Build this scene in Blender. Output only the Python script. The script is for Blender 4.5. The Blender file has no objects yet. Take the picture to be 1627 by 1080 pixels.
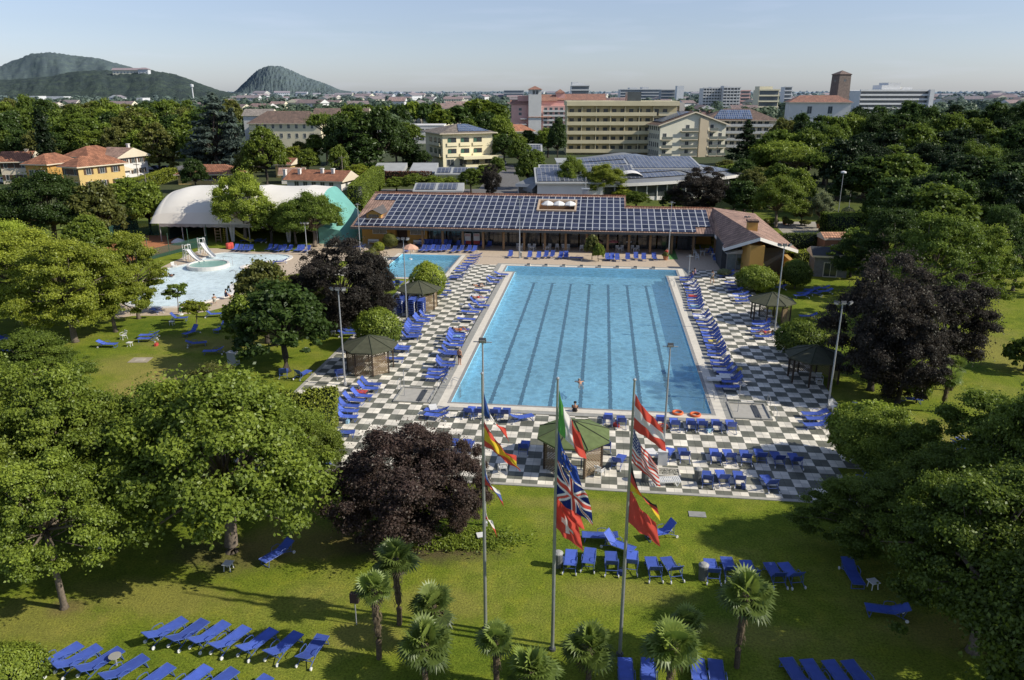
import bpy, math, random
import numpy as np
from mathutils import Vector, Matrix
R = math.radians
PI = math.pi
rnd = random.Random(7)
sc = bpy.context.scene
COL = sc.collection
# ------------------------------------------------------------------ camera model
F = 1200.0; TH = math.atan(397 / F); HC = 24.0; PSI = math.atan(147 / (F / math.cos(TH)))
CT, ST, CP, SP = math.cos(TH), math.sin(TH), math.cos(PSI), math.sin(PSI)
def W(px, py, z=0.0):
    "world ground point (height z) seen at photo pixel px, py"
    X = px - 813; Z = F * CT - (py - 540) * ST; D = F * ST + (py - 540) * CT
    t = (HC - z) / D
    return ((X * CP - Z * SP) * t, (X * SP + Z * CP) * t)
def WF(px, dist, py=150):
    "world point at forward distance dist in pixel column px"
    Z = F * CT - (py - 540) * ST
    t = dist / Z; X = px - 813
    return ((X * CP - Z * SP) * t, (X * SP + Z * CP) * t)
def fwd(x, y): return -x * SP + y * CP
def HT(x, y, py):
    "height of the point above x, y that is seen in pixel row py"
    return HC - fwd(x, y) * (F * ST + (py - 540) * CT) / (F * CT - (py - 540) * ST)
def PPM(x, y, z=0.0):
    return F / (fwd(x, y) * CT + (HC - z) * ST)
def crop(ox, oy, s):
    return lambda x, y: (ox + x / s, oy + y / s)
# ------------------------------------------------------------------ materials
MATS = {}
def nt(name):
    m = bpy.data.materials.new(name); m.use_nodes = True
    n = m.node_tree.nodes; l = m.node_tree.links
    n.clear(); return m, n, l
def N(n, t, **k):
    o = n.new(t)
    for a, b in k.items():
        if a in ('operation', 'blend_type', 'data_type', 'feature', 'distance', 'noise_dimensions', 'attribute_name', 'interpolation', 'wave_type', 'bands_direction'): setattr(o, a, b)
        else: o.inputs[a.replace('_', ' ')].default_value = b
    return o
def c4(c): return (c[0], c[1], c[2], 1.0)
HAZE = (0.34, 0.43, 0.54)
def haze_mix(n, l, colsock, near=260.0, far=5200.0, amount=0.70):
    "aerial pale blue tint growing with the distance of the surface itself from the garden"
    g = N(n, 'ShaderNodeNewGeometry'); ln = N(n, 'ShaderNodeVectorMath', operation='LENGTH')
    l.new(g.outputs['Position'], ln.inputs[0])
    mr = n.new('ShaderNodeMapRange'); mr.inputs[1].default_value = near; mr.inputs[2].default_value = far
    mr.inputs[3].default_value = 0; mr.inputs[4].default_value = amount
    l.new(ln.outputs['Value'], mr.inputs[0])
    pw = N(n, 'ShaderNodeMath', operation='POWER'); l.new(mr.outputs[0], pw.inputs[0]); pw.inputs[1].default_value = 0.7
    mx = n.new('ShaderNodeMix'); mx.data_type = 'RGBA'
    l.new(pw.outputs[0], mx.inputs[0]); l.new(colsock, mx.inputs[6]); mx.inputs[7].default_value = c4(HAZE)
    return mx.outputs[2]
def mat(name, col, rough=0.7, var=0.18, scale=2.0, metal=0.0, bump=0.0, haze=False, spec=0.3, objrand=0.0):
    if name in MATS: return MATS[name]
    m, n, l = nt(name)
    out = N(n, 'ShaderNodeOutputMaterial'); p = N(n, 'ShaderNodeBsdfPrincipled')
    p.inputs['Roughness'].default_value = rough; p.inputs['Metallic'].default_value = metal
    p.inputs['Specular IOR Level'].default_value = spec
    g = N(n, 'ShaderNodeNewGeometry')
    ns = N(n, 'ShaderNodeTexNoise'); ns.inputs['Scale'].default_value = scale; ns.inputs['Detail'].default_value = 6
    l.new(g.outputs['Position'], ns.inputs['Vector'])
    mr = n.new('ShaderNodeMapRange'); l.new(ns.outputs[0], mr.inputs[0])
    mr.inputs[1].default_value = 0.25; mr.inputs[2].default_value = 0.75
    mr.inputs[3].default_value = 1 - var; mr.inputs[4].default_value = 1 + var
    fac = mr.outputs[0]
    if objrand:
        oi = N(n, 'ShaderNodeObjectInfo'); m2 = n.new('ShaderNodeMapRange'); l.new(oi.outputs['Random'], m2.inputs[0])
        m2.inputs[3].default_value = 1 - objrand; m2.inputs[4].default_value = 1 + objrand
        mm = N(n, 'ShaderNodeMath', operation='MULTIPLY'); l.new(fac, mm.inputs[0]); l.new(m2.outputs[0], mm.inputs[1]); fac = mm.outputs[0]
    vm = N(n, 'ShaderNodeVectorMath', operation='SCALE'); vm.inputs[0].default_value = col
    l.new(fac, vm.inputs['Scale'])
    cs = vm.outputs[0]
    if haze: cs = haze_mix(n, l, cs)
    l.new(cs, p.inputs['Base Color'])
    if bump:
        b = N(n, 'ShaderNodeBump'); b.inputs['Strength'].default_value = bump; b.inputs['Distance'].default_value = 0.05
        l.new(ns.outputs[0], b.inputs['Height']); l.new(b.outputs[0], p.inputs['Normal'])
    l.new(p.outputs[0], out.inputs[0]); MATS[name] = m; return m
def tile_mat(name, col, pitch=0.35, haze=False, uv=False, var=0.25):
    "roof tiles: rows of shaded ribs following the object's own coordinates"
    m, n, l = nt(name)
    out = N(n, 'ShaderNodeOutputMaterial'); p = N(n, 'ShaderNodeBsdfPrincipled', Roughness=0.85)
    tc = N(n, 'ShaderNodeTexCoord')
    br = N(n, 'ShaderNodeTexBrick'); br.inputs['Scale'].default_value = 1.0
    br.inputs['Brick Width'].default_value = pitch; br.inputs['Row Height'].default_value = pitch * 1.3
    br.inputs['Mortar Size'].default_value = pitch * 0.13; br.offset = 0.0
    br.inputs['Color1'].default_value = c4([c * (1 - var) for c in col]); br.inputs['Color2'].default_value = c4([min(1, c * (1 + var)) for c in col])
    br.inputs['Mortar'].default_value = c4([c * 0.35 for c in col])
    l.new(tc.outputs['UV' if uv else 'Object'], br.inputs['Vector'])
    ns = N(n, 'ShaderNodeTexNoise', Scale=0.6, Detail=5.0); l.new(tc.outputs['Object'], ns.inputs['Vector'])
    mr = n.new('ShaderNodeMapRange'); l.new(ns.outputs[0], mr.inputs[0]); mr.inputs[1].default_value = .3; mr.inputs[2].default_value = .7
    mr.inputs[3].default_value = .72; mr.inputs[4].default_value = 1.22
    vm = N(n, 'ShaderNodeVectorMath', operation='SCALE'); l.new(br.outputs[0], vm.inputs[0]); l.new(mr.outputs[0], vm.inputs['Scale'])
    cs = vm.outputs[0]
    if haze: cs = haze_mix(n, l, cs)
    l.new(cs, p.inputs['Base Color']); l.new(p.outputs[0], out.inputs[0]); return m
def solar_mat(name, pw=1.08, ph=1.65, frame=0.07, cell=(0.012, 0.014, 0.03), fr=(0.42, 0.44, 0.46)):
    m, n, l = nt(name)
    out = N(n, 'ShaderNodeOutputMaterial'); p = N(n, 'ShaderNodeBsdfPrincipled', Roughness=0.22)
    p.inputs['Specular IOR Level'].default_value = 0.5
    tc = N(n, 'ShaderNodeTexCoord')
    br = N(n, 'ShaderNodeTexBrick'); br.offset = 0.0; br.inputs['Scale'].default_value = 1.0
    br.inputs['Brick Width'].default_value = pw; br.inputs['Row Height'].default_value = ph
    br.inputs['Mortar Size'].default_value = frame; br.inputs['Mortar Smooth'].default_value = 0.0
    br.inputs['Color1'].default_value = c4(cell); br.inputs['Color2'].default_value = c4([c * 2.3 + .012 for c in cell])
    br.inputs['Mortar'].default_value = c4(fr)
    l.new(tc.outputs['UV'], br.inputs['Vector']); l.new(br.outputs[0], p.inputs['Base Color'])
    mr = n.new('ShaderNodeMapRange'); l.new(br.outputs['Fac'], mr.inputs[0]); mr.inputs[3].default_value = .2; mr.inputs[4].default_value = .6
    l.new(mr.outputs[0], p.inputs['Roughness'])
    l.new(p.outputs[0], out.inputs[0]); return m
def foliage(name, col, transl=0.40, rand=0.18, haze=False, gloss=0.025, tint=0.0):
    if name in MATS: return MATS[name]
    m, n, l = nt(name)
    out = N(n, 'ShaderNodeOutputMaterial')
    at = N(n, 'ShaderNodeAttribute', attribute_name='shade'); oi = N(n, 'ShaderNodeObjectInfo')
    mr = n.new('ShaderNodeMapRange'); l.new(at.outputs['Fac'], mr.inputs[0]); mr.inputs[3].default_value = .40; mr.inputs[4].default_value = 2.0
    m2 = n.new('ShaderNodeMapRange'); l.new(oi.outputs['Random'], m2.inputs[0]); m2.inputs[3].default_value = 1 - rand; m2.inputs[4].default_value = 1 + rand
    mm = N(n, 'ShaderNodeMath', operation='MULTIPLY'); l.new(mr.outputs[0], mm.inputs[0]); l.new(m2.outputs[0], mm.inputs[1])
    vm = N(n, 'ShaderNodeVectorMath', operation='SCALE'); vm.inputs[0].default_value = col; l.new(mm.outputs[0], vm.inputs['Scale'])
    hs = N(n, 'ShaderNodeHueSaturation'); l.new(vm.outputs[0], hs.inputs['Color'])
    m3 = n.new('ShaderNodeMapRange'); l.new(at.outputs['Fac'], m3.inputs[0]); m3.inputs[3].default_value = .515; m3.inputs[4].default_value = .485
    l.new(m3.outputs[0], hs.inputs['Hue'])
    cs = hs.outputs[0]
    if haze: cs = haze_mix(n, l, cs)
    d = N(n, 'ShaderNodeBsdfDiffuse'); t = N(n, 'ShaderNodeBsdfTranslucent'); g = N(n, 'ShaderNodeBsdfGlossy', Roughness=0.45)
    g.inputs['Color'].default_value = (.75, .8, .75, 1)
    for s in (d, t): l.new(cs, s.inputs['Color'])
    a = N(n, 'ShaderNodeMixShader', Fac=transl); l.new(d.outputs[0], a.inputs[1]); l.new(t.outputs[0], a.inputs[2])
    b = N(n, 'ShaderNodeMixShader', Fac=gloss); l.new(a.outputs[0], b.inputs[1]); l.new(g.outputs[0], b.inputs[2])
    l.new(b.outputs[0], out.inputs[0]); MATS[name] = m; return m
# ------------------------------------------------------------------ mesh helpers
class MB:
    def __init__(s): s.v = []; s.f = []; s.mi = []; s.uv = []
    def face(s, pts, mi=0, uv=None):
        b = len(s.v); s.v += [tuple(p) for p in pts]; s.f.append(tuple(range(b, b + len(pts)))); s.mi.append(mi)
        s.uv.append(uv)
    def box(s, x0, x1, y0, y1, z0, z1, mi=0, T=None):
        c = [(x0, y0, z0), (x1, y0, z0), (x1, y1, z0), (x0, y1, z0), (x0, y0, z1), (x1, y0, z1), (x1, y1, z1), (x0, y1, z1)]
        if T is not None: c = [tuple(T @ Vector(p)) for p in c]
        b = len(s.v); s.v += c
        for f in ((0, 3, 2, 1), (4, 5, 6, 7), (0, 1, 5, 4), (1, 2, 6, 5), (2, 3, 7, 6), (3, 0, 4, 7)):
            s.f.append(tuple(b + i for i in f)); s.mi.append(mi); s.uv.append(None)
    def prism(s, poly, z0, z1, mi=0, mt=None):
        n = len(poly); b = len(s.v)
        s.v += [(p[0], p[1], z0) for p in poly] + [(p[0], p[1], z1) for p in poly]
        s.f.append(tuple(b + n + i for i in range(n))); s.mi.append(mi if mt is None else mt); s.uv.append(None)
        s.f.append(tuple(b + i for i in reversed(range(n)))); s.mi.append(mi); s.uv.append(None)
        for i in range(n):
            j = (i + 1) % n; s.f.append((b + i, b + j, b + n + j, b + n + i)); s.mi.append(mi); s.uv.append(None)
    def tube(s, pts, r, n=6, mi=0, cap=True):
        pts = [Vector(p) for p in pts]; k = len(pts)
        rr = r if isinstance(r, (list, tuple)) else [r] * k
        b = len(s.v); up = Vector((0, 0, 1))
        for i, p in enumerate(pts):
            d = (pts[min(i + 1, k - 1)] - pts[max(i - 1, 0)])
            d = d.normalized() if d.length > 1e-9 else Vector((0, 0, 1))
            a = d.cross(up); a = a.normalized() if a.length > 1e-3 else Vector((1, 0, 0))
            c = a.cross(d).normalized()
            for j in range(n):
                t = 2 * PI * j / n; q = p + a * (math.cos(t) * rr[i]) + c * (math.sin(t) * rr[i]); s.v.append(tuple(q))
        for i in range(k - 1):
            for j in range(n):
                j2 = (j + 1) % n
                s.f.append((b + i * n + j, b + i * n + j2, b + (i + 1) * n + j2, b + (i + 1) * n + j)); s.mi.append(mi); s.uv.append(None)
        if cap:
            s.f.append(tuple(b + j for j in reversed(range(n)))); s.mi.append(mi); s.uv.append(None)
            s.f.append(tuple(b + (k - 1) * n + j for j in range(n))); s.mi.append(mi); s.uv.append(None)
    def lathe(s, prof, n=16, mi=0, c=(0, 0), sx=1, sy=1, a0=0.0):
        b = len(s.v); k = len(prof)
        for r, z in prof:
            for j in range(n):
                t = 2 * PI * j / n + a0; s.v.append((c[0] + r * math.cos(t) * sx, c[1] + r * math.sin(t) * sy, z))
        for i in range(k - 1):
            for j in range(n):
                j2 = (j + 1) % n
                s.f.append((b + i * n + j, b + i * n + j2, b + (i + 1) * n + j2, b + (i + 1) * n + j)); s.mi.append(mi); s.uv.append(None)
    def mesh(s, name, mats, smooth=False):
        me = bpy.data.meshes.new(name); me.from_pydata(s.v, [], s.f)
        for m in (mats if isinstance(mats, (list, tuple)) else [mats]): me.materials.append(m)
        me.polygons.foreach_set('material_index', s.mi)
        if smooth: me.polygons.foreach_set('use_smooth', [True] * len(s.f))
        if any(u is not None for u in s.uv):
            ul = me.uv_layers.new(name='UVMap'); k = 0; arr = np.zeros((sum(len(f) for f in s.f), 2), dtype=np.float32)
            for f, u in zip(s.f, s.uv):
                if u is not None: arr[k:k + len(f)] = u
                k += len(f)
            ul.data.foreach_set('uv', arr.ravel())
        me.update(); return me
    def build(s, name, mats, parent=None, smooth=False, loc=None):
        o = bpy.data.objects.new(name, s.mesh(name, mats, smooth)); COL.objects.link(o)
        if parent is not None: o.parent = parent
        if loc is not None: o.location = loc
        return o
def link(name, me, parent=None, loc=(0, 0, 0), rz=0.0):
    o = bpy.data.objects.new(name, me); COL.objects.link(o); o.location = loc; o.rotation_euler = (0, 0, rz)
    if parent is not None: o.parent = parent
    return o
def tag(o, label=None, cat=None, group=None, kind=None):
    if label: o['label'] = label
    if cat: o['category'] = cat
    if group: o['group'] = group
    if kind: o['kind'] = kind
    return o
def empty(name, loc=(0, 0, 0), rz=0.0, label=None, cat=None, group=None):
    o = bpy.data.objects.new(name, None); COL.objects.link(o); o.location = loc; o.rotation_euler = (0, 0, rz)
    o.empty_display_size = 0.3
    return tag(o, label, cat, group)
def kids(o): return KID.get(o.name, [])
KID = {}
def reg(o, *ch): KID[o.name] = list(ch); return o
def dup(root, loc, rz=0.0, scale=None, label=None, group=None):
    "a copy of a thing with copies of its parts and their sub-parts"
    def rec(o, parent):
        c = o.copy(); COL.objects.link(c)
        if parent is not None: c.parent = parent
        for ch in kids(o): rec(ch, c)
        return c
    r = rec(root, None); r.location = loc; r.rotation_euler = (0, 0, rz)
    if scale is not None: r.scale = scale
    if label: r['label'] = label
    if group: r['group'] = group
    return r
class Proto:
    "first placing moves the prototype itself, later ones copy it"
    def __init__(s, root): s.root = root; s.used = False
    def place(s, loc, rz=0.0, scale=None, label=None, group=None):
        if not s.used:
            s.used = True; r = s.root; r.location = loc; r.rotation_euler = (0, 0, rz)
            if scale is not None: r.scale = scale
            if label: r['label'] = label
            if group: r['group'] = group
            s.sc = scale; return r
        return dup(s.root, loc, rz, scale if scale is not None else (1, 1, 1), label, group)
ORD = 'first second third fourth fifth sixth seventh eighth ninth tenth eleventh twelfth thirteenth fourteenth fifteenth sixteenth seventeenth eighteenth nineteenth twentieth'.split()
def ordn(i):
    if i < 20: return ORD[i]
    t = ['twenty', 'thirty', 'forty', 'fifty', 'sixty'][(i + 1) // 10 - 2]
    r = (i + 1) % 10
    return (t + '-' + ORD[r - 1]) if r else t[:-1] + 'ieth'
def cells(pred, xs, ys, z, mb=None, mi=0):
    mb = mb or MB(); xs = sorted(set(xs)); ys = sorted(set(ys))
    for i in range(len(xs) - 1):
        for j in range(len(ys) - 1):
            if pred((xs[i] + xs[i + 1]) / 2, (ys[j] + ys[j + 1]) / 2):
                mb.face([(xs[i], ys[j], z), (xs[i + 1], ys[j], z), (xs[i + 1], ys[j + 1], z), (xs[i], ys[j + 1], z)], mi)
    return mb
# ------------------------------------------------------------------ world, sun, camera
sc.view_settings.view_transform = 'Standard'; sc.view_settings.look = 'None'; sc.view_settings.exposure = 0
w = bpy.data.worlds.new('World'); sc.world = w; w.use_nodes = True
wn, wl = w.node_tree.nodes, w.node_tree.links; wn.clear()
SUN_EL = R(35); SH_AZ = PI * 174 / 180   # direction the shadows run, in the ground plane
sky = wn.new('ShaderNodeTexSky'); sky.sky_type = 'NISHITA'; sky.sun_disc = False
sky.sun_elevation = SUN_EL; sky.altitude = 50; sky.air_density = 1.0; sky.dust_density = 0.5; sky.ozone_density = 1.6
tosun = Vector((-math.cos(SH_AZ), -math.sin(SH_AZ), 0))
sky.sun_rotation = math.atan2(tosun.x, tosun.y)
bg = wn.new('ShaderNodeBackground'); bg.inputs['Strength'].default_value = 0.112
wo = wn.new('ShaderNodeOutputWorld')
# faint clouds low over the horizon
tc = wn.new('ShaderNodeTexCoord'); mp = wn.new('ShaderNodeMapping'); mp.inputs['Scale'].default_value = (3, 3, 26)
cn = wn.new('ShaderNodeTexNoise'); cn.inputs['Scale'].default_value = 2.2; cn.inputs['Detail'].default_value = 6
wl.new(tc.outputs['Generated'], mp.inputs[0]); wl.new(mp.outputs[0], cn.inputs['Vector'])
cr = wn.new('ShaderNodeMapRange'); cr.inputs[1].default_value = .56; cr.inputs[2].default_value = .74; cr.inputs[4].default_value = .10
wl.new(cn.outputs[0], cr.inputs[0])
mx = wn.new('ShaderNodeMix'); mx.data_type = 'RGBA'; wl.new(cr.outputs[0], mx.inputs[0]); wl.new(sky.outputs[0], mx.inputs[6]); mx.inputs[7].default_value = (8.6, 8.2, 8.4, 1)
hs = wn.new('ShaderNodeHueSaturation'); hs.inputs['Saturation'].default_value = 0.62; wl.new(mx.outputs[2], hs.inputs['Color'])
tn_ = wn.new('ShaderNodeMix'); tn_.data_type = 'RGBA'; tn_.blend_type = 'MULTIPLY'; tn_.inputs[0].default_value = 1; tn_.inputs[7].default_value = (.87, .95, 1.17, 1); wl.new(hs.outputs[0], tn_.inputs[6])
wl.new(tn_.outputs[2], bg.inputs[0]); wl.new(bg.outputs[0], wo.inputs[0])
sd = bpy.data.lights.new('sun', 'SUN'); sd.energy = 5.0; sd.angle = R(0.55); sd.color = (1.0, 0.93, 0.80)
so = bpy.data.objects.new('sun', sd); COL.objects.link(so)
sdir = Vector((tosun.x * math.cos(SUN_EL), tosun.y * math.cos(SUN_EL), math.sin(SUN_EL)))
so.rotation_euler = sdir.to_track_quat('Z', 'Y').to_euler(); so.location = (60, 20, 60)
cd = bpy.data.cameras.new('camera'); cd.sensor_width = 36; cd.lens = F / 1627 * 36; cd.clip_end = 20000; cd.clip_start = 0.5
co = bpy.data.objects.new('camera', cd); COL.objects.link(co); co.location = (0, 0, HC)
co.rotation_euler = (PI / 2 - TH, 0, PSI); sc.camera = co
sc.cycles.max_bounces = 6; sc.cycles.diffuse_bounces = 3; sc.cycles.transparent_max_bounces = 12; sc.cycles.caustics_reflective = False; sc.cycles.caustics_refractive = False
# ------------------------------------------------------------------ common materials
white_plastic = mat('white_plastic', (.72, .72, .70), .4, .05)
white_wall = mat('white_wall', (.72, .70, .66), .85, .08, .5)
metal_grey = mat('grey_metal', (.42, .43, .44), .45, .08, metal=.4)
metal_dark = mat('dark_metal', (.06, .065, .07), .5, .1)
wood_dark = mat('dark_wood', (.07, .05, .035), .8, .25, 6)
blue_fabric = mat('blue_fabric', (.07, .12, .45), .6, .12, 3, objrand=.30)
blue_frame = mat('blue_frame', (.07, .12, .36), .4, .08)
bark = mat('bark', (.16, .13, .10), .9, .35, 8, bump=.5)
bark_dark = mat('dark_bark', (.06, .05, .04), .9, .35, 8, bump=.5)
glass_dark = mat('dark_glass', (.03, .035, .04), .12, .2, 1, spec=.8)
glass_mid = mat('window_glass', (.05, .06, .065), .15, .3, .6, spec=.8, haze=True)
asphalt = mat('asphalt', (.16, .155, .15), .9, .2, 1.5)
# ------------------------------------------------------------------ ground, deck, pools
POOL = (-11.4, 9.2, 55.5, 102.0); ALC = (-12.9, 10.8, 102.0, 105.5)
KID_P = (-30.0, -20.9, 97.0, 111.7)
def in_pool(x, y, e=0.0):
    return (POOL[0] - e < x < POOL[1] + e and POOL[2] - e < y < POOL[3] + .01) or (ALC[0] - e < x < ALC[1] + e and ALC[2] - e < y < ALC[3] + e)
def in_kid(x, y, e=0.0):
    return KID_P[0] - e < x < KID_P[1] + e and KID_P[2] - e < y < KID_P[3] + e
PX = [POOL[0], POOL[1], ALC[0], ALC[1]]; PY = [POOL[2], POOL[3], ALC[3]]
# lawn and plain
def ground_mat():
    m, n, l = nt('lawn_and_plain')
    out = N(n, 'ShaderNodeOutputMaterial'); p = N(n, 'ShaderNodeBsdfPrincipled', Roughness=0.95); p.inputs['Specular IOR Level'].default_value = .1
    g = N(n, 'ShaderNodeNewGeometry')
    def noise(s, d=6, r=.6):
        a = N(n, 'ShaderNodeTexNoise', Scale=s, Detail=float(d)); a.inputs['Roughness'].default_value = r; l.new(g.outputs['Position'], a.inputs['Vector']); return a
    def ramp(src, pts):
        r = n.new('ShaderNodeValToRGB'); e = r.color_ramp.elements
        while len(e) < len(pts): e.new(.5)
        for k, (pos, c) in enumerate(pts): e[k].position = pos; e[k].color = c4(c)
        l.new(src, r.inputs[0]); return r
    big = noise(.12, 5); r1 = ramp(big.outputs[0], [(.32, (.088, .142, .014)), (.5, (.170, .212, .022)), (.66, (.225, .235, .045))])
    fine = noise(9, 4, .75); r2 = ramp(fine.outputs[0], [(.3, (.45, .45, .45)), (.5, (1, 1, 1)), (.72, (1.6, 1.55, 1.45))])
    mul = n.new('ShaderNodeMix'); mul.data_type = 'RGBA'; mul.blend_type = 'MULTIPLY'; mul.inputs[0].default_value = 1
    l.new(r1.outputs[0], mul.inputs[6]); l.new(r2.outputs[0], mul.inputs[7])
    mid = noise(1.1, 6); r4 = ramp(mid.outputs[0], [(.3, (.72, .8, .7)), (.55, (1, 1, 1)), (.75, (1.35, 1.2, 1.1))])
    mul2 = n.new('ShaderNodeMix'); mul2.data_type = 'RGBA'; mul2.blend_type = 'MULTIPLY'; mul2.inputs[0].default_value = 1
    l.new(mul.outputs[2], mul2.inputs[6]); l.new(r4.outputs[0], mul2.inputs[7])
    cs_ = mul2.outputs[2]
    dn = noise(.9, 6, .7); dn2 = noise(.16, 4)
    def spot(cs, px, py, rx, ry, col, st, soft=.5):
        x0, y0 = W(px, py); v = N(n, 'ShaderNodeVectorMath', operation='SUBTRACT'); l.new(g.outputs['Position'], v.inputs[0]); v.inputs[1].default_value = (x0, y0, 0)
        v2 = N(n, 'ShaderNodeVectorMath', operation='DIVIDE'); l.new(v.outputs[0], v2.inputs[0]); v2.inputs[1].default_value = (rx, ry, 1)
        q = N(n, 'ShaderNodeVectorMath', operation='LENGTH'); l.new(v2.outputs[0], q.inputs[0])
        ad = N(n, 'ShaderNodeMath', operation='ADD'); l.new(q.outputs['Value'], ad.inputs[0]); sb = N(n, 'ShaderNodeMath', operation='MULTIPLY_ADD'); l.new(dn.outputs[0], sb.inputs[0]); sb.inputs[1].default_value = 1.5; sb.inputs[2].default_value = -.75; l.new(sb.outputs[0], ad.inputs[1])
        m_ = n.new('ShaderNodeMapRange'); m_.interpolation_type = 'SMOOTHSTEP'; m_.inputs[1].default_value = 1 - soft; m_.inputs[2].default_value = 1 + soft; m_.inputs[3].default_value = st; m_.inputs[4].default_value = 0; l.new(ad.outputs[0], m_.inputs[0])
        x = n.new('ShaderNodeMix'); x.data_type = 'RGBA'; l.new(m_.outputs[0], x.inputs[0]); l.new(cs, x.inputs[6])
        mm_ = n.new('ShaderNodeMix'); mm_.data_type = 'RGBA'; mm_.blend_type = 'MULTIPLY'; mm_.inputs[0].default_value = .6; mm_.inputs[6].default_value = c4(col); l.new(r2.outputs[0], mm_.inputs[7]); l.new(mm_.outputs[2], x.inputs[7]); return x.outputs[2]
    ER, DRY, TREE_SHADE = (.36, .30, .18), (.32, .26, .08), (.10, .075, .045)  # bare earth, dry grass, and under-tree shade painted into the ground colour
    for sp in ((272, 612, 2.6, 1.9, ER, .9, .25), (235, 615, 3.2, 4.5, DRY, .75), (212, 648, 1.5, 2.0, ER, .7), (230, 580, 5, 3, DRY, .5), (320, 545, 7, 2.2, DRY, .45), (640, 868, 4.5, 1.4, TREE_SHADE, .85), (360, 880, 3, 1.6, TREE_SHADE, .6), (470, 860, 3, 1.8, DRY, .6),
               (102, 965, .8, .6, TREE_SHADE, .7), (700, 960, 2.5, 1.2, DRY, .4), (1000, 940, 3, 1, DRY, .35), (1480, 690, 4, 3, DRY, .5), (1600, 560, 4, 6, DRY, .5), (1560, 1010, 4, 1.4, DRY, .55), (250, 950, 4, 1.4, DRY, .45), (60, 990, 3, 1.5, DRY, .4), (580, 1010, 2, 1, DRY, .45), (1200, 1010, 2.4, 1, DRY, .4), (905, 800, 3, .8, DRY, .4)):
        cs_ = spot(cs_, *sp)
    # far fields
    vo = N(n, 'ShaderNodeTexVoronoi', Scale=.006); l.new(g.outputs['Position'], vo.inputs['Vector'])
    r3 = n.new('ShaderNodeMix'); r3.data_type = 'RGBA'; l.new(vo.outputs['Color'], r3.inputs[0]); r3.inputs[6].default_value = (.035, .06, .02, 1); r3.inputs[7].default_value = (.10, .10, .05, 1)
    ln = N(n, 'ShaderNodeVectorMath', operation='LENGTH'); l.new(g.outputs['Position'], ln.inputs[0])
    mr = n.new('ShaderNodeMapRange'); mr.inputs[1].default_value = 125; mr.inputs[2].default_value = 210; l.new(ln.outputs['Value'], mr.inputs[0])
    mf = n.new('ShaderNodeMix'); mf.data_type = 'RGBA'; l.new(mr.outputs[0], mf.inputs[0]); l.new(cs_, mf.inputs[6]); l.new(r3.outputs[2], mf.inputs[7])
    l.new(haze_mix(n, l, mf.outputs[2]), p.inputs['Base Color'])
    b = N(n, 'ShaderNodeBump', Strength=0.9, Distance=0.06); l.new(fine.outputs[0], b.inputs['Height']); l.new(b.outputs[0], p.inputs['Normal'])
    l.new(p.outputs[0], out.inputs[0]); return m
GX = [-9000, -200, 200, 9000] + PX + [KID_P[0], KID_P[1]]; GY = [-300, 12000, 300, KID_P[2], KID_P[3]] + PY
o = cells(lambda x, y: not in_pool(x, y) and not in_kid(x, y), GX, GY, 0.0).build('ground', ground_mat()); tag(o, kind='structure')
# checkered deck
def checker_mat():
    m, n, l = nt('checker_paving')
    out = N(n, 'ShaderNodeOutputMaterial'); p = N(n, 'ShaderNodeBsdfPrincipled', Roughness=0.75)
    g = N(n, 'ShaderNodeNewGeometry'); mp = n.new('ShaderNodeMapping'); S = 1 / 1.02
    mp.inputs['Scale'].default_value = (S, S, 1); mp.inputs['Location'].default_value = (.31, .37, .5); l.new(g.outputs['Position'], mp.inputs[0])
    ck = N(n, 'ShaderNodeTexChecker', Scale=1.0); ck.inputs[1].default_value = (.86, .81, .70, 1); ck.inputs[2].default_value = (.17, .175, .14, 1)
    l.new(mp.outputs[0], ck.inputs[0])
    # joints between the half-metre slabs and slab to slab tone
    br = N(n, 'ShaderNodeTexBrick'); br.offset = 0; br.inputs['Scale'].default_value = 1; br.inputs['Brick Width'].default_value = .5; br.inputs['Row Height'].default_value = .5
    br.inputs['Mortar Size'].default_value = .018; br.inputs['Color1'].default_value = (.76, .76, .75, 1); br.inputs['Color2'].default_value = (1.12, 1.1, 1.06, 1); br.inputs['Mortar'].default_value = (.62, .62, .6, 1)
    l.new(mp.outputs[0], br.inputs['Vector'])
    mul = n.new('ShaderNodeMix'); mul.data_type = 'RGBA'; mul.blend_type = 'MULTIPLY'; mul.inputs[0].default_value = 1
    l.new(ck.outputs[0], mul.inputs[6]); l.new(br.outputs[0], mul.inputs[7])
    ns = N(n, 'ShaderNodeTexNoise', Scale=.7, Detail=7.0); l.new(g.outputs['Position'], ns.inputs['Vector'])
    mr = n.new('ShaderNodeMapRange'); mr.inputs[1].default_value = .3; mr.inputs[2].default_value = .7; mr.inputs[3].default_value = .68; mr.inputs[4].default_value = 1.15; l.new(ns.outputs[0], mr.inputs[0])
    vm = N(n, 'ShaderNodeVectorMath', operation='SCALE'); l.new(mul.outputs[2], vm.inputs[0]); l.new(mr.outputs[0], vm.inputs['Scale'])
    l.new(vm.outputs[0], p.inputs['Base Color']); l.new(p.outputs[0], out.inputs[0]); return m
DK = (-24.6, 19.6, 42.9, 106.9)
def in_deck(x, y):
    if in_pool(x, y, 1.6) or in_kid(x, y, .8): return False
    if x > 16.4 and y < 47.5: return x < 16.4 + (y - 42.9) * .1
    if -24.6 < x < 19.6 and 42.9 < y < 102: return True
    if -20.1 < x < 19.6 and 102 <= y < 106.2 and not (-14.5 < x < 12.4): return True
    if -36 < x < -30.8 and 97 < y < 110: return True
    return False
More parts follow.
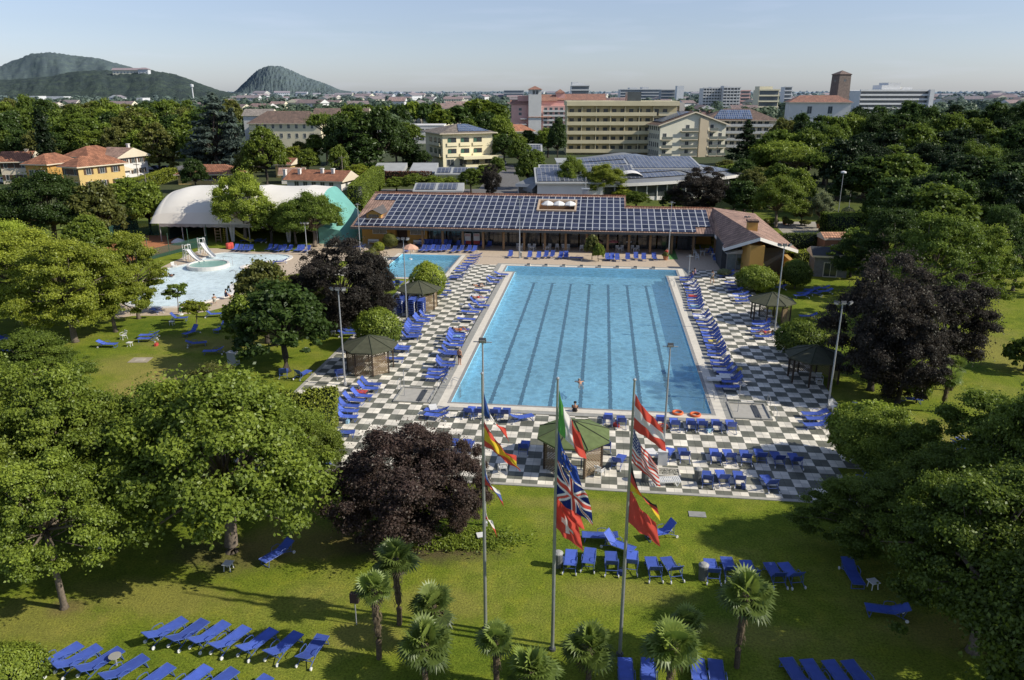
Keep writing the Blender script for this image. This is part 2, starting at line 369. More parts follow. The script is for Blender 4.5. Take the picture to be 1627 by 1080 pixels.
o = cells(in_deck, [-36, -30.8, -24.6, 19.6, -20.1, 16.4, KID_P[0] - .8, KID_P[1] + .8, POOL[0] - 1.6, POOL[1] + 1.6, ALC[0] - 1.6, ALC[1] + 1.6, -14.5, 12.4],
          [42.9, 47.5, 97, 102, 106.2, 110, KID_P[2] - .8, KID_P[3] + .8, POOL[2] - 1.6, ALC[3] + 1.6, 100.4], 0.012).build('checkered_pavement', checker_mat()); tag(o, kind='structure')
# kerb at the near edge of the deck
mb = MB(); mb.box(-24.75, 16.4, 42.62, 42.896, 0.002, .05); mb.box(-24.9, -24.604, 42.9, 96, .002, .05)
tag(mb.build('pavement_kerb', mat('kerb_stone', (.40, .385, .34), .8, .15, 3)), kind='structure')
# beige paving behind the pools and round the shallow pool
beige = mat('beige_paving', (.52, .42, .31), .85, .12, 3)
o = cells(lambda x, y: not in_pool(x, y, 1.6) and not in_kid(x, y, .8) and not in_deck(x, y) and (y > 106.2 or (-20.1 < x < 12.4)),
          [-47, 30, -36, -30.8, 12.4, -20.1, -14.5, KID_P[0] - .8, KID_P[1] + .8, ALC[0] - 1.6, ALC[1] + 1.6, -24.6, 19.6], [102, 106.2, 110, ALC[3] + 1.6, 121, KID_P[3] + .8], 0.008).build('beige_terrace', beige); tag(o, kind='structure')
# coping bands
def ring(name, e0, e1, z, m, kid=False):
    f = in_kid if kid else in_pool
    bx, by = ([KID_P[0], KID_P[1]], [KID_P[2], KID_P[3]]) if kid else (PX, [POOL[2], ALC[2], ALC[3]])
    xs = [b + s * e for b in bx for e in (e0, e1) for s in (-1, 1)]; ys = [b + s * e for b in by for e in (e0, e1) for s in (-1, 1)] + [POOL[3]]
    o = cells(lambda x, y: f(x, y, e1) and not f(x, y, e0), xs, ys, z).build(name, m); tag(o, kind='structure'); return o
grat = mat('overflow_grating', (.30, .29, .27), .7, .15, 5); stone_l = mat('light_coping', (.68, .63, .53), .75, .10, 2.5); stone_g = mat('grey_coping', (.33, .325, .29), .8, .18, 2.5)
ring('pool_overflow_channel', 0, .30, .055, grat); ring('pool_coping', .30, 1.0, .06, stone_l); ring('pool_outer_coping', 1.0, 1.6, .05, stone_g)
ring('small_pool_overflow', 0, .2, .055, grat, True); ring('small_pool_coping', .2, .8, .06, stone_l, True)
# dark drain slot beside the coping
mb = MB(); mb.box(POOL[0] - 1.72, POOL[0] - 1.60, POOL[2] - 1.6, ALC[2] - 1.6, .003, .022); mb.box(POOL[1] + 1.60, POOL[1] + 1.70, POOL[2] - 1.6, ALC[2] - 1.6, .003, .022)
tag(mb.build('drain_slot', metal_dark), kind='structure')
# basins
def basin_mat(name, base, lanes):
    m, n, l = nt(name)
    out = N(n, 'ShaderNodeOutputMaterial'); p = N(n, 'ShaderNodeBsdfPrincipled', Roughness=0.6); g = N(n, 'ShaderNodeNewGeometry')
    ns = N(n, 'ShaderNodeTexNoise', Scale=2.4, Detail=3.0); l.new(g.outputs['Position'], ns.inputs['Vector'])
    ns0 = N(n, 'ShaderNodeTexNoise', Scale=.12, Detail=3.0); l.new(g.outputs['Position'], ns0.inputs['Vector'])
    mr = n.new('ShaderNodeMapRange'); mr.inputs[1].default_value = .3; mr.inputs[2].default_value = .7; mr.inputs[3].default_value = .84; mr.inputs[4].default_value = 1.1; l.new(ns0.outputs[0], mr.inputs[0])
    vm = N(n, 'ShaderNodeVectorMath', operation='SCALE'); vm.inputs[0].default_value = base; l.new(mr.outputs[0], vm.inputs['Scale'])
    cs = vm.outputs[0]
    if lanes:
        sx = N(n, 'ShaderNodeSeparateXYZ'); l.new(g.outputs['Position'], sx.inputs[0])
        def ma(op, a, b=None, c=None):
            q = N(n, 'ShaderNodeMath', operation=op)
            for k, s in enumerate((a, b, c)):
                if s is None: continue
                if isinstance(s, (int, float)): q.inputs[k].default_value = s
                else: l.new(s, q.inputs[k])
            return q.outputs[0]
        wob = ma('MULTIPLY', ma('SUBTRACT', ns.outputs[0], .5), .36)
        x = ma('ADD', sx.outputs[0], wob); y = ma('ADD', sx.outputs[1], wob)
        u = ma('DIVIDE', ma('SUBTRACT', x, POOL[0] + .2), 2.53)       # lane units
        fr = ma('ABSOLUTE', ma('SUBTRACT', u, ma('ROUND', u)))
        line = ma('MULTIPLY', ma('LESS_THAN', fr, .068), ma('MULTIPLY', ma('GREATER_THAN', u, .5), ma('LESS_THAN', u, 7.5)))
        line = ma('MULTIPLY', line, ma('MULTIPLY', ma('GREATER_THAN', y, 57.3), ma('LESS_THAN', y, 101.2)))
        tee = ma('MULTIPLY', ma('LESS_THAN', fr, .21), ma('LESS_THAN', ma('ABSOLUTE', ma('SUBTRACT', y, 101.1)), .16))
        tee = ma('MULTIPLY', tee, ma('MULTIPLY', ma('GREATER_THAN', u, .5), ma('LESS_THAN', u, 7.5)))
        msk = ma('MAXIMUM', line, tee)
        mx = n.new('ShaderNodeMix'); mx.data_type = 'RGBA'; l.new(ma('MULTIPLY', msk, 1.0), mx.inputs[0]); l.new(cs, mx.inputs[6]); mx.inputs[7].default_value = (.006, .06, .16, 1); cs = mx.outputs[2]
    l.new(cs, p.inputs['Base Color']); l.new(p.outputs[0], out.inputs[0]); return m
def basin(name, rects, depth, m, skip=()):
    mb = MB(); xs = sorted({v for r in rects for v in r[:2]}); ys = sorted({v for r in rects for v in r[2:]})
    inside = lambda x, y: any(r[0] < x < r[1] and r[2] < y < r[3] for r in rects)
    cells(inside, xs, ys, -depth, mb)
    for i in range(len(xs) - 1):
        for j in range(len(ys) - 1):
            cx, cy = (xs[i] + xs[i + 1]) / 2, (ys[j] + ys[j + 1]) / 2
            if not inside(cx, cy): continue
            for (a, b, ox, oy) in (((xs[i], ys[j]), (xs[i + 1], ys[j]), 0, -1), ((xs[i + 1], ys[j]), (xs[i + 1], ys[j + 1]), 1, 0), ((xs[i + 1], ys[j + 1]), (xs[i], ys[j + 1]), 0, 1), ((xs[i], ys[j + 1]), (xs[i], ys[j]), -1, 0)):
                tx = cx + ox * (xs[i + 1] - xs[i]) / 2 + ox * .05; ty = cy + oy * (ys[j + 1] - ys[j]) / 2 + oy * .05
                if not inside(tx, ty): mb.face([(a[0], a[1], -depth), (b[0], b[1], -depth), (b[0], b[1], .055), (a[0], a[1], .055)])
    o = mb.build(name, m); tag(o, kind='structure'); return o
basin('pool_basin', [POOL, ALC], 1.25, basin_mat('pool_floor', (.40, .80, 1.0), True))
basin('small_pool_basin', [KID_P], .8, basin_mat('small_pool_floor', (.40, .84, 1.0), False))
def water_mat(name, tint, bscale=1.2, bstr=.5, fac=.42, dc=(.42, .82, 1.0), caustic=.72):
    m, n, l = nt(name)
    out = N(n, 'ShaderNodeOutputMaterial'); g = N(n, 'ShaderNodeNewGeometry')
    ns = N(n, 'ShaderNodeTexNoise', Scale=bscale, Detail=5.0); ns.inputs['Distortion'].default_value = 1.2; l.new(g.outputs['Position'], ns.inputs['Vector'])
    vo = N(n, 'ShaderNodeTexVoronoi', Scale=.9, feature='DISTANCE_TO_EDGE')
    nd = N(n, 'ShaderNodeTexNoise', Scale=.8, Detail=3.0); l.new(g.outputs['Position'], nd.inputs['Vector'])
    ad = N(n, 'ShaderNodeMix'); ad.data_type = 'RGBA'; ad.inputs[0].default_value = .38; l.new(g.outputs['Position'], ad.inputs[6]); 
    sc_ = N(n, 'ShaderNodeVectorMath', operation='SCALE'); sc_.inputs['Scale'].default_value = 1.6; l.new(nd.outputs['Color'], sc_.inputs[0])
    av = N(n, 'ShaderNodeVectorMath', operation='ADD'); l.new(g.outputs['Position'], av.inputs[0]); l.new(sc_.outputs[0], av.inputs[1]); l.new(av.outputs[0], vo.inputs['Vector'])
    cr = n.new('ShaderNodeMapRange'); cr.inputs[1].default_value = 0; cr.inputs[2].default_value = .28; cr.inputs[3].default_value = 1.0; cr.inputs[4].default_value = caustic; l.new(vo.outputs[0], cr.inputs[0])  # caustic light pattern painted into the water tint
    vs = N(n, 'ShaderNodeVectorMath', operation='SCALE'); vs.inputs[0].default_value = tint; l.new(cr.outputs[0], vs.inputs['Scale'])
    b = N(n, 'ShaderNodeBump', Strength=bstr, Distance=0.12); l.new(ns.outputs[0], b.inputs['Height'])
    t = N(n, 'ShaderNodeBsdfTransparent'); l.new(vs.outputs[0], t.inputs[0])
    gl = N(n, 'ShaderNodeBsdfGlossy', Roughness=.08); l.new(b.outputs[0], gl.inputs['Normal'])
    df = N(n, 'ShaderNodeBsdfDiffuse'); df.inputs[0].default_value = c4(dc)
    fr = N(n, 'ShaderNodeFresnel', IOR=1.33); l.new(b.outputs[0], fr.inputs['Normal'])
    m0 = N(n, 'ShaderNodeMixShader', Fac=.17); l.new(t.outputs[0], m0.inputs[1]); l.new(df.outputs[0], m0.inputs[2])
    ms = N(n, 'ShaderNodeMixShader'); fm = N(n, 'ShaderNodeMath', operation='MULTIPLY'); fm.inputs[1].default_value = fac; l.new(fr.outputs[0], fm.inputs[0]); l.new(fm.outputs[0], ms.inputs[0])
    l.new(m0.outputs[0], ms.inputs[1]); l.new(gl.outputs[0], ms.inputs[2]); l.new(ms.outputs[0], out.inputs[0]); return m
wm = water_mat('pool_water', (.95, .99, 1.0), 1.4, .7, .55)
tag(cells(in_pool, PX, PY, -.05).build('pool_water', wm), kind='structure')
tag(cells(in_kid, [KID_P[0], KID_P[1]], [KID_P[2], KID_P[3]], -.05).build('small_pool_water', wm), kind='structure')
# starting steps in the two alcoves (submerged shelves)
mb = MB()
mb.box(ALC[0] + .02, POOL[0] - .02, ALC[2] + .02, ALC[3] - 1.7, -1.2, -.25); mb.box(POOL[1] + .02, ALC[1] - .02, ALC[2] + .02, ALC[3] - 1.7, -1.2, -.25)
tag(mb.build('pool_steps', mat('step_tiles', (.42, .66, .70), .6, .08)), kind='structure')
# shallow free-form pool on the left
c5 = crop(230, 350, 5.423)
def poly(pts, z=0.0): return [W(*c5(*p), z) for p in pts]
def smooth_poly(P, k=6):
    out = []; n = len(P)
    for i in range(n):
        p0, p1, p2, p3 = P[i - 1], P[i], P[(i + 1) % n], P[(i + 2) % n]
        for j in range(k):
            t = j / k
            out.append(tuple(.5 * ((2 * p1[a]) + (-p0[a] + p2[a]) * t + (2 * p0[a] - 5 * p1[a] + 4 * p2[a] - p3[a]) * t * t + (-p0[a] + 3 * p1[a] - 3 * p2[a] + p3[a]) * t ** 3) for a in (0, 1)))
    return out
outer = smooth_poly(poly([(-130, 700), (60, 555), (150, 470), (190, 425), (400, 375), (520, 330), (600, 298), (720, 285), (900, 298), (1150, 300), (1245, 318), (1180, 350), (1050, 355), (950, 375), (830, 400), (830, 425), (930, 450), (880, 520), (740, 560), (720, 640), (560, 690), (380, 735), (160, 752), (-50, 745)]))
def offset(P, d):
    n = len(P); out = []
    cx = sum(p[0] for p in P) / n; cy = sum(p[1] for p in P) / n
    A = sum(P[i][0] * P[(i + 1) % n][1] - P[(i + 1) % n][0] * P[i][1] for i in range(n)); s = 1 if A > 0 else -1
    for i in range(n):
        a, b = P[i - 1], P[(i + 1) % n]; t = Vector((b[0] - a[0], b[1] - a[1])); t.normalize()
        out.append((P[i][0] + s * t.y * d, P[i][1] - s * t.x * d))
    return out
rim = offset(outer, .5)
mb = MB(); n_ = len(outer)
for i in range(n_):
    j = (i + 1) % n_
    mb.face([(*outer[i], .16), (*outer[j], .16), (*rim[j], .13), (*rim[i], .13)]); mb.face([(*rim[i], .13), (*rim[j], .13), (*rim[j], 0), (*rim[i], 0)]); mb.face([(*outer[i], .0), (*outer[j], .0), (*outer[j], .16), (*outer[i], .16)])
tag(mb.build('shallow_pool_coping', mat('white_coping', (.66, .64, .60), .7, .08)), kind='structure')
def flat(name, P, z, m, kind='structure'):
    mb = MB(); mb.face([(*p, z) for p in P]); o = mb.build(name, m)
    # triangulate safely
    import bmesh as _b; bm = _b.new(); bm.from_mesh(o.data); _b.ops.triangulate(bm, faces=bm.faces[:], ngon_method='EAR_CLIP'); 
    for f_ in bm.faces:
        if f_.normal.z < 0: f_.normal_flip()
    bm.to_mesh(o.data); bm.free(); tag(o, kind=kind); return o
flat('shallow_pool_basin', outer, .03, basin_mat('shallow_floor', (.93, .98, .98), False))
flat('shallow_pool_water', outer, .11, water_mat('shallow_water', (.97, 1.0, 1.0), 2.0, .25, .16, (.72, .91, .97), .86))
flat('shallow_pool_terrace', smooth_poly(poly([(-260, 830), (-160, 640), (80, 440), (300, 330), (540, 240), (800, 262), (1100, 272), (1300, 265), (1480, 300), (1500, 420), (1200, 480), (960, 600), (930, 660), (700, 740), (500, 790), (200, 818), (-100, 822)]), 3), .006, beige)
c0 = crop(0, 560, 3.698)
# roads, car park
flat('car_park_road', [W(640, 345), W(560, 322), W(590, 300), W(760, 300), W(790, 262), W(815, 262), W(832, 305), W(980, 330)], .006, asphalt)
flat('left_road', [W(150, 300), W(290, 262), W(330, 258), (W(335, 266)), W(190, 306)], .006, asphalt)
flat('garden_drive', [W(1225, 352), W(1420, 352), W(1425, 366), W(1390, 375), W(1250, 376)], .006, mat('gravel_drive', (.36, .33, .28), .95, .15))
flat('right_terrace', [W(1205, 425), W(1265, 396), W(1345, 400), W(1290, 432)], .005, beige)
# clay court
c1 = crop(0, 60, 2.958)
flat('clay_court', [W(*c1(*p)) for p in [(470, 1000), (550, 925), (800, 930), (905, 960), (870, 985), (720, 1025), (560, 1060)]], .006, mat('clay', (.42, .17, .075), .95, .12, .8))
flat('green_carpet', [W(1053, 396), W(1071, 396), W(1077, 412), W(1060, 412)], .02, mat('green_carpet', (.10, .25, .07), .95, .1))
# ------------------------------------------------------------------ vegetation
def leaf_mesh(name, C, Nn, size, shade, mats, aspect=.62, core=None, droop=0.0, seed=0):
    "one mesh of many small pointed leaves (bent rhombs) at centres C with normals Nn"
    rs = np.random.RandomState(seed); n = len(C)
    Nn = Nn / (np.linalg.norm(Nn, axis=1, keepdims=True) + 1e-9)
    a = rs.normal(size=(n, 3)); a[:, 2] -= droop
    u = a - Nn * np.sum(a * Nn, axis=1, keepdims=True); u /= (np.linalg.norm(u, axis=1, keepdims=True) + 1e-9)
    v = np.cross(Nn, u); s = (size * (.65 + .7 * rs.rand(n)))[:, None]
    tip = C + u * s; tail = C - u * s * .9; l_ = C + v * s * aspect + Nn * s * .18; r_ = C - v * s * aspect + Nn * s * .18
    V = np.stack([tip, l_, tail, r_], axis=1).reshape(-1, 3)
    nv = n * 4; extraV = np.zeros((0, 3)); extraF = []
    if core is not None: extraV = np.array(core.v); extraF = core.f
    me = bpy.data.meshes.new(name); me.vertices.add(nv + len(extraV)); me.vertices.foreach_set('co', np.concatenate([V, extraV]).astype(np.float32).ravel() if len(extraV) else V.astype(np.float32).ravel())
    li = [np.arange(nv, dtype=np.int32)]; starts = [np.arange(0, nv, 4, dtype=np.int32)]; tot = nv
    for f in extraF:
        li.append(np.array(f, dtype=np.int32) + nv); starts.append(np.array([tot], dtype=np.int32)); tot += len(f)
    me.loops.add(tot); me.loops.foreach_set('vertex_index', np.concatenate(li))
    st = np.concatenate(starts); me.polygons.add(len(st)); me.polygons.foreach_set('loop_start', st)
    for m in mats: me.materials.append(m)
    mi = np.zeros(len(st), dtype=np.int32); mi[n:] = 1 if len(mats) > 1 else 0; me.polygons.foreach_set('material_index', mi)
    at = me.attributes.new('shade', 'FLOAT', 'POINT'); sh = np.repeat(shade, 4).astype(np.float32)
    at.data.foreach_set('value', np.concatenate([sh, np.zeros(len(extraV), dtype=np.float32)]))
    me.update(calc_edges=True); me.validate(); return me
def unit(rs, n):
    d = rs.normal(size=(n, 3)); return d / np.linalg.norm(d, axis=1, keepdims=True)
def lumps_of(shape, seed):
    "clump centres, radii for a crown of radius 1 and height 1 (z 0..1)"
    rs = np.random.RandomState(seed); out = []
    if shape == 'broad':
        lob = unit(rs, 7); lob[:, 2] = np.abs(lob[:, 2]) * .8
        for _ in range(170):
            d = unit(rs, 1)[0]; d[2] = abs(d[2]) * 1.35 - .55; r = .4 + .5 * rs.rand() ** .6; r *= .82 + .3 * max(0, float(np.max(lob @ d)) - .35)
            out.append((d[0] * r * .9, d[1] * r * .9, .44 + d[2] * r * .5, .045 + .09 * rs.rand() ** 1.5))
    elif shape == 'layer':
        for _ in range(190):
            a = rs.rand() * 2 * PI; z = rs.rand(); rr = (1 - .55 * abs(z - .35) ** 1.3 * 2) * (.25 + .75 * rs.rand() ** .55)
            rr = min(rr, .95) * (1 - .45 * max(0, z - .6))
            rr *= 1 + .18 * math.sin(3 * a + seed) + .1 * math.sin(5 * a + 2 * seed)
            out.append((math.cos(a) * rr * .86, math.sin(a) * rr * .86, .06 + z * .84 - .12 * rr * rr, .05 + .075 * rs.rand()))
    elif shape == 'round':
        for _ in range(160):
            d = unit(rs, 1)[0]; r = .5 + .42 * rs.rand(); a = math.atan2(d[1], d[0]); r *= 1 + .12 * math.sin(3 * a + seed) * (1 - abs(d[2]))
            out.append((d[0] * r * .86, d[1] * r * .86, .48 + d[2] * r * .5, .06 + .10 * rs.rand() ** 1.5))
    elif shape == 'pine':
        for _ in range(46):
            a = rs.rand() * 2 * PI; rr = rs.rand() ** .55 * .85
            out.append((math.cos(a) * rr, math.sin(a) * rr, .55 + .42 * (1 - rr ** 2) * (.5 + .5 * rs.rand()) - .12 * rs.rand(), .15 + .1 * rs.rand()))
    elif shape == 'cone':
        for k in range(64):
            z = (k + rs.rand()) / 64; rr = (1 - z) ** .8 * (.35 + .6 * rs.rand() ** .6); a = rs.rand() * 2 * PI
            out.append((math.cos(a) * rr * .9, math.sin(a) * rr * .9, .03 + z * .93, .07 + .2 * (1 - z)))
    elif shape == 'column':
        for k in range(40):
            z = (k + rs.rand()) / 40; rr = .45 * math.sin(PI * min(.97, .18 + z * .8)) ** .7 * rs.rand(); a = rs.rand() * 2 * PI
            out.append((math.cos(a) * rr, math.sin(a) * rr, z * .95, .30 + .28 * math.sin(PI * min(1, .15 + z * .85))))
    elif shape == 'sparse':
        for _ in range(26):
            d = unit(rs, 1)[0]; r = .4 + .55 * rs.rand()
            out.append((d[0] * r * .85, d[1] * r * .85, .5 + d[2] * r * .46, .12 + .12 * rs.rand()))
    return out
def crown_data(shape, seed, n, rad, hgt, squash=.7):
    rs = np.random.RandomState(seed + 100); L = np.array(lumps_of(shape, seed))
    w = L[:, 3] ** 2; w /= w.sum(); k = rs.choice(len(L), n, p=w)
    d = unit(rs, n); d[:, 2] = np.where(d[:, 2] < -.3, -d[:, 2], d[:, 2])
    c = L[k, :3].copy(); r = L[k, 3] * (.3 + .75 * rs.rand(n) ** .6 + 1.25 * (rs.rand(n) < .16) * rs.rand(n))
    S = np.array([rad, rad, hgt])
    C = c * S + d * r[:, None] * np.array([rad, rad, rad * squash])
    ax = C - np.array([0, 0, hgt * .45]); ax /= (np.linalg.norm(ax, axis=1, keepdims=True) + 1e-9)
    Nn = d * .45 + ax * .25 + np.array([0, 0, .55]) + rs.normal(size=(n, 3)) * .75
    lr = rs.rand(len(L)); sh = .34 * lr[k] + .3 * (d[:, 2] * .5 + .5) + .18 * np.clip(C[:, 2] / hgt, 0, 1) + .3 * rs.rand(n) - .03 - .5 * np.clip(.72 - np.sqrt(((C / S - np.array([0, 0, .45])) ** 2 * np.array([1, 1, 3.6])).sum(1)), 0, .6)  # random leaf tone plus painted crown shade: darker inside, lighter towards the top
    return C, Nn, np.clip(sh, 0, 1), L * np.array([rad, rad, hgt, rad])
def limb_mesh(name, L, base_h, crown_z, r0, m, seed, nl=14, lean=.3):
    rs = random.Random(seed); mb = MB(); top = (rs.uniform(-lean, lean), rs.uniform(-lean, lean), crown_z)
    mid = (top[0] * .3 + rs.uniform(-.08, .08), top[1] * .3, crown_z * .5)
    mb.tube([(0, 0, -.05), (0, 0, .25), mid, top], [r0 * 1.45, r0, r0 * .82, r0 * .66], 8)
    idx = list(range(len(L))); rs.shuffle(idx)
    for i in idx[nl:nl + 26]:
        e = L[i]; t = Vector((top[0] * .6, top[1] * .6, crown_z)); c0_ = Vector((0, 0, base_h + (e[2]) * .55)); p = Vector((e[0], e[1], e[2] + base_h)); q = c0_.lerp(p, 1.12)
        mb.tube([t.lerp(c0_, .7), t.lerp(q, .55) + Vector((rs.uniform(-.3, .3), rs.uniform(-.3, .3), rs.uniform(-.2, .3))), q], [r0 * .22, r0 * .12, r0 * .04], 4)
    for i in idx[:nl]:
        e = L[i]; p = Vector((e[0], e[1], e[2] + base_h)); t = Vector(top); md = t.lerp(p, .5) + Vector((rs.uniform(-.3, .3), rs.uniform(-.3, .3), rs.uniform(-.1, .5)))
        mb.tube([t, md, p], [r0 * .5, r0 * .28, r0 * .08], 5)
    return mb.mesh(name, m, True)
TREES = {}
def proto_tree(key, name, shape, seeds, n, leaf, rad, hgt, base_h, r0, bk, squash=.7, aspect=.62, droop=0., core=False):
    TREES[key] = []
    for s in seeds:
        C, Nn, sh, L = crown_data(shape, s, n, rad, hgt, squash); C[:, 2] += base_h
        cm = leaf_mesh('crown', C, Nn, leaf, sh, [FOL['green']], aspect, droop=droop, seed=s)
        tm = limb_mesh('trunk', L, base_h, base_h + hgt * .22, r0, bk, s)
        rr_ = np.hypot(C[:, 0], C[:, 1]); TREES[key].append((name, cm, tm, float(np.percentile(rr_, 96)), float(np.percentile(C[:, 2], 99.3))))
FOL = dict(
    green=foliage('leaf_green', (.145, .195, .026)),
    lime=foliage('leaf_lime', (.185, .22, .026)),
    olive=foliage('leaf_olive', (.12, .13, .030)),
    deep=foliage('leaf_deep', (.045, .078, .016)),
    mid=foliage('leaf_mid', (.098, .142, .020)),
    dark=foliage('leaf_dark', (.022, .040, .014)),
    blue=foliage('leaf_blue', (.070, .095, .078)),
    silver=foliage('leaf_silver', (.21, .24, .12)),
    plum=foliage('leaf_plum', (.074, .052, .042), gloss=.018),
    plumdark=foliage('leaf_plum_dark', (.042, .036, .029), gloss=.018),
    red=foliage('leaf_red', (.12, .05, .025)),
    bright=foliage('leaf_bright', (.23, .29, .035)),
    palm=foliage('leaf_palm', (.135, .185, .038), gloss=.04),
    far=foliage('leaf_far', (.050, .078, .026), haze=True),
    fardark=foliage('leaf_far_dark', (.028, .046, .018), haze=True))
proto_tree('near', 'broadleaf_tree', 'layer', (1, 2, 3), 125000, .072, 5, 6.4, 1.9, .24, bark, squash=.5)
proto_tree('nearhigh', 'broadleaf_tree', 'layer', (3,), 100000, .072, 5, 5.0, 3.4, .2, bark, squash=.45)
proto_tree('nearround', 'broadleaf_tree', 'broad', (4, 5), 105000, .072, 5, 7.6, .5, .24, bark, squash=.75)
proto_tree('plum', 'purple_plum_tree', 'round', (6, 7), 95000, .072, 5, 7.9, .3, .26, bark_dark, squash=.8)
proto_tree('mid', 'broadleaf_tree', 'broad', (11, 12, 13), 24000, .19, 5, 9.3, .6, .3, bark_dark, squash=.8)
proto_tree('midlayer', 'broadleaf_tree', 'layer', (14, 15), 22000, .19, 5, 8.3, 1.4, .28, bark_dark, squash=.55)
proto_tree('pine', 'umbrella_pine', 'pine', (21, 22), 9000, .28, 5, 4.6, 4.8, .3, bark, squash=.5, aspect=.3)
proto_tree('cone', 'conifer_tree', 'cone', (31, 32), 9000, .34, 4, 12, .6, .3, bark_dark, squash=.45, aspect=.35, droop=.6)
proto_tree('cypress', 'cypress_tree', 'column', (41,), 6000, .28, 1.5, 10, .3, .2, bark_dark, squash=1.0, aspect=.4)
proto_tree('young', 'young_tree', 'sparse', (51, 52), 2600, .15, 1.8, 2.6, 1.9, .07, bark, squash=.7)
proto_tree('shrub', 'shrub', 'broad', (61, 62), 7000, .10, 1.5, 1.9, .1, .06, bark_dark, squash=.8)
proto_tree('far', 'broadleaf_tree', 'broad', (71, 72, 73), 2200, .68, 5, 8, 1.5, .3, bark_dark, squash=.8)
proto_tree('farcone', 'conifer_tree', 'cone', (74,), 2200, .66, 4, 12, .6, .3, bark_dark, squash=.5, aspect=.4, droop=.5)
def tree(kind, x, y, h, rad, label, color='green', cat='tree', group=None, var=None, rz=None, trunk=True):
    lst = TREES[kind]; name, cm, tm, r0, h0 = lst[rnd.randrange(len(lst)) if var is None else var % len(lst)]
    o = empty(name, (x, y, 0), rnd.uniform(0, 6.28) if rz is None else rz, label, cat, group); o.scale = (rad / r0, rad / r0, h / h0)
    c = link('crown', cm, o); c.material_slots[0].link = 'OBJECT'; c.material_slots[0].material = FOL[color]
    if trunk: link('trunk', tm, o)
    return o
def treepx(kind, px, pyb, pyt, wpx, label, color='green', **k):
    "a tree that stands on the ground at pixel (px, pyb), reaches row pyt and is wpx wide there"
    x, y = W(px, pyb); h = HT(x, y, pyt); return tree(kind, x, y, h, 1.03 * wpx / 2 / PPM(x, y, h * .6), label, color, **k)
# --- left foreground trees
treepx('nearhigh', 102, 966, 735, 240, 'leafy green tree with bare grey trunk on the lawn at bottom left', 'green', var=0)
treepx('near', -40, 930, 690, 260, 'broad green tree cut by the left edge above the bottom lawn', 'green', var=1)
treepx('near', 112, 832, 588, 250, 'wide yellow-green tree behind the tree with the bare grey trunk', 'green', var=2)
treepx('near', -20, 800, 560, 240, 'spreading green tree at the left edge below the blue lounger on grass', 'green', var=0)
treepx('nearround', 368, 876, 604, 315, 'very large rounded green tree left of the dark purple bush', 'green', var=0)
treepx('nearround', 190, 812, 640, 190, 'green tree filling the gap left of the large rounded tree', 'green', var=0)
treepx('nearround', 270, 800, 625, 200, 'green tree merging into the left side of the large rounded tree', 'mid', var=1)
treepx('nearround', 430, 760, 640, 170, 'lower green tree just beneath the clipped hedge by the deck corner', 'green', var=1)
treepx('near', 65, 640, 535, 180, 'low dark-leaved tree beside the worn patch of lawn on the left', 'mid', var=1)
treepx('nearround', 345, 655, 582, 95, 'small grey-green tree beside the bare earth patch', 'olive', var=0)
treepx('nearround', 505, 760, 678, 90, 'small green tree between the large tree and the purple bush', 'green', var=0)
# --- left middle
treepx('near', 119, 543, 385, 170, 'yellow-green tree on the left lawn, nearest the white chair', 'lime', var=0)
treepx('near', 183, 527, 400, 120, 'yellow-green tree right of its neighbour near the white chair', 'lime', var=1)
treepx('near', 40, 515, 370, 200, 'broad yellow-green tree at the left edge of the upper lawn', 'lime', var=2)
treepx('near', 90, 470, 385, 170, 'yellow-green tree at the back of the left lawn with a reddish tinge', 'olive', var=1)
treepx('nearround', 20, 450, 352, 100, 'bright leafy tree at the far left beside the dark yew', 'bright', var=1)
treepx('near', 220, 506, 372, 100, 'tall light green tree standing at the edge of the shallow pool', 'lime', var=0)
treepx('young', 283, 497, 452, 36, 'thin sapling nearest the closed green umbrella', 'mid')
treepx('young', 312, 520, 478, 44, 'sapling with yellow-green leaves on the lawn by the loungers', 'lime')
treepx('mid', 455, 590, 455, 150, 'dark green tree in front of the left gazebo', 'deep', var=0)
treepx('mid', 425, 545, 420, 95, 'olive green tree above the dark green tree by the gazebo', 'olive', var=1)
treepx('mid', 395, 560, 470, 70, 'dark green tree shading the loungers left of the gazebo', 'green', var=2)
treepx('plum', 545, 525, 384, 150, 'tall dark purple tree left of the small pool', 'plumdark', var=0)
treepx('plum', 598, 520, 425, 70, 'lower dark purple tree close to the middle-left gazebo', 'plumdark', var=1)
treepx('plum', 500, 520, 430, 90, 'dark purple tree on the left flank of the tall purple tree', 'plumdark', var=1)
treepx('plum', 640, 858, 692, 225, 'rounded dark purple bush tree at the near left corner of the deck', 'plum', var=0)
treepx('plum', 728, 850, 705, 100, 'smaller purple bush tree touching the left flagpole', 'plum', var=1)
treepx('plum', 560, 845, 735, 90, 'low purple bush on the left side of the rounded purple bush tree', 'plum', var=1)
treepx('nearround', 390, 385, 276, 88, 'bright yellow-green tree in front of the white tent', 'bright', var=0)
treepx('mid', 432, 388, 325, 55, 'small green tree right of the bright tree before the tent', 'green', var=1)
treepx('nearround', 500, 392, 309, 92, 'round dark green tree before the teal end of the tent', 'mid', var=1)
treepx('nearround', 470, 390, 318, 60, 'dark green tree partly hidden by the round one before the tent', 'mid', var=0)
treepx('nearround', 88, 400, 276, 140, 'large dark green yew tree at the left, behind the lime trees', 'deep', var=0)
treepx('nearround', 12, 400, 305, 100, 'dark green yew at the left edge below the houses', 'deep', var=1)
treepx('mid', 162, 400, 292, 80, 'feathery grey-green tree right of the large yew', 'olive', var=2)
treepx('mid', 145, 420, 345, 70, 'fresh green tree at the foot of the large yew', 'green', var=1)
treepx('mid', 240, 372, 292, 66, 'dark green tree left of the tent on the tennis side', 'green', var=0)
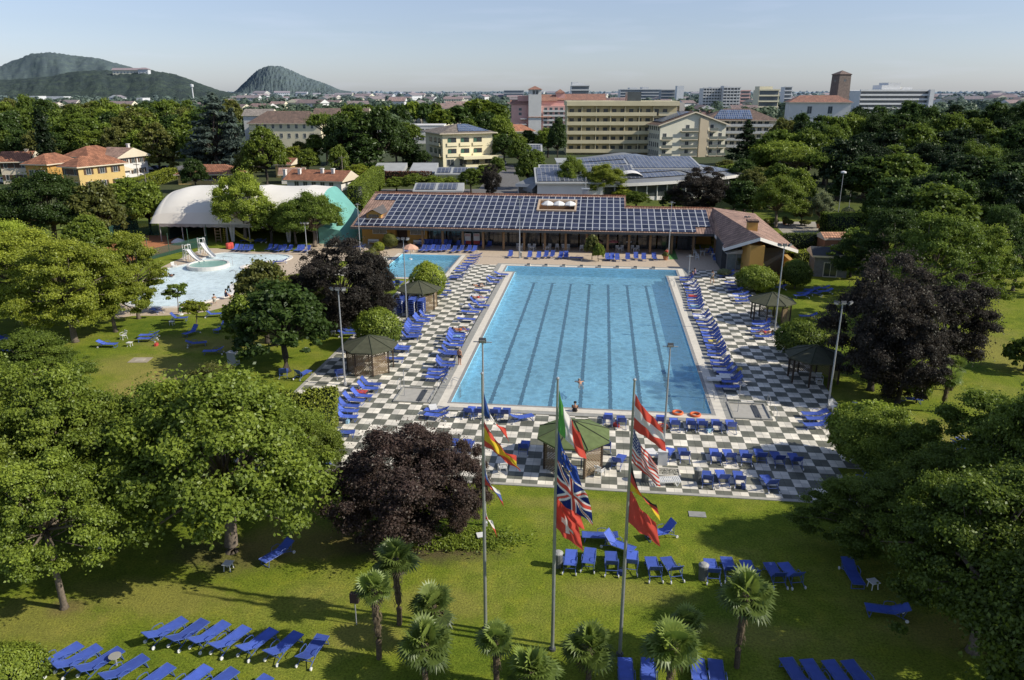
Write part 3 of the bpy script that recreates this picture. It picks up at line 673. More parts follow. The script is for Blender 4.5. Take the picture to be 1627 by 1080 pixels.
treepx('mid', 205, 345, 285, 70, 'green bushy tree behind the tennis court hedge', 'green', var=1)
treepx('cypress', 82, 292, 176, 26, 'tall narrow dark cypress rising behind the yellow houses', 'dark')
treepx('mid', 312, 305, 254, 44, 'dark conical tree in front of the yellow house with red roof', 'deep', var=0)
treepx('mid', 425, 297, 205, 66, 'tall loose green tree left of the chimneyed white house', 'green', var=0)
treepx('mid', 400, 295, 240, 50, 'reddish-green tree beside the yellow house wall', 'olive', var=1)
treepx('cone', 350, 280, 152, 100, 'big blue-grey cedar tree beside the cream villa', 'blue', var=0)
treepx('cone', 378, 280, 175, 50, 'smaller blue-grey cedar on the right of the big cedar', 'blue', var=1)
treepx('pine', 520, 262, 182, 52, 'umbrella pine with a bare trunk before the long villa', 'mid', var=0)
for i, (px, pb, pt, wd, kd, cl) in enumerate([(545, 275, 188, 62, 'mid', 'deep'), (575, 278, 180, 76, 'cone', 'deep'), (605, 275, 172, 66, 'mid', 'deep'), (630, 270, 195, 50, 'mid', 'deep'), (560, 262, 170, 70, 'mid', 'mid'), (655, 265, 222, 26, 'cypress', 'dark')]):
    treepx(kd, px, pb, pt, wd, '%s dark tree from the left in the grove between villa and cream building' % ordn(i), cl, var=i)
for i, (px, pb, pt, wd, cl) in enumerate([(470, 275, 234, 34, 'lime'), (490, 278, 238, 40, 'green'), (455, 268, 236, 30, 'lime'), (540, 285, 232, 30, 'green'), (567, 288, 262, 44, 'lime')]):
    treepx('mid', px, pb, pt, wd, '%s rounded garden tree from the left in front of the villa' % ordn(i), cl)
# --- trees round the hall and building in the middle
for i, (px, pb, pt, wd, kd, cl, lb) in enumerate([
    (907, 315, 250, 48, 'nearround', 'green', 'round green tree left of its twin behind the solar roof'), (957, 318, 262, 66, 'nearround', 'lime', 'broad light green tree right of its twin behind the solar roof'),
    (935, 318, 285, 40, 'mid', 'green', 'low green tree between the two round trees behind the solar roof'), (988, 320, 300, 36, 'mid', 'lime', 'low lime shrub tree at the right end of the high solar roof'),
    (780, 312, 262, 34, 'plum', 'plumdark', 'dark purple tree beside the approach road'), (748, 306, 268, 36, 'mid', 'mid', 'green tree left of the purple tree by the approach road'),
    (838, 300, 243, 40, 'mid', 'mid', 'dark green tree on the right verge of the approach road'), (858, 310, 270, 36, 'mid', 'deep', 'dark green tree beside the curved hall porch'),
    (660, 305, 277, 40, 'mid', 'green', 'low green tree in the car park left of the solar carports'), (690, 306, 280, 34, 'mid', 'green', 'low green tree in the car park between the solar carports'), (630, 305, 282, 36, 'mid', 'green', 'low green tree at the left end of the car park'),
    (715, 300, 282, 30, 'mid', 'green', 'small tree right of the front solar carport'),
    (1108, 345, 268, 88, 'plum', 'plumdark', 'broad dark copper tree behind the tiled wing'), (1070, 340, 300, 40, 'mid', 'deep', 'small dark tree left of the copper tree behind the roof'), (1010, 330, 305, 40, 'mid', 'mid', 'small green tree in front of the curved hall windows'),
    (1232, 362, 282, 76, 'nearround', 'green', 'sunlit round green tree behind the tiled wing'), (1180, 350, 290, 60, 'mid', 'deep', 'dark green tree left of the sunlit round tree'),
    (1300, 362, 306, 38, 'nearround', 'silver', 'grey-green olive-like tree beside the gravel drive'), (1272, 358, 318, 30, 'mid', 'olive', 'small grey-green tree left of the olive-like tree'),
    (1182, 262, 192, 56, 'cone', 'dark', 'dark cedar in front of the hotel with the solar roof'), (1210, 285, 252, 40, 'mid', 'olive', 'grey-green tree right of the gabled hotel'),
    (1190, 330, 272, 50, 'mid', 'olive', 'olive green tree beyond the small pool area'),
    (940, 412, 375, 24, 'shrub', 'olive', 'slender tree in a pot on the far pool terrace'), (950, 415, 388, 18, 'shrub', 'green', 'low bush beside the slender tree on the far terrace')]):
    treepx(kd, px, pb, pt, wd, lb, cl, var=i)
for i, (px, pb, pt, wd) in enumerate([(1235, 300, 226, 80), (1262, 312, 238, 74), (1310, 318, 240, 70), (1350, 318, 262, 60), (1280, 290, 225, 90)]):
    treepx('pine', px, pb, pt, wd, '%s umbrella pine from the left in the group above the gravel drive' % ordn(i), 'green' if i < 2 else 'mid', var=i)
for i, (px, pb, pt, wd) in enumerate(sorted([(800, 262, 215, 40), (825, 268, 222, 36), (870, 250, 205, 40), (885, 262, 190, 30), (745, 240, 190, 36), (770, 236, 180, 44), (795, 240, 185, 40), (650, 236, 196, 40), (700, 215, 176, 44), (725, 214, 170, 44), (760, 205, 160, 50), (785, 205, 165, 46), (635, 214, 170, 30), (655, 205, 163, 30), (672, 205, 166, 28), (690, 203, 166, 26), (588, 205, 168, 34), (610, 205, 170, 36)])):
    treepx('mid' if pb > 230 else 'far', px, pb, pt, wd, 'green tree in the belt round the cream three-storey building, %s from the left' % ordn(i), ['mid', 'green', 'deep'][i % 3])
for i, (px, pb, pt, wd, cl) in enumerate([(a, b, c, d, ['mid', 'green', 'deep', 'olive'][k % 4]) for k, (a, b, c, d) in enumerate([(402, 272, 226, 40), (418, 268, 232, 30), (440, 266, 228, 34), (478, 262, 226, 36), (505, 262, 215, 40), (1155, 300, 262, 44), (1178, 305, 255, 50), (1205, 320, 268, 54), (1232, 325, 262, 60), (1262, 335, 270, 56), (1165, 335, 290, 44), (1195, 345, 302, 40), (1215, 290, 240, 50), (1250, 280, 215, 60), (1285, 270, 196, 60), (1240, 262, 190, 50), (1315, 268, 188, 56), (1345, 262, 182, 50), (1265, 250, 182, 44), (1150, 285, 255, 36), (850, 275, 238, 30), (820, 250, 212, 34), (840, 242, 208, 30), (640, 262, 226, 34), (790, 285, 250, 26), (770, 292, 262, 30), (675, 268, 240, 20)])]):
    treepx('mid', px, pb, pt, wd, '%s tree from the left among the trees close to the hotels and halls' % ordn(i), cl, var=i)
# --- the wood on the left, tree by tree
def wood(rows, label, kinds, cols, jit=8):
    for r, (y0, t0, xs, xe, step, wd) in enumerate(rows):
        px = xs; i = 0; pts = []
        while px < xe:
            pts.append(px + rnd.uniform(-jit, jit)); px += step
        for i, p in enumerate(pts):
            yb = y0 + rnd.uniform(-3, 3); yt = t0 + rnd.uniform(-9, 9); 
            treepx(kinds[rnd.randrange(len(kinds))], p, yb, yt, wd * rnd.uniform(.85, 1.25), '%s tree from the left in the %s row of %s' % (ordn(i), ['front', 'second', 'third', 'fourth', 'fifth', 'rear'][r], label), cols[rnd.randrange(len(cols))])
wood([(272, 205, -20, 320, 30, 50), (255, 182, -25, 345, 30, 58), (235, 168, -20, 320, 31, 52), (215, 160, -10, 400, 32, 40)], 'the left wood', ['mid', 'mid', 'midlayer'], ['green', 'mid', 'deep', 'deep', 'mid', 'olive'])
# the wood on the right
wood([(380, 285, 1412, 1660, 44, 84), (345, 255, 1372, 1660, 44, 92), (318, 232, 1330, 1650, 42, 84), (295, 208, 1230, 1650, 42, 74), (262, 188, 1270, 1650, 38, 62), (235, 170, 1360, 1650, 36, 50)], 'the right wood', ['mid', 'mid', 'midlayer', 'nearround'], ['deep', 'dark', 'mid', 'deep', 'dark'])
# --- right side
for i, (px, pb, pt, wd, kd, cl, lb) in enumerate([
    (1382, 620, 412, 165, 'plum', 'plumdark', 'tall dark purple tree behind the right lamp post'), (1485, 590, 446, 140, 'plum', 'plumdark', 'dark purple tree right of the tall purple tree'), (1425, 640, 500, 130, 'plum', 'plumdark', 'dark purple tree behind and between the two purple trees'),
    (1470, 520, 345, 150, 'near', 'mid', 'spreading green tree above the purple trees'), (1400, 470, 335, 130, 'near', 'deep', 'dark green layered tree over the clipped hedges on the right'), (1540, 500, 360, 110, 'near', 'green', 'yellow-green tree left of the slim trunks on the right lawn'),
    (1608, 462, 345, 90, 'near', 'mid', 'tree with a slim dark trunk on the far right lawn'), (1570, 470, 330, 90, 'near', 'deep', 'second slim-trunked tree on the far right lawn'), (1655, 470, 385, 60, 'near', 'mid', 'tree cut by the right edge beside the curving lawn'),
    (1480, 430, 300, 130, 'mid', 'mid', 'broad green tree at the top of the right lawn'), (1420, 420, 310, 90, 'mid', 'deep', 'dark tree behind the brown hut'),
    (1350, 440, 365, 70, 'midlayer', 'mid', 'small layered tree beside the grey shed'), (1400, 402, 345, 70, 'near', 'deep', 'dark layered tree right of the gravel drive'), (1395, 770, 655, 130, 'nearround', 'green', 'rounded green tree at the right corner of the deck'),
    (1440, 790, 690, 150, 'nearround', 'mid', 'green tree behind the rounded tree at the right corner of the deck'),
    (1560, 820, 635, 220, 'near', 'mid', 'large spreading green tree over the loungers at the right'), (1655, 760, 605, 170, 'near', 'green', 'green tree at the right edge below the curving lawn'),
    (1480, 880, 720, 200, 'near', 'mid', 'green tree with bare twigs below the right corner of the deck'), (1545, 1035, 760, 300, 'near', 'mid', 'large dark green tree at the bottom right'),
    (1660, 1000, 760, 260, 'near', 'mid', 'green tree cut by the right edge near the bottom'), (1365, 880, 765, 190, 'near', 'mid', 'low branching tree beside the right end of the lawn row'),
    (1610, 905, 610, 230, 'near', 'mid', 'broad green tree right of the twiggy tree'), (1470, 950, 760, 170, 'near', 'mid', 'green tree over the white stool under the right trees'),
    (1770, 985, 690, 330, 'nearround', 'mid', 'big tree beyond the right edge shading the lawn'), (1730, 880, 620, 280, 'near', 'mid', 'tree beyond the right edge behind the big one'),
    (1700, 1180, 860, 380, 'nearround', 'mid', 'big tree outside the lower right corner whose shadow lies on the loungers'),
    (1625, 590, 540, 60, 'shrub', 'mid', 'round bush with its shadow on the curving lawn'),
    (1455, 640, 595, 40, 'shrub', 'green', 'small bush under the purple trees')]):
    treepx(kd, px, pb, pt, wd, lb, cl, var=i)
# --- clipped bushes and hedges
def bush_mesh(name, shape_pts, shape_nrm, size, seed, core):
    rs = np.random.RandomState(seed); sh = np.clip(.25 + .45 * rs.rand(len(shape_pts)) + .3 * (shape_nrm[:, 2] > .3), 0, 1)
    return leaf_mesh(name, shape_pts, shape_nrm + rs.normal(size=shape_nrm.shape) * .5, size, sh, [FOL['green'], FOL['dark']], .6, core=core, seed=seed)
def ball_bush(px, pb, pt, wpx, label, color='green', name='clipped_bush', dens=1.0, stem=.25):
    x, y = W(px, pb); h = HT(x, y, pt); r = wpx / 2 / PPM(x, y, h / 2)
    rs = np.random.RandomState(int(px)); n = int(9000 * dens); d = unit(rs, n); d[:, 2] = np.where(d[:, 2] < -.75, -d[:, 2], d[:, 2])
    wob = 1 + .07 * np.sin(d[:, 0] * 5 + px) * np.cos(d[:, 1] * 6) + .05 * np.sin(d[:, 2] * 9 + d[:, 0] * 7) + .05 * np.abs(rs.normal(size=n)) + .05 * rs.normal(size=n)
    hh = (h - stem) / 2; C = d * wob[:, None] * np.array([r, r, hh]) + np.array([0, 0, stem + hh])
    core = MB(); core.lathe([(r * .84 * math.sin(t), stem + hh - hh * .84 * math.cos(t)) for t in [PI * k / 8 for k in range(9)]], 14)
    o = empty(name, (x, y, 0), 0, label, 'bush'); c = link('foliage', bush_mesh('foliage', C, d, max(.05, .085 * r / 1.8), int(px), core), o)
    c.material_slots[0].link = 'OBJECT'; c.material_slots[0].material = FOL[color]
    tb = MB(); tb.tube([(0, 0, 0), (0, 0, stem + .2)], [.1, .08], 6); tb.build('trunk', bark, o); return o
ball_bush(680, 476, 420, 52, 'round clipped bush beside the middle-left gazebo at the small pool', 'bright')
ball_bush(602, 552, 495, 68, 'round clipped bush with light flowers behind the nearest left gazebo', 'green')
ball_bush(1200, 462, 425, 58, 'round clipped bush at the far right corner of the deck', 'green')
ball_bush(1262, 458, 415, 44, 'dark round clipped bush beside the far right lamp post', 'mid')
ball_bush(1268, 565, 513, 72, 'low clipped bush between the two right gazebos', 'mid')
ball_bush(1378, 745, 650, 120, 'large clipped green bush at the right edge of the deck', 'green', stem=.9, dens=2)
ball_bush(1170, 425, 400, 30, 'small flowering bush below the tiled wing', 'olive')
ball_bush(1195, 432, 412, 30, 'small pale bush by the glass porch', 'lime')
ball_bush(620, 395, 372, 22, 'orange-green potted bush at the entrance', 'olive')
ball_bush(590, 420, 398, 26, 'orange-tinged bush at the corner of the small pool', 'olive')
ball_bush(602, 402, 385, 16, 'little potted shrub by the entrance steps', 'lime')
ball_bush(1240, 412, 385, 36, 'reddish shrub in front of the tiled wing', 'olive')
ball_bush(1142, 385, 365, 40, 'grey olive bush under the roof at the dining terrace', 'silver')
ball_bush(20, 1100, 1040, 100, 'pale leafy bush at the bottom left corner', 'green', stem=.1)
for i, (px, py, ww, pt) in enumerate([(1225, 356, 20, 346), (1252, 358, 14, 349), (1345, 352, 22, 330), (1365, 372, 20, 357), (1278, 358, 16, 350), (1150, 440, 20, 428), (1215, 420, 18, 405)]):
    ball_bush(px, py, pt, ww, '%s little shrub from the left beside the gravel drive' % ordn(i), ['green', 'olive', 'silver'][i % 3], dens=.4)
def hedge(pts, width, h, label, color='green', dens=60, leaf=.09, name='clipped_hedge', rough=.05):
    "a clipped hedge along a ground line: dark core and a skin of leaves"
    rs = np.random.RandomState(int(abs(pts[0][0]) * 10) % 9999); Cs = []; Ns = []; core = MB()
    for a, b in zip(pts[:-1], pts[1:]):
        A = np.array([a[0], a[1], 0.]); B = np.array([b[0], b[1], 0.]); L = np.linalg.norm(B - A); t = (B - A) / L; s = np.array([-t[1], t[0], 0])
        for (area, f) in ((L * width, 'top'), (L * h, 'l'), (L * h, 'r'), (width * h, 'e0'), (width * h, 'e1')):
            n = int(area * dens); u = rs.rand(n); v = rs.rand(n); w_ = rs.normal(size=n) * rough
            if f == 'top': C = A + np.outer(u * L, t) + np.outer((v - .5) * width, s) + np.outer(h + w_, [0, 0, 1]); nn = np.array([0, 0, 1.])
            elif f in 'lr': q = 1 if f == 'l' else -1; C = A + np.outer(u * L, t) + np.outer(q * (width / 2 + w_), s) + np.outer(v * h, [0, 0, 1]); nn = s * q + np.array([0, 0, .2])
            else: q = 0 if f == 'e0' else 1; C = A + np.outer(q * L + (1 if q else -1) * abs(w_), t) + np.outer((u - .5) * width, s) + np.outer(v * h, [0, 0, 1]); nn = t * (1 if q else -1)
            Cs.append(C); Ns.append(np.tile(nn, (n, 1)))
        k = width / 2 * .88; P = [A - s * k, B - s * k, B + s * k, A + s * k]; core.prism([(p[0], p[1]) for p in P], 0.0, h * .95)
    C = np.concatenate(Cs); Nn = np.concatenate(Ns); o0 = np.array([pts[0][0], pts[0][1], 0]); C = C - o0; core.v = [(p[0] - o0[0], p[1] - o0[1], p[2]) for p in core.v]
    me = bush_mesh(name, C, Nn, leaf, 5, core); o = link(name, me, loc=(pts[0][0], pts[0][1], 0)); o.material_slots[0].link = 'OBJECT'; o.material_slots[0].material = FOL[color]
    tag(o, label, 'hedge'); return o
hedge([W(410, 690), W(468, 655)], 2.6, 1.8, 'clipped square hedge left of the near deck corner, further from the deck', 'lime')
hedge([W(500, 725), W(512, 650)], 2.6, 1.9, 'clipped square hedge right beside the near left deck corner', 'lime')
hedge([W(1255, 425), W(1395, 405)], 2.0, 2.2, 'long clipped hedge with a bright top above the grey shed', 'lime', dens=40)
hedge([W(1235, 402), W(1370, 398)], 1.6, 3.0, 'dark clipped hedge behind the brown hut', 'mid', dens=40)
hedge([W(565, 335), W(602, 295)], 3.0, 5.2, 'tall clipped green hedge behind the teal tent end', 'green', dens=18, leaf=.16)
hedge([W(578, 290), W(685, 290)], 2.0, 3.0, 'brown clipped hedge along the car park', 'red', dens=16, leaf=.18)
hedge([W(215, 305), W(275, 283)], 3.0, 3.0, 'green hedge beside the road left of the yellow house', 'lime', dens=14, leaf=.2)
hedge([W(1215, 385), W(1262, 385)], 1.5, 1.4, 'low hedge beyond the tiled wing', 'mid', dens=30)
hedge([W(1310, 372), W(1380, 372)], 6, 3.5, 'dark block of clipped hedge at the end of the gravel drive', 'mid', dens=20, leaf=.14)
hedge([W(135, 372), W(215, 362)], 3, 3.4, 'hedge along the back of the clay court', 'mid', dens=20, leaf=.14)
# --- palms
def fan_mesh(seed, nf=27, R_=1.0, h=0.0, skirt=6):
    rs = random.Random(seed); mb = MB()
    for k in range(nf + skirt):
        a = rs.uniform(0, 2 * PI); old = k >= nf
        el = rs.uniform(-70, -35) if old else 78 - 105 * (k / nf) ** .9 + rs.uniform(-9, 9)
        Lp = R_ * rs.uniform(.30, .58) * (0.6 if old else 1); fr = R_ * rs.uniform(.52, .66) * (.8 if old else 1)
        e = R(el); d = Vector((math.cos(a) * math.cos(e), math.sin(a) * math.cos(e), math.sin(e)))
        side = Vector((-math.sin(a), math.cos(a), 0)); nn = side.cross(d) * -1
        b0 = Vector((0, 0, h)); hub = b0 + d * Lp + Vector((0, 0, -.06 * R_))
        mb.face([b0 + side * .015, b0 - side * .015, hub - side * .012, hub + side * .012], 1 if old else 0)
        ns = 17; tw = rs.uniform(-.5, .5); side2 = (side * math.cos(tw) + nn * math.sin(tw)).normalized()
        for j in range(ns):
            t = (j / (ns - 1) - .5) * R(235); u = (d * math.cos(t) + side2 * math.sin(t)); ln = fr * (1 - .22 * abs(t / R(128)) ** 2) * rs.uniform(.9, 1.05)
            perp = (side2 * math.cos(t) - d * math.sin(t)) * (fr * .098)
            m_ = hub + u * ln * .6 + nn * .03; tip = hub + u * ln + Vector((0, 0, -ln * rs.uniform(.02, .18)))
            mi = 1 if old else 0
            mb.face([hub, m_ - perp * .75, m_ + perp * .75], mi); mb.face([m_ - perp * .75, tip, m_ + perp * .75], mi)
    return mb
PALM = []
dead = foliage('dead_frond', (.16, .13, .075), .2)
for s in (1, 2, 3):
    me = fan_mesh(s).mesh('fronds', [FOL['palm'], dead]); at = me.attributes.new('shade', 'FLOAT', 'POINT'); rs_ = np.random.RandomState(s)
    nfv = len(me.vertices); co_ = np.zeros(nfv * 3, dtype=np.float32); me.vertices.foreach_get('co', co_); z_ = co_.reshape(-1, 3)[:, 2]
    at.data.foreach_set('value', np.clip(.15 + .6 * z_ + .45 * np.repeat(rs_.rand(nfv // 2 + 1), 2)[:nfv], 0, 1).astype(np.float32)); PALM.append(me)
def palm(px, pb, ptc, wpx, label, i):
    "ptc: pixel row of the crown's heart"
    x, y = W(px, pb); h = HT(x, y, ptc); r = wpx / 2 / PPM(x, y, h) / 1.02
    o = empty('fan_palm', (x, y, 0), rnd.uniform(0, 6), label, 'palm'); f = link('fronds', PALM[i % 3], o, (0, 0, h)); f.scale = (r, r, r)
    mb = MB(); k = 12; pts = [(math.sin(j * .5) * .03, 0, h * j / k) for j in range(k + 1)]
    rr = [(.13 + .02 * (j % 2)) * (1.15 if j < 1 else 1) * (.85 + .35 * (j / k)) for j in range(k + 1)]; mb.tube(pts, rr, 9); mb.build('trunk', PALMB, o)
    hb = MB(); rs2 = random.Random(i)
    for j in range(90):
        a = rs2.uniform(0, 2 * PI); z = h * rs2.uniform(.35, .98); q = .15 + .07 * z / h; hb.face([(q * math.cos(a), q * math.sin(a), z), (q * math.cos(a + .3), q * math.sin(a + .3), z), ((q + .09) * math.cos(a + .15), (q + .09) * math.sin(a + .15), z - .22)])
    hb.build('fibre', PALMF, o); return o
PALMB = mat('palm_bark', (.10, .075, .05), .95, .4, 14, bump=.7); PALMF = mat('palm_fibre', (.13, .10, .065), .95, .3, 8)
for i, (px, pb, pc, wd, lb) in enumerate([
    (634, 992, 888, 80, 'tallest fan palm on the lawn, standing behind the leaning one'), (602, 1046, 935, 72, 'slim fan palm beside the brown box on a post'), (690, 1030, 962, 82, 'fan palm left of the left flagpole, upper of two'),
    (676, 1085, 1022, 96, 'large fan palm at the bottom, lower of two left of the flagpole'), (788, 1085, 1016, 74, 'fan palm right in front of the left flagpole foot'), (843, 1120, 1066, 100, 'fan palm cut by the bottom edge between two flagpoles'),
    (934, 1080, 1030, 96, 'fan palm between the middle and right flagpoles'), (1062, 1095, 1026, 104, 'bushy fan palm right of the right flagpole'), (1086, 1040, 990, 66, 'small fan palm peeping behind the bushy palm'),
    (1170, 1060, 944, 96, 'tall fan palm in front of the loungers at the lower right'), (1496, 655, 600, 48, 'dark fan palm by itself on the right lawn'), (1510, 620, 580, 40, 'fan palm standing behind the dark palm on the right'), (508, 530, 465, 42, 'fan palm in front of the dark purple trees')]):
    palm(px, pb, pc, wd, lb, i)
# ground cover at the foot of the purple bush
rs = np.random.RandomState(3); n = 9000; gx = rs.normal(size=n); gy = rs.normal(size=n) * .5
c_ = W(720, 858); C = np.stack([c_[0] + gx * 1.6, c_[1] + gy * 1.0 + gx * .15, .05 + .28 * rs.rand(n)], axis=1)
o = link('ground_cover', leaf_mesh('ground_cover', C, rs.normal(size=(n, 3)) * .5 + np.array([0, 0, 1]), .07, .4 + .5 * rs.rand(n), [FOL['green']], seed=2)); tag(o, 'low light green ground cover at the foot of the purple bush', 'plants', kind='stuff')
# ------------------------------------------------------------------ buildings
tile_red = tile_mat('tile_red', (.36, .155, .085), .45, haze=True); tile_brown = tile_mat('tile_brown', (.20, .125, .085), .5, haze=True)
tile_pink = tile_mat('tile_pink', (.40, .255, .19), .42); tile_orange = tile_mat('tile_orange', (.50, .19, .08), .5, haze=True)
solar = solar_mat('solar_panels'); solar_far = solar_mat('solar_panels_far', 1.2, 2.0, .09, (.03, .05, .10), (.30, .33, .36)); solar_blue = solar_mat('solar_panels_blue', 1.0, 1.6, .08, (.045, .052, .072), (.24, .25, .26))
def wallm(name, c, haze=True): return mat(name, c, .85, .07, .35, haze=haze)
cream = wallm('cream_wall', (.82, .74, .50)); yellow = wallm('yellow_wall', (.58, .42, .17)); ochre = wallm('ochre_wall', (.52, .30, .085)); pink = wallm('pink_wall', (.70, .40, .34)); whitew = wallm('far_white_wall', (.70, .68, .64))
sand = wallm('sand_wall', (.58, .49, .28)); sand_lt = wallm('sand_parapet', (.72, .63, .40)); greyw = wallm('grey_wall', (.36, .35, .33)); beigew = wallm('beige_wall', (.66, .58, .44)); zinc = mat('zinc_roof', (.22, .23, .235), .5, .15, .5, haze=True); brick_old = mat('old_brick', (.17, .125, .095), .9, .35, 1.2, haze=True)
frame_w = mat('window_frame', (.55, .54, .5), .6, .05, haze=True); shutter_g = mat('green_shutter', (.05, .13, .09), .6, .1, haze=True); shutter_b = mat('brown_shutter', (.09, .055, .035), .6, .1, haze=True)
_win = {}
def window_mesh(w_, h_, fm, shutter=None):
    k = (w_, h_, fm.name, shutter and shutter.name)
    if k in _win: return _win[k]
    mb = MB(); mb.box(-w_ / 2, w_ / 2, -.03, .02, 0, h_, 1)
    t = .07 + .02 * w_
    mb.box(-w_ / 2 - t, -w_ / 2, -.06, .03, -t, h_ + t, 0); mb.box(w_ / 2, w_ / 2 + t, -.06, .03, -t, h_ + t, 0)
    mb.box(-w_ / 2, w_ / 2, -.057, .03, h_, h_ + t, 0); mb.box(-w_ / 2, w_ / 2, -.11, .03, -t, 0, 0); mb.box(-.03, .03, -.05, .0, 0, h_, 0)
    ms = [fm, glass_mid]
    if shutter is not None:
        ms.append(shutter); mb.box(-w_ * 1.0 - t, -w_ / 2 - t, -.09, -.02, -.03, h_ + .03, 2); mb.box(w_ / 2 + t, w_ * 1.0 + t, -.09, -.02, -.03, h_ + .03, 2)
    _win[k] = mb.mesh('window', ms); return _win[k]
def win(root, face, u, z, w_, h_, d, half_w, half_d, fm=None, sh=None):
    me = window_mesh(w_, h_, fm or frame_w, sh)
    if face == 'front': link('window', me, root, (u, -half_d, z))
    elif face == 'left': link('window', me, root, (-half_w, u, z), -PI / 2)
    elif face == 'right': link('window', me, root, (half_w, u, z), PI / 2)
    elif face == 'back': link('window', me, root, (u, half_d, z), PI)
def roof_part(root, kind, w_, d, z, rh, over, m, name='roof', th=.25, axis='x'):
    a, b = w_ / 2 + over, d / 2 + over; mb = MB(); e = th
    def uvq(P):
        o = Vector(P[0]); ex = (Vector(P[1]) - o).normalized(); nrm = ex.cross(Vector(P[-1]) - o).normalized(); ey = nrm.cross(ex)
        return [((Vector(p) - o).dot(ex), (Vector(p) - o).dot(ey)) for p in P]
    def fc(P): mb.face(P, 0, uvq(P))
    if kind == 'gable':
        if axis == 'x': ridge = ((-a, 0, z + rh + e), (a, 0, z + rh + e))
        else: ridge = ((0, -b, z + rh + e), (0, b, z + rh + e))
        c = [(-a, -b, z + e), (a, -b, z + e), (a, b, z + e), (-a, b, z + e)]
        if axis == 'x': fc([c[0], c[1], ridge[1], ridge[0]]); fc([c[2], c[3], ridge[0], ridge[1]]); g = [(c[1], c[2], ridge[1]), (c[3], c[0], ridge[0])]
        else: fc([c[3], c[0], ridge[0], ridge[1]]); fc([c[1], c[2], ridge[1], ridge[0]]); g = [(c[0], c[1], ridge[0]), (c[2], c[3], ridge[1])]
        for t in g: mb.face([(p[0], p[1], p[2]) for p in t], 1)
        q = [(p[0], p[1], z) for p in c]
        for i in range(4): mb.face([q[i], q[(i + 1) % 4], c[(i + 1) % 4], c[i]], 1)
        mb.face(list(reversed(q)), 1)
    else:
        c = [(-a, -b, z + e), (a, -b, z + e), (a, b, z + e), (-a, b, z + e)]
        k = min(a, b) * .98
        r = ((-a + k, 0, z + rh + e), (a - k, 0, z + rh + e)) if a >= b else ((0, -b + k, z + rh + e), (0, b - k, z + rh + e))
        if a >= b: fc([c[0], c[1], r[1], r[0]]); fc([c[1], c[2], r[1]]); fc([c[2], c[3], r[0], r[1]]); fc([c[3], c[0], r[0]])
        else: fc([c[0], c[1], r[0]]); fc([c[1], c[2], r[1], r[0]]); fc([c[2], c[3], r[1]]); fc([c[3], c[0], r[0], r[1]])
        q = [(p[0], p[1], z) for p in c]
        for i in range(4): mb.face([q[i], q[(i + 1) % 4], c[(i + 1) % 4], c[i]], 1)
        mb.face(list(reversed(q)), 1)
    return mb.build(name, [m, beigew], root)
def house(name, label, x, y, w_, d, h, rot, wm_, roof='gable', rm=None, rh=2, over=.5, wins=(), axis='x', cat='house', group=None, chim=(), gablew=True):
    "x, y is the middle of the FRONT face foot; local front is -y"
    o = empty(name, (x, y, 0), rot, label, cat, group); c = empty.__name__ and o
    off = Vector((0, d / 2, 0)); off.rotate(Matrix.Rotation(rot, 3, 'Z')); o.location = (x + off.x, y + off.y, 0)
    mb = MB(); mb.box(-w_ / 2, w_ / 2, -d / 2, d / 2, 0, h)
    if roof == 'flat': mb.box(-w_ / 2 - .15, w_ / 2 + .15, -d / 2 - .15, d / 2 + .15, h, h + .5)
    mb.build('wall', wm_, o)
    if roof in ('gable', 'hip'): rf = roof_part(o, roof, w_, d, h, rh, over, rm, axis=axis)
    for (cx, cy, cz) in chim:
        mb = MB(); mb.box(cx - .35, cx + .35, cy - .35, cy + .35, h, cz); mb.box(cx - .45, cx + .45, cy - .45, cy + .45, cz, cz + .2); mb.build('chimney', wm_, o)
    for (face, n, rows, ww, wh, z0, zs, m0, sh) in wins:
        L = w_ if face in ('front', 'back') else d
        for r in range(rows):
            for k in range(n):
                u = -L / 2 + m0 + (L - 2 * m0) * (k + .5) / n; win(o, face, u, z0 + r * zs, ww, wh, 0, w_ / 2, d / 2, sh=sh)
    return o
def at_px(x0, x1, pb, pt, plane=None):
    "front face between columns x0 and x1, foot row pb, top row pt -> centre, width, height, dist"
    a = W(x0, pb); b = W(x1, pb); c = ((a[0] + b[0]) / 2, (a[1] + b[1]) / 2)
    return c[0], c[1], math.hypot(a[0] - b[0], a[1] - b[1]), HT(c[0], c[1], pt)
# --- the long pavilion with the solar roof
E0, EZ, SL = 115.7, 3.4, .248
def RP(x, y, off=0.0): return (x, y, EZ + (y - E0) * SL + off)
ky = math.sqrt(1 + SL * SL)
pv = empty('pavilion', (-11, 118, 0), 0, 'long low pool pavilion with a dark solar panelled tile roof', 'building')
def loc(mb): mb.v = [(p[0] + 11, p[1] - 118, p[2]) for p in mb.v]; return mb
XL, XM, XR, YR, YR2 = -39.3, 4.2, 18.2, 130.2, 125.6
hole = (-10.2, -4.6, 121.9, 126.0)   # roof terrace
def onplane(px, py):
    lo, hi = 110, 140
    for _ in range(40):
        m_ = (lo + hi) / 2; z = EZ + (m_ - E0) * SL; x, y = W(px, py, z)
        if y > m_: lo = m_
        else: hi = m_
    return W(px, py, EZ + (m_ - E0) * SL)
h0 = onplane(855, 335); h1 = onplane(912, 336); h2 = onplane(855, 320)
hole = (h0[0], h1[0], h0[1], h2[1])
def quadR(mb, x0, x1, y0, y1, off=0., mi=0): mb.face([RP(x0, y0, off), RP(x1, y0, off), RP(x1, y1, off), RP(x0, y1, off)], mi, [(x0, y0 * ky), (x1, y0 * ky), (x1, y1 * ky), (x0, y1 * ky)])
mb = MB()
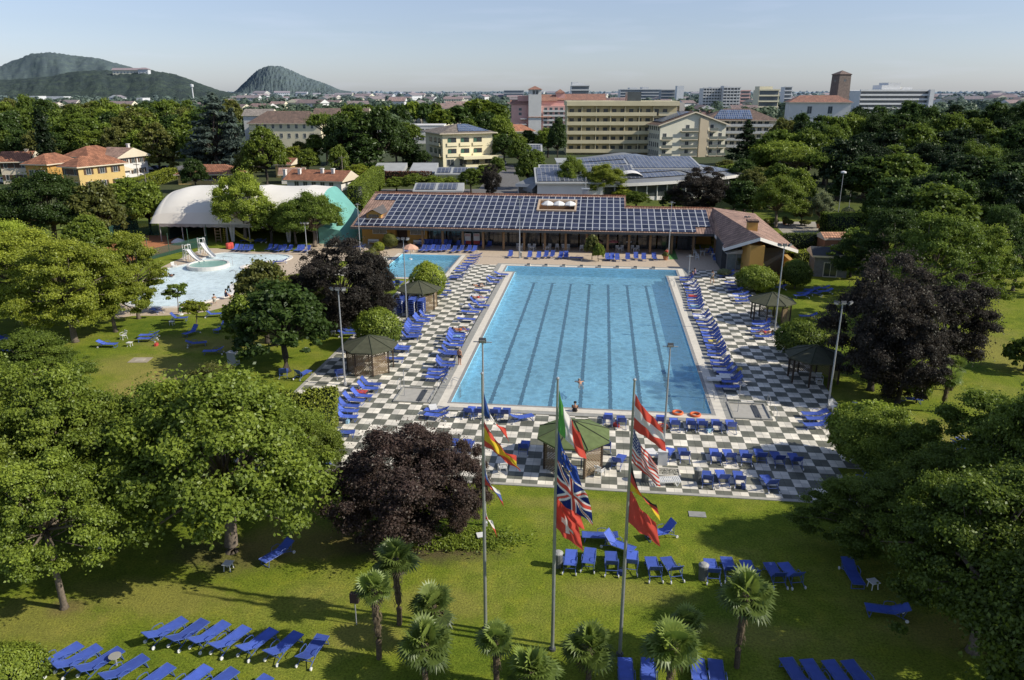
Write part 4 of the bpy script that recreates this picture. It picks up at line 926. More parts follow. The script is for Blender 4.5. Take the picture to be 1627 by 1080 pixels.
for (a, b, c, d) in ((XL, hole[0], E0, YR), (hole[1], XM, E0, YR), (hole[0], hole[1], E0, hole[2]), (hole[0], hole[1], hole[3], YR), (XM, XR, E0, YR2)): quadR(mb, a, b, c, d)
# back slopes, gable triangles and fascia
for (a, b, yr) in ((XL, XM, YR), (XM, XR, YR2)):
    zr = EZ + (yr - E0) * SL; yb = yr + (zr - EZ) / .35
    mb.face([(a, yr, zr), (b, yr, zr), (b, yb, EZ), (a, yb, EZ)], 0, [(a, 0), (b, 0), (b, 9), (a, 9)])
    for x in (a, b): mb.face([(x, E0, EZ), (x, yr, zr), (x, yb, EZ)], 1)
    mb.box(a, b, E0 - .12, E0, EZ - .32, EZ + .03, 2); mb.box(a, b, yr - .15, yr + .15, zr + .003, zr + .14, 3)
loc(mb).build('roof', [tile_pink, ochre, metal_dark, tile_red], pv)
mb = MB(); g_ = .13; xs0 = XL + .35
pw, ph = 1.08, 1.65 
def arr(x0, x1, y0, y1): quadR(mb, x0, x1, y0, y1, g_); 
yA, yB = E0 + .35, YR - 1.0
for (a, b, c, d) in ((-34.6, hole[0] - .3, yA, yB), (hole[1] + .3, XM - .25, yA, yB), (hole[0] - .3, hole[1] + .3, yA, hole[2] - .4), (hole[0] - .3, hole[1] + .3, hole[3] + .35, yB), (XM - .25, 14.6, yA, YR2 - 1.0), (14.6, 16.9, yA + 2.0, YR2 - 1.0),
                     (XL + .5, -34.6, E0 + .35, E0 + 3.2), (XL + .9, -34.6, YR - 3.6, YR - 1)): arr(a, b, c, d)
loc(mb).build('solar_array', solar, pv)
mb = MB()
for (x0, x1, y0, y1) in ((hole[0] - .3, hole[1] + .3, hole[2] - .3, hole[2]), (hole[0] - .3, hole[1] + .3, hole[3], hole[3] + .3), (hole[0] - .3, hole[0], hole[2], hole[3]), (hole[1], hole[1] + .3, hole[2], hole[3])):
    b4 = [RP(x0, y0, .02), RP(x1, y0, .02), RP(x1, y1, .02), RP(x0, y1, .02)]; t4 = [RP(x0, y0, .3), RP(x1, y0, .3), RP(x1, y1, .3), RP(x0, y1, .3)]
    mb.face(t4)
    for i in range(4): mb.face([b4[i], b4[(i + 1) % 4], t4[(i + 1) % 4], t4[i]])
zt = EZ + .35
mb.box(hole[0], hole[1], hole[2], hole[3], zt - .05, zt, 1)
for s in ((hole[0], hole[2], hole[0], hole[3]), (hole[1], hole[2], hole[1], hole[3]), (hole[0], hole[3], hole[1], hole[3])):
    mb.face([(s[0], s[1], zt), (s[2], s[3], zt), (s[2], s[3], EZ + (s[3] - E0) * SL), (s[0], s[1], EZ + (s[1] - E0) * SL)], 1)
loc(mb).build('roof_terrace', [mat('beige_trim', (.5, .38, .27), .8, .1), mat('terrace_floor', (.35, .22, .13), .8, .1)], pv)
# dormer on the left part of the roof
mb = MB(); dx0, dx1, dy0, dy1 = -38.0, -34.9, 119.2, 123.2; dz = EZ + (dy0 - E0) * SL
mb.box(dx0 + .35, dx1 - .35, dy0, dy1, dz - .1, dz + .75, 1); mx_ = (dx0 + dx1) / 2
mb.face([(dx0, dy0 - .5, dz + .7), (mx_, dy0 - .5, dz + 1.45), (mx_, dy1 + 2.4, dz + 1.45), (dx0, dy1, dz + .7)], 0); mb.face([(mx_, dy0 - .5, dz + 1.45), (dx1, dy0 - .5, dz + .7), (dx1, dy1, dz + .7), (mx_, dy1 + 2.4, dz + 1.45)], 0)
mb.face([(dx0 + .35, dy0 - .01, dz + .7), (dx1 - .35, dy0 - .01, dz + .7), (mx_, dy0 - .01, dz + 1.35)], 1); mb.box(dx0 + .7, dx1 - .7, dy0 - .03, dy0 - .001, dz + .1, dz + .6, 2)
loc(mb).build('dormer', [mat('slate_roof', (.11, .10, .095), .8, .2), ochre, glass_dark], pv)
# walls: ochre block at the left, dark glazing with posts along the rest
mb = MB(); yw = 119.6
mb.box(XL + .6, XL + 6.2, yw, yw + 9, 0, EZ - .1, 0); mb.box(XL + 8.2, XL + 11.5, yw, yw + 9, 0, EZ - .1, 0); mb.box(XL + 6.2, XL + 8.2, yw + 1.2, yw + 9, 0, EZ - .1, 1)
mb.box(XL + .6, XR, YR2 - .3, YR2 + 8, 0, EZ - .1, 0)
loc(mb).build('wall', [ochre, shutter_b], pv)
for x in (XL + 3.6, XL + 9.9): link('window', window_mesh(2.2, .8, frame_w), pv, (x + 11, yw - 118 - .0, 1.75))
for i, x in enumerate(np.linspace(XL + 11.6, XR - 3, 15)):
    x1_ = x + (XR - 3 - XL - 11.6) / 14
    if i == 14: break
    mb = MB(); mb.box(x + .12, x1_ - .12, yw + .3, yw + .36, .1, EZ - .25); 
    for q in range(1, 4): xx = x + (x1_ - x) * q / 4; mb.box(xx - .035, xx + .035, yw + .24, yw + .297, .1, EZ - .25, 1)
    mb.box(x + .12, x1_ - .12, yw + .22, yw + .29, 1.9, 1.97, 1)
    loc(mb).build('glazing', [glass_dark, metal_dark], pv)
for x in np.linspace(XL + 11.4, XR - .6, 15): mb = MB(); mb.box(x - .17, x + .17, E0 + .9, E0 + 1.2, 0, EZ - .15); loc(mb).build('post', mat('post_wood', (.22, .14, .075), .8, .15), pv)
for (sx, sw) in ((XL + 2.0, 0), (XL + 9.6, 0)):
    b = empty('bench', (sx + .6, yw - .7, 0), 0, 'white bench by the ochre wall, %s of the door' % ('left' if sx < XL + 5 else 'right'), 'bench')
    mb = MB(); mb.box(-.9, .9, -.25, .2, .4, .46); mb.build('seat', white_plastic, b); mb = MB(); mb.box(-.9, .9, .2, .26, .5, .85); mb.build('backrest', white_plastic, b)
    for q in (-.75, .75): mb = MB(); mb.box(q - .05, q + .05, -.22, .2, 0, .4); mb.build('leg', white_plastic, b)
# --- tiled wing with the gable
wg = empty('tiled_wing', (23, 116, 0), 0, 'pink tiled gabled wing at the right end of the pavilion', 'building')
A_ = W(1208, 377, 5.9); B_ = W(1130, 329, 5.9); C1 = W(1150, 394, 3.3); C2 = W(1134, 370, 3.45); D1 = W(1268, 397, 3.0); D2 = W(1199, 339, 4.6)
def P3(p, z): return (p[0] - 23, p[1] - 116, z)
mb = MB()
def slope(P, mi=0):
    o_ = Vector(P[0]); ex = (Vector(P[1]) - o_).normalized(); nn = ex.cross(Vector(P[-1]) - o_).normalized(); ey = nn.cross(ex)
    mb.face(P, mi, [((Vector(p) - o_).dot(ex), (Vector(p) - o_).dot(ey)) for p in P])
slope([P3(C1, 3.3), P3(A_, 5.9), P3(B_, 5.9), P3(C2, 3.45)]); slope([P3(A_, 5.9), P3(D1, 3.0), P3(D2, 4.6), P3(B_, 5.9)])
fz = .45
mb.face([P3(C1, 3.3), P3(C1, 3.3 - fz), P3(A_, 5.9 - fz), P3(A_, 5.9)], 1); mb.face([P3(A_, 5.9), P3(A_, 5.9 - fz), P3(D1, 3.0 - fz), P3(D1, 3.0)], 1)
mb.face([P3(D1, 3.0), P3(D1, 3.0 - fz), P3(D2, 4.15), P3(D2, 4.6)], 1); mb.face([P3(C2, 3.45), P3(C2, 3.0), P3(C1, 2.85), P3(C1, 3.3)], 1)
mb.build('roof', [tile_mat('tile_pink_uv', (.40, .25, .185), .5, uv=True), white_wall], wg)
mb = MB(); ax_, ay_ = A_[0] - 23, A_[1] - 116
mb.box(ax_ - .9, ax_ + .9, ay_ + 1.0, ay_ + 12, 0, 4.6, 0); mb.box(ax_ + .9, ax_ + 4.4, ay_ + 5, ay_ + 12, 0, 3.6, 1); mb.box(ax_ - 3.6, ax_ - .9, ay_ + 7, ay_ + 13, 0, 3.6, 1); mb.box(ax_ + 4.4, ax_ + 5, ay_ + 2, ay_ + 12, 0, 2.6, 0)
mb.build('wall', [ochre, metal_dark], wg)
mb = MB(); cx_, cy_ = W(1195, 376, 5.0); cx_ -= 23; cy_ -= 116; mb.box(cx_ - .65, cx_ + .65, cy_ + .3, cy_ + 1.5, 4.2, 6.9, 0); mb.box(cx_ - .75, cx_ + .75, cy_ + .2, cy_ + 1.6, 6.9, 7.15, 1); mb.build('chimney', [ochre, tile_brown], wg)
ch = empty('glass_porch', (*W(1172, 426), 0), R(8), 'small glass porch with a white curved canopy under the tiled gable', 'porch')
mb = MB()
for x in (-2, -.7, .7, 2): mb.box(x - .05, x + .05, -1, -.9, 0, 2.3)
mb.box(-2.05, 2.05, -1.02, -.88, 2.3, 2.4); mb.box(-2.05, 2.05, 1, 1.1, 0, 2.4); mb.build('frame', metal_grey, ch)
mb = MB(); mb.box(-1.95, 1.95, -.96, -.94, .05, 2.28); mb.build('glass', mat('porch_glass', (.25, .30, .31), .15, .2), ch)
mb = MB(); pts = [(-2.3 + 4.6 * k / 8, 2.4 + .55 * math.sin(PI * k / 8)) for k in range(9)]
for p, q in zip(pts[:-1], pts[1:]): mb.face([(p[0], -1.5, p[1]), (q[0], -1.5, q[1]), (q[0], 1.2, q[1]), (p[0], 1.2, p[1])]); mb.face([(p[0], -1.5, 2.36), (q[0], -1.5, 2.36), (q[0], -1.5, q[1]), (p[0], -1.5, p[1])])
mb.build('canopy', white_plastic, ch)
# chimney pipe on the roof ridge
v_ = empty('roof_vent', (*WF(919, fwd(*W(919, 302, 7))), 0), 0, 'grey vent stack on the ridge of the solar roof', 'vent')
v_.location = (-2.6, 131.0, 6.6); mb = MB(); mb.box(-.5, .5, -.4, .4, 0, 1.2); mb.build('shaft', metal_grey, v_); mb = MB(); mb.box(-.7, .7, -.6, .6, 1.35, 1.5); mb.tube([(0, 0, 1.2), (0, 0, 1.35)], .3, 6); mb.tube([(0, 0, 1.5), (0, 0, 3.4)], .06, 5); mb.build('cap', metal_grey, v_)
# --- white tent with the teal end
tn = empty('white_tent', (0, 0, 0), 0, 'long white vaulted tent with a teal right end covering a court', 'tent')
ta = Vector((*W(252, 355, 3.0), 0)); tb = Vector((*W(548, 378, 1.0), 0)); ex = (tb - ta).normalized(); ey = Vector((-ex.y, ex.x, 0)); TL = (tb - ta).length; TD = 17.0
tn.location = ta; tn.rotation_euler = (0, 0, math.atan2(ex.y, ex.x))
white_t = mat('tent_fabric', (.80, .76, .68), .7, .07, .25); teal = mat('teal_fabric', (.15, .38, .33), .6, .1, .5)
def vault(u, v, TH_=8.4):
    # u 0..1 along, v -1..1 across
    e = max(0, (abs(u - .5) - .38) / .12); k = 1 - .16 * e ** 2.2; zz = 3.0 + (TH_ - 3.0) * (max(0, 1 - abs(v) ** 2.4)) ** .75 * k
    rib = abs(math.sin(u * PI * 4)); zz -= .28 * (1 - rib) ** 2 * 0 + .25 * rib * (1 - abs(v))
    return (u * TL + (0 if 1 else 0), TD / 2 + v * TD / 2, zz)
mb = MB(); nu, nv = 48, 20
for i in range(nu):
    for j in range(nv):
        u0, u1 = i / nu * .86, (i + 1) / nu * .86; a, b = -1 + 2 * j / nv, -1 + 2 * (j + 1) / nv
        mb.face([vault(u0, a), vault(u1, a), vault(u1, b), vault(u0, b)])
o = mb.build('membrane', white_t, tn, True)
# rounded apse at the left, teal apse at the right reaching the ground
for side, (uc, m_i) in enumerate(((0.0, 0), (.86, 1))):
    K = 12; mb = MB()
    for i in range(K):
        for j in range(nv):
            def pt(q, v):
                x0, y0, z0 = vault(uc, v); t = q / K; ext = 6.0 * t if side else 2.2 * math.sin(t * PI / 2); s_ = 1 if side else -1
                zz = z0 * (1 - t) ** .85 if side else 3.0 + (z0 - 3.0) * math.cos(t * PI / 2) ** .9
                return (x0 + s_ * ext * (1 - .25 * abs(v) ** 2), y0, max(zz, .02))
            a, b = -1 + 2 * j / nv, -1 + 2 * (j + 1) / nv
            mb.face([pt(i, a), pt(i + 1, a), pt(i + 1, b), pt(i, b)])
    mb.build('end_membrane', teal if side else white_t, tn, True)
x0 = .86 * TL
mb = MB()
for j in (0, 1): yy = 0 if j == 0 else TD; mb.face([(x0, yy, 0), (x0 + 4.5, yy, 0), (x0 + 3.6, yy, 2.2), (x0, yy, 3.0)])
mb.build('side_panel', teal, tn)
mb = MB()
for k in range(40):
    a = k / 40 * .84 * TL; mb.face([(a, -.03, 3.02), (a + TL * .84 / 40, -.03, 3.02), (a + TL * .84 / 40, -.06, 2.45 + .12 * (k % 2)), (a, -.06, 2.45 + .12 * ((k + 1) % 2))])
mb.build('valance', mat('valance_fabric', (.38, .37, .35), .8, .15), tn)
for k in range(8): mb = MB(); mb.tube([(k / 7 * .85 * TL, .1, 0), (k / 7 * .85 * TL, .1, 3.0)], .09, 6); mb.build('post', metal_grey, tn)
for k in (3.1, 5.6):
    mb = MB()
    for q in range(4): mb.face([(k / 7 * .85 * TL + q * .3, .0, 3), (k / 7 * .85 * TL + q * .3 + .3, -.12 * (q % 2), 3), (k / 7 * .85 * TL + .5 + q * .12, -.2, .2), (k / 7 * .85 * TL + .38 + q * .12, -.2, .2)])
    mb.build('curtain', mat('curtain_fabric', (.5, .48, .44), .8, .1), tn)
mb = MB(); mb.box(.5, .85 * TL, TD - 1, TD - .9, 0, 3.0); mb.box(.3, .5, 2, TD - 1, 0, 3.0); mb.build('back_curtain', mat('dark_green_net', (.02, .045, .035), .9, .2), tn)
# --- fences of the court
def mesh_mat():
    m, n, l = nt('green_mesh'); out = N(n, 'ShaderNodeOutputMaterial'); d = N(n, 'ShaderNodeBsdfDiffuse'); d.inputs[0].default_value = (.035, .08, .065, 1); t = N(n, 'ShaderNodeBsdfTransparent'); x = N(n, 'ShaderNodeMixShader', Fac=.28)
    l.new(d.outputs[0], x.inputs[1]); l.new(t.outputs[0], x.inputs[2]); l.new(x.outputs[0], out.inputs[0]); return m
gmesh = mesh_mat(); green_post = mat('green_post', (.05, .11, .08), .5, .1)
def fence(pts, h, hm, label, step=4.0, z0=0.05, name='court_fence'):
    o = empty(name, (*pts[0], 0), 0, label, 'fence'); ox, oy = pts[0]; mb = MB()
    for a, b in zip(pts[:-1], pts[1:]):
        mb.face([(a[0] - ox, a[1] - oy, z0), (b[0] - ox, b[1] - oy, z0), (b[0] - ox, b[1] - oy, hm), (a[0] - ox, a[1] - oy, hm)])
        L = math.hypot(a[0] - b[0], a[1] - b[1]); k = max(1, int(L / step))
        for i in range(k + 1):
            x, y = a[0] + (b[0] - a[0]) * i / k - ox, a[1] + (b[1] - a[1]) * i / k - oy
            pb = MB(); pb.tube([(x, y, 0), (x, y, h)], .05, 5); pb.build('post', green_post, o)
    mb.build('mesh_panel', gmesh, o); return o
fence([W(*c1(700, 1045)), W(*c1(975, 975))], 3.4, 1.6, 'green mesh fence between the clay court and the slides', 3.2)
fence([W(*c1(520, 945)), W(*c1(590, 925)), W(*c1(745, 928))], 2.6, 2.5, 'dark green windbreak fence behind the clay court', 5)
# --- yellow hotel with long balconies
def slab_hotel():
    x, y, w_, h = at_px(900, 1072, 246, 164); d = 16; rot = PSI
    o = empty('balcony_hotel', (x, y, 0), rot, 'yellow five-storey hotel with long horizontal balcony bands', 'hotel')
    mb = MB(); mb.box(-w_ / 2, w_ / 2, 1.8, d, 0, h); mb.build('wall', sand, o)
    st = h / 5.6
    mb = MB(); mb.box(-w_ / 2 - .4, w_ / 2 + .4, -.3, d + .3, h - .9, h + .8); mb.build('roof_parapet', sand_lt, o)
    for f in range(5):
        z = h - .9 - (f + 1) * st
        if z < -1: break
        mb = MB(); mb.box(-w_ / 2 - .3, w_ / 2 * .62, 0, .22, z - .3, z + 1.05); mb.box(-w_ / 2 - .3, w_ / 2 * .62, .22, 1.796, z - .25, z); mb.build('balcony', sand_lt, o)
        mb = MB(); mb.box(w_ / 2 * .66, w_ / 2, .6, .8, z - .3, z + 1.05); mb.box(w_ / 2 * .66, w_ / 2, .8, 1.796, z - .25, z); mb.build('balcony', sand_lt, o)
        for k in range(12):
            u = -w_ / 2 + 1.7 + k * (w_ - 3) / 12; link('window', window_mesh(1.5, 2.0, shutter_b), o, (u, 1.8, z + .15))
        for k in range(7):
            u = -w_ / 2 + k * w_ * .81 / 6.2; mb = MB(); mb.box(u - .12, u + .12, .25, 1.79, z + .002, z + st - .32); mb.build('divider_wall', sand_lt, o)
    mb = MB(); mb.box(w_ / 2 * .1, w_ / 2 * .35, 4, 10, h + .8, h + 4.2); mb.build('roof_house', glass_mid, o)
    return o
slab_hotel()
# --- gabled white hotel
def gable_hotel():
    cx, cy = W(1046, 250); w_ = 26; d = 24; rot = PSI + R(10); h = HT(cx, cy, 197)
    wx = math.cos(rot) * w_ / 2; wy = math.sin(rot) * w_ / 2; x, y = cx + wx, cy + wy
    o = empty('gabled_hotel', (x, y, 0), rot, 'pale gabled hotel with balconies and solar panels on its roof', 'hotel'); ap = HT(x, y, 177); wl_ = whitew
    wall_m = wallm('pale_green_wall', (.74, .71, .57))
    mb = MB(); mb.box(-w_ / 2, w_ / 2, 0, d, 0, h)
    mb.face([(-w_ / 2, 0, h), (w_ / 2, 0, h), (0, 0, ap - .4)]); mb.face([(w_ / 2, d, h), (-w_ / 2, d, h), (0, d, ap - .4)]); mb.build('wall', wall_m, o)
    mb = MB(); s = (ap - h) / (w_ / 2)
    mb.face([(-w_ / 2 - 1.2, -1.2, h - 1.2 * s), (0, -1.2, ap), (0, d + 1, ap), (-w_ / 2 - 1.2, d + 1, h - 1.2 * s)], 0); mb.face([(0, -1.2, ap), (w_ / 2 + 1.2, -1.2, h - 1.2 * s), (w_ / 2 + 1.2, d + 1, h - 1.2 * s), (0, d + 1, ap)], 0)
    for sgn in (-1, 1): mb.face([(sgn * (w_ / 2 + 1.2), -1.21, h - 1.2 * s - .4), (0, -1.21, ap - .4), (0, -1.21, ap + .05), (sgn * (w_ / 2 + 1.2), -1.21, h - 1.2 * s + .05)], 1)
    mb.face([(-w_ / 2 - 1.21, -1.2, h - 1.2 * s - .4), (-w_ / 2 - 1.21, d + 1, h - 1.2 * s - .4), (-w_ / 2 - 1.21, d + 1, h - 1.2 * s), (-w_ / 2 - 1.21, -1.2, h - 1.2 * s)], 1)
    mb.build('roof', [tile_brown, beigew], o)
    mb = MB(); x0, x1 = -w_ / 2 + 1.5, -1.0; z = lambda q: ap + q * s + .25
    mb.face([(x0, 2, z(x0)), (x1, 2, z(x1)), (x1, d - 2, z(x1)), (x0, d - 2, z(x0))], 0, [(0, 0), (11, 0), (11, 20), (0, 20)]); mb.build('solar_array', solar_far, o)
    mb = MB(); mb.box(2.2, 5.6, -.8, -.002, 0, h + 2.2); mb.build('pier', wallm('tan_pier', (.56, .47, .33)), o)
    mb = MB(); mb.box(-1.2, .8, d / 2, d / 2 + 2, ap - 1, ap + 3); mb.build('chimney', greyw, o)
    st = h / 4.0
    for f in range(4):
        z0 = .6 + f * st
        for k in range(10): link('window', window_mesh(1.1, 1.7, frame_w), o, (-w_ / 2, 1.8 + k * 2.2, z0), -PI / 2)
        for (u0, u1) in ((-w_ / 2 + .3, -w_ / 2 + 4.6), (-5, 1.6), (6.3, 9.4), (9.8, w_ / 2)):
            if f == 3 and (u0 < -8 or u0 > 9): continue
            mb = MB(); mb.box(u0, u1, -1.25, -.002, z0 - .35, z0 - .1); mb.box(u0, u1, -1.25, -1.19, z0 - .1, z0 + .9, 1); mb.build('balcony', [beigew, mat('balcony_rail', (.16, .18, .16), .6, .1)], o)
            link('window', window_mesh(1.3, 2.1, frame_w), o, ((u0 + u1) / 2 - .6, 0, z0 - .05))
    return o
gable_hotel()
# --- cream three-storey building
x, y, w_, h = at_px(706, 781, 264, 212); w_ *= 1.12
o = house('cream_block', 'cream three-storey building with green shutters and solar panels on a hip roof', x, y, w_, 17, h, PSI + R(25), cream, 'hip', tile_mat('tile_grey', (.26, .22, .18), .5), 2.6, 1.4, (), cat='building')
st = h / 3.05
for f in (1, 2):
    for k in range(3):
        u = -w_ / 2 + 3 + k * (w_ - 4) / 3
        mb = MB(); mb.box(u - 1.6, u + 2.2, -8.5 - .35, -8.5 - .25, f * st - .2, f * st + .9); mb.box(u - 1.6, u + 2.2, -8.5 - .25, -8.502, f * st - .2, f * st - .05); mb.build('balcony', cream, o)
        link('window', window_mesh(2.6, 1.9, shutter_b), o, (u + .3, -8.5, f * st + .35)); mb = MB(); mb.box(u - 1.2, u - .2, -8.62, -8.54, f * st + .4, f * st + 2.1); mb.build('shutter', shutter_g, o)
    for v in (-5.5, -1.5, 3): link('window', window_mesh(2.2, 1.7, shutter_g), o, (-w_ / 2, v, f * st + .4), -PI / 2)
    mb = MB(); mb.box(-w_ / 2 - 1.0, -w_ / 2 - .9, -8, 5, f * st - .2, f * st + .8); mb.box(-w_ / 2 - .9, -w_ / 2 - .002, -8, 5, f * st - .2, f * st - .05); mb.build('balcony', cream, o)
for k in range(4): link('window', window_mesh(2.4, 2.0, frame_w), o, (-w_ / 2 + 2.5 + k * 4.5, -8.5, .4))
mb = MB(); mb.box(w_ / 2 - 12, w_ / 2 + 2, -13, -8.8, 2.6, 3.5); mb.box(w_ / 2 - 11, w_ / 2 + 1, -12, -8.8, 0, .8); mb.build('porch', cream, o)
mb = MB(); e = 1.2; s = 2.6 / (8.5 + 1.4); zz = lambda v: h + .25 + (v + 8.5 + 1.4) * s + .18
mb.face([(-w_ / 2 + 5.5, -8.6, zz(-8.6)), (w_ / 2 - 1, -8.6, zz(-8.6)), (w_ / 2 - 6, -1.0, zz(-1.0)), (-w_ / 2 + 8, -1.0, zz(-1.0))], 0, [(0, 0), (14, 0), (12, 8), (2, 8)]); mb.build('solar_array', solar_far, o)
# --- pink hotel with tower
def pink_hotel():
    x, y, w_, h = at_px(812, 905, 212, 168); rot = PSI
    o = empty('pink_hotel', (x, y, 0), rot, 'pink hotel with a pale stair tower, balconies and red tiled roofs', 'hotel')
    p = lambda px: (px - 858.5) / 93 * w_
    zt = lambda py: HT(x, y, py)
    mb = MB(); mb.box(p(812), p(838), 2, 14, 0, zt(165)); mb.box(p(822), p(842), 6, 16, 0, zt(152)); mb.box(p(860), p(962), 6, 20, 0, zt(160)); mb.box(p(838), p(905), 0, 14, 0, zt(168)); mb.build('wall', pink, o)
    mb = MB(); mb.box(p(839), p(859), -1.5, 6, 0, zt(142)); mb.build('tower', whitew, o)
    mb = MB(); a, b = p(837), p(861); zc = zt(142); mb.face([(a, -2.3, zc), (b, -2.3, zc), ((a + b) / 2, 2, zc + 2)]); mb.face([(b, -2.3, zc), (b, 7, zc), ((a + b) / 2, 2, zc + 2)]); mb.face([(b, 7, zc), (a, 7, zc), ((a + b) / 2, 2, zc + 2)]); mb.face([(a, 7, zc), (a, -2.3, zc), ((a + b) / 2, 2, zc + 2)]); mb.build('tower_roof', tile_red, o)
    for q in (0, 1): link('window', window_mesh(1.2, 1.8, shutter_b), o, (p(847 + 5 * q), -1.5, zt(149)))
    def gable(x0, x1, y0, y1, z, r):
        mb = MB(); ym = (y0 + y1) / 2; mb.face([(x0, y0, z), (x1, y0, z), (x1, ym, z + r), (x0, ym, z + r)]); mb.face([(x1, y1, z), (x0, y1, z), (x0, ym, z + r), (x1, ym, z + r)]); mb.face([(x1, y0, z), (x1, y1, z), (x1, ym, z + r)], 1); mb.face([(x0, y1, z), (x0, y0, z), (x0, ym, z + r)], 1); mb.build('roof', [tile_red, pink], o)
    gable(p(859), p(885), 4, 16, zt(160), zt(150) - zt(160)); gable(p(884), p(963), 5.5, 22, zt(159), zt(149) - zt(159)); gable(p(810), p(840), 1.5, 14, zt(166), 2.5); gable(p(838), p(875), -2, 6, zt(186), 2.5)
    mb = MB(); mb.box(p(883), p(897), 8, 14, 0, zt(147)); mb.build('roof_house', pink, o); mb = MB(); a, b, zc = p(882), p(898), zt(147); mb.face([(a, 7, zc), (b, 7, zc), ((a + b) / 2, 11, zc + 2)]); mb.face([(b, 7, zc), (b, 15, zc), ((a + b) / 2, 11, zc + 2)]); mb.face([(a, 15, zc), (a, 7, zc), ((a + b) / 2, 11, zc + 2)]); mb.build('roof', tile_red, o)
    for f in range(5):
        z0 = zt(212) + 2 + f * (zt(170) - 2) / 5
        for k in range(5):
            u = p(866 + k * 8.4); link('window', window_mesh(1.6, 1.9, frame_w), o, (u, 0, z0 + .4)); mb = MB(); mb.box(u - 1.5, u + 1.5, -1.1, -.002, z0 - .1, z0 + .05); mb.box(u - 1.5, u + 1.5, -1.1, -1.0, z0 + .05, z0 + .95); mb.build('balcony', whitew, o)
        if f > 2: link('window', window_mesh(1.6, 1.4, frame_w), o, (p(826), 2, z0 + .6))
    mb = MB(); 
    for k in range(3): mb.box(p(812) + k * 2.5, p(836), -1.5 + k * .2, 1.9, 2 + k * 3.0, 2.4 + k * 3.0)
    mb.build('stair', whitew, o)
pink_hotel()
x, y, w_, h = at_px(803, 848, 222, 209)
house('garden_hut', 'low hut with a bright orange hip roof before the pink hotel', x, y, w_, 10, h, PSI + R(15), beigew, 'hip', tile_orange, 3.2, 1.2, [('front', 5, 1, 1.4, 1.6, 1.2, 3, 1, None)])
# --- hotel with solar roof, right of the gabled one
x, y, w_, h = at_px(1118, 1225, 238, 192)
o = house('solar_hotel', 'beige balconied hotel with a large blue solar array on its hip roof', x, y, w_, 18, h, PSI - R(6), beigew, 'hip', tile_brown, 4.5, 1.5, [('front', 9, 4, 1.7, 2, 1.5, h / 4.2, 2, None), ('right', 4, 4, 1.4, 2, 1.5, h / 4.2, 2, None)], cat='hotel')
for f in range(4): mb = MB(); mb.box(-w_ / 2 + 1, w_ / 2 - 1, -10.4, -9.002, 1.1 + f * h / 4.2, 1.4 + f * h / 4.2); mb.box(-w_ / 2 + 1, w_ / 2 - 1, -10.4, -10.2, 1.4 + f * h / 4.2, 2.2 + f * h / 4.2); mb.build('balcony', whitew, o)
s = 4.5 / (9 + 1.5); zz = lambda v: h + .25 + (v + 10.5) * s + .25; mb = MB(); mb.face([(-w_ / 2 + 3, -9.6, zz(-9.6)), (w_ / 2 * .35, -9.6, zz(-9.6)), (w_ / 2 * .35, -1.5, zz(-1.5)), (-w_ / 2 + 7, -1.5, zz(-1.5))], 0, [(0, 0), (22, 0), (22, 9), (3, 9)]); mb.build('solar_array', solar_far, o)
# --- long cream villa, houses on the left
x, y, w_, h = at_px(398, 512, 236, 197)
house('long_villa', 'long cream villa with a brown hip roof and rows of small windows', x, y, w_, 13, h, PSI - R(2), wallm('villa_wall', (.78, .69, .48)), 'hip', tile_brown, 5, .8, [('front', 8, 2, 1.1, 1.7, 4.6, 4.6, 2, None), ('front', 8, 1, 1.0, 1.1, h - 1.7, 3, 2, None), ('left', 3, 2, 1.1, 1.6, 4, 4.5, 2, None)], cat='villa')
x, y = WF(537, fwd(x, y) + 10); hh = HT(x, y, 185); house('brown_roofed_house', 'higher brown-roofed house at the right end of the long villa', x, y, 23, 12, hh, PSI, greyw, 'gable', tile_brown, HT(x, y, 173) - hh, .8, [('front', 6, 1, 1, 1.3, hh - 3, 3, 2, None)])
x, y = WF(404, 345); house('grey_house', 'small grey house with pale tiles left of the long villa', x, y, 12, 10, HT(x, y, 184), PSI, whitew, 'gable', tile_mat('tile_pale', (.34, .29, .24), .5, haze=True), 2.6, .6, [('front', 3, 2, 1.2, 1.4, 3, 4, 1, None)])
def hs(label, px0, px1, pb, pt, d, rot, wmx, rm, rh, wins, roof='gable', axis='x', chim=(), name='house'):
    x, y, w_, h = at_px(px0, px1, pb, pt); return house(name, label, x, y, w_, d, h, PSI + rot, wmx, roof, rm, rh, .8, wins, axis, chim=chim)
hs('cream farmhouse at the far left with balcony and tiled roof', 8, 48, 292, 258, 9, R(12), beigew, tile_red, 2.4, [('front', 3, 2, 1.5, 1.4, 1, 3.2, .8, shutter_b)], chim=((2, 0, 8.6),))
hs('yellow house behind the cypress with a red hip roof', 98, 136, 305, 266, 13, R(-25), yellow, tile_red, 2.2, [('front', 3, 2, 1.3, 1.4, 1, 3.2, .8, shutter_b), ('right', 3, 2, 1.2, 1.4, 1, 3.2, .8, shutter_b)], 'hip')
hs('orange-yellow house half hidden left of the cypress', 44, 84, 302, 262, 10, R(-12), ochre, tile_red, 2.3, [('front', 3, 1, 1.3, 1.3, 3.6, 3, .8, None)], 'hip')
hs('white house with a pinkish roof at the right of the yellow ones', 152, 196, 283, 251, 11, R(-18), whitew, tile_pink, 2.4, [('front', 3, 2, 1.2, 1.3, 1, 3.0, .8, None), ('right', 3, 2, 1.2, 1.3, 1, 3, .8, shutter_b)], chim=((1, 2, 9.0),))
hs('house with broad red roof behind the yellow house', 104, 150, 285, 250, 12, R(-15), beigew, tile_red, 2.6, [('front', 3, 1, 1.2, 1.3, 3.6, 3, .8, None)], 'hip')
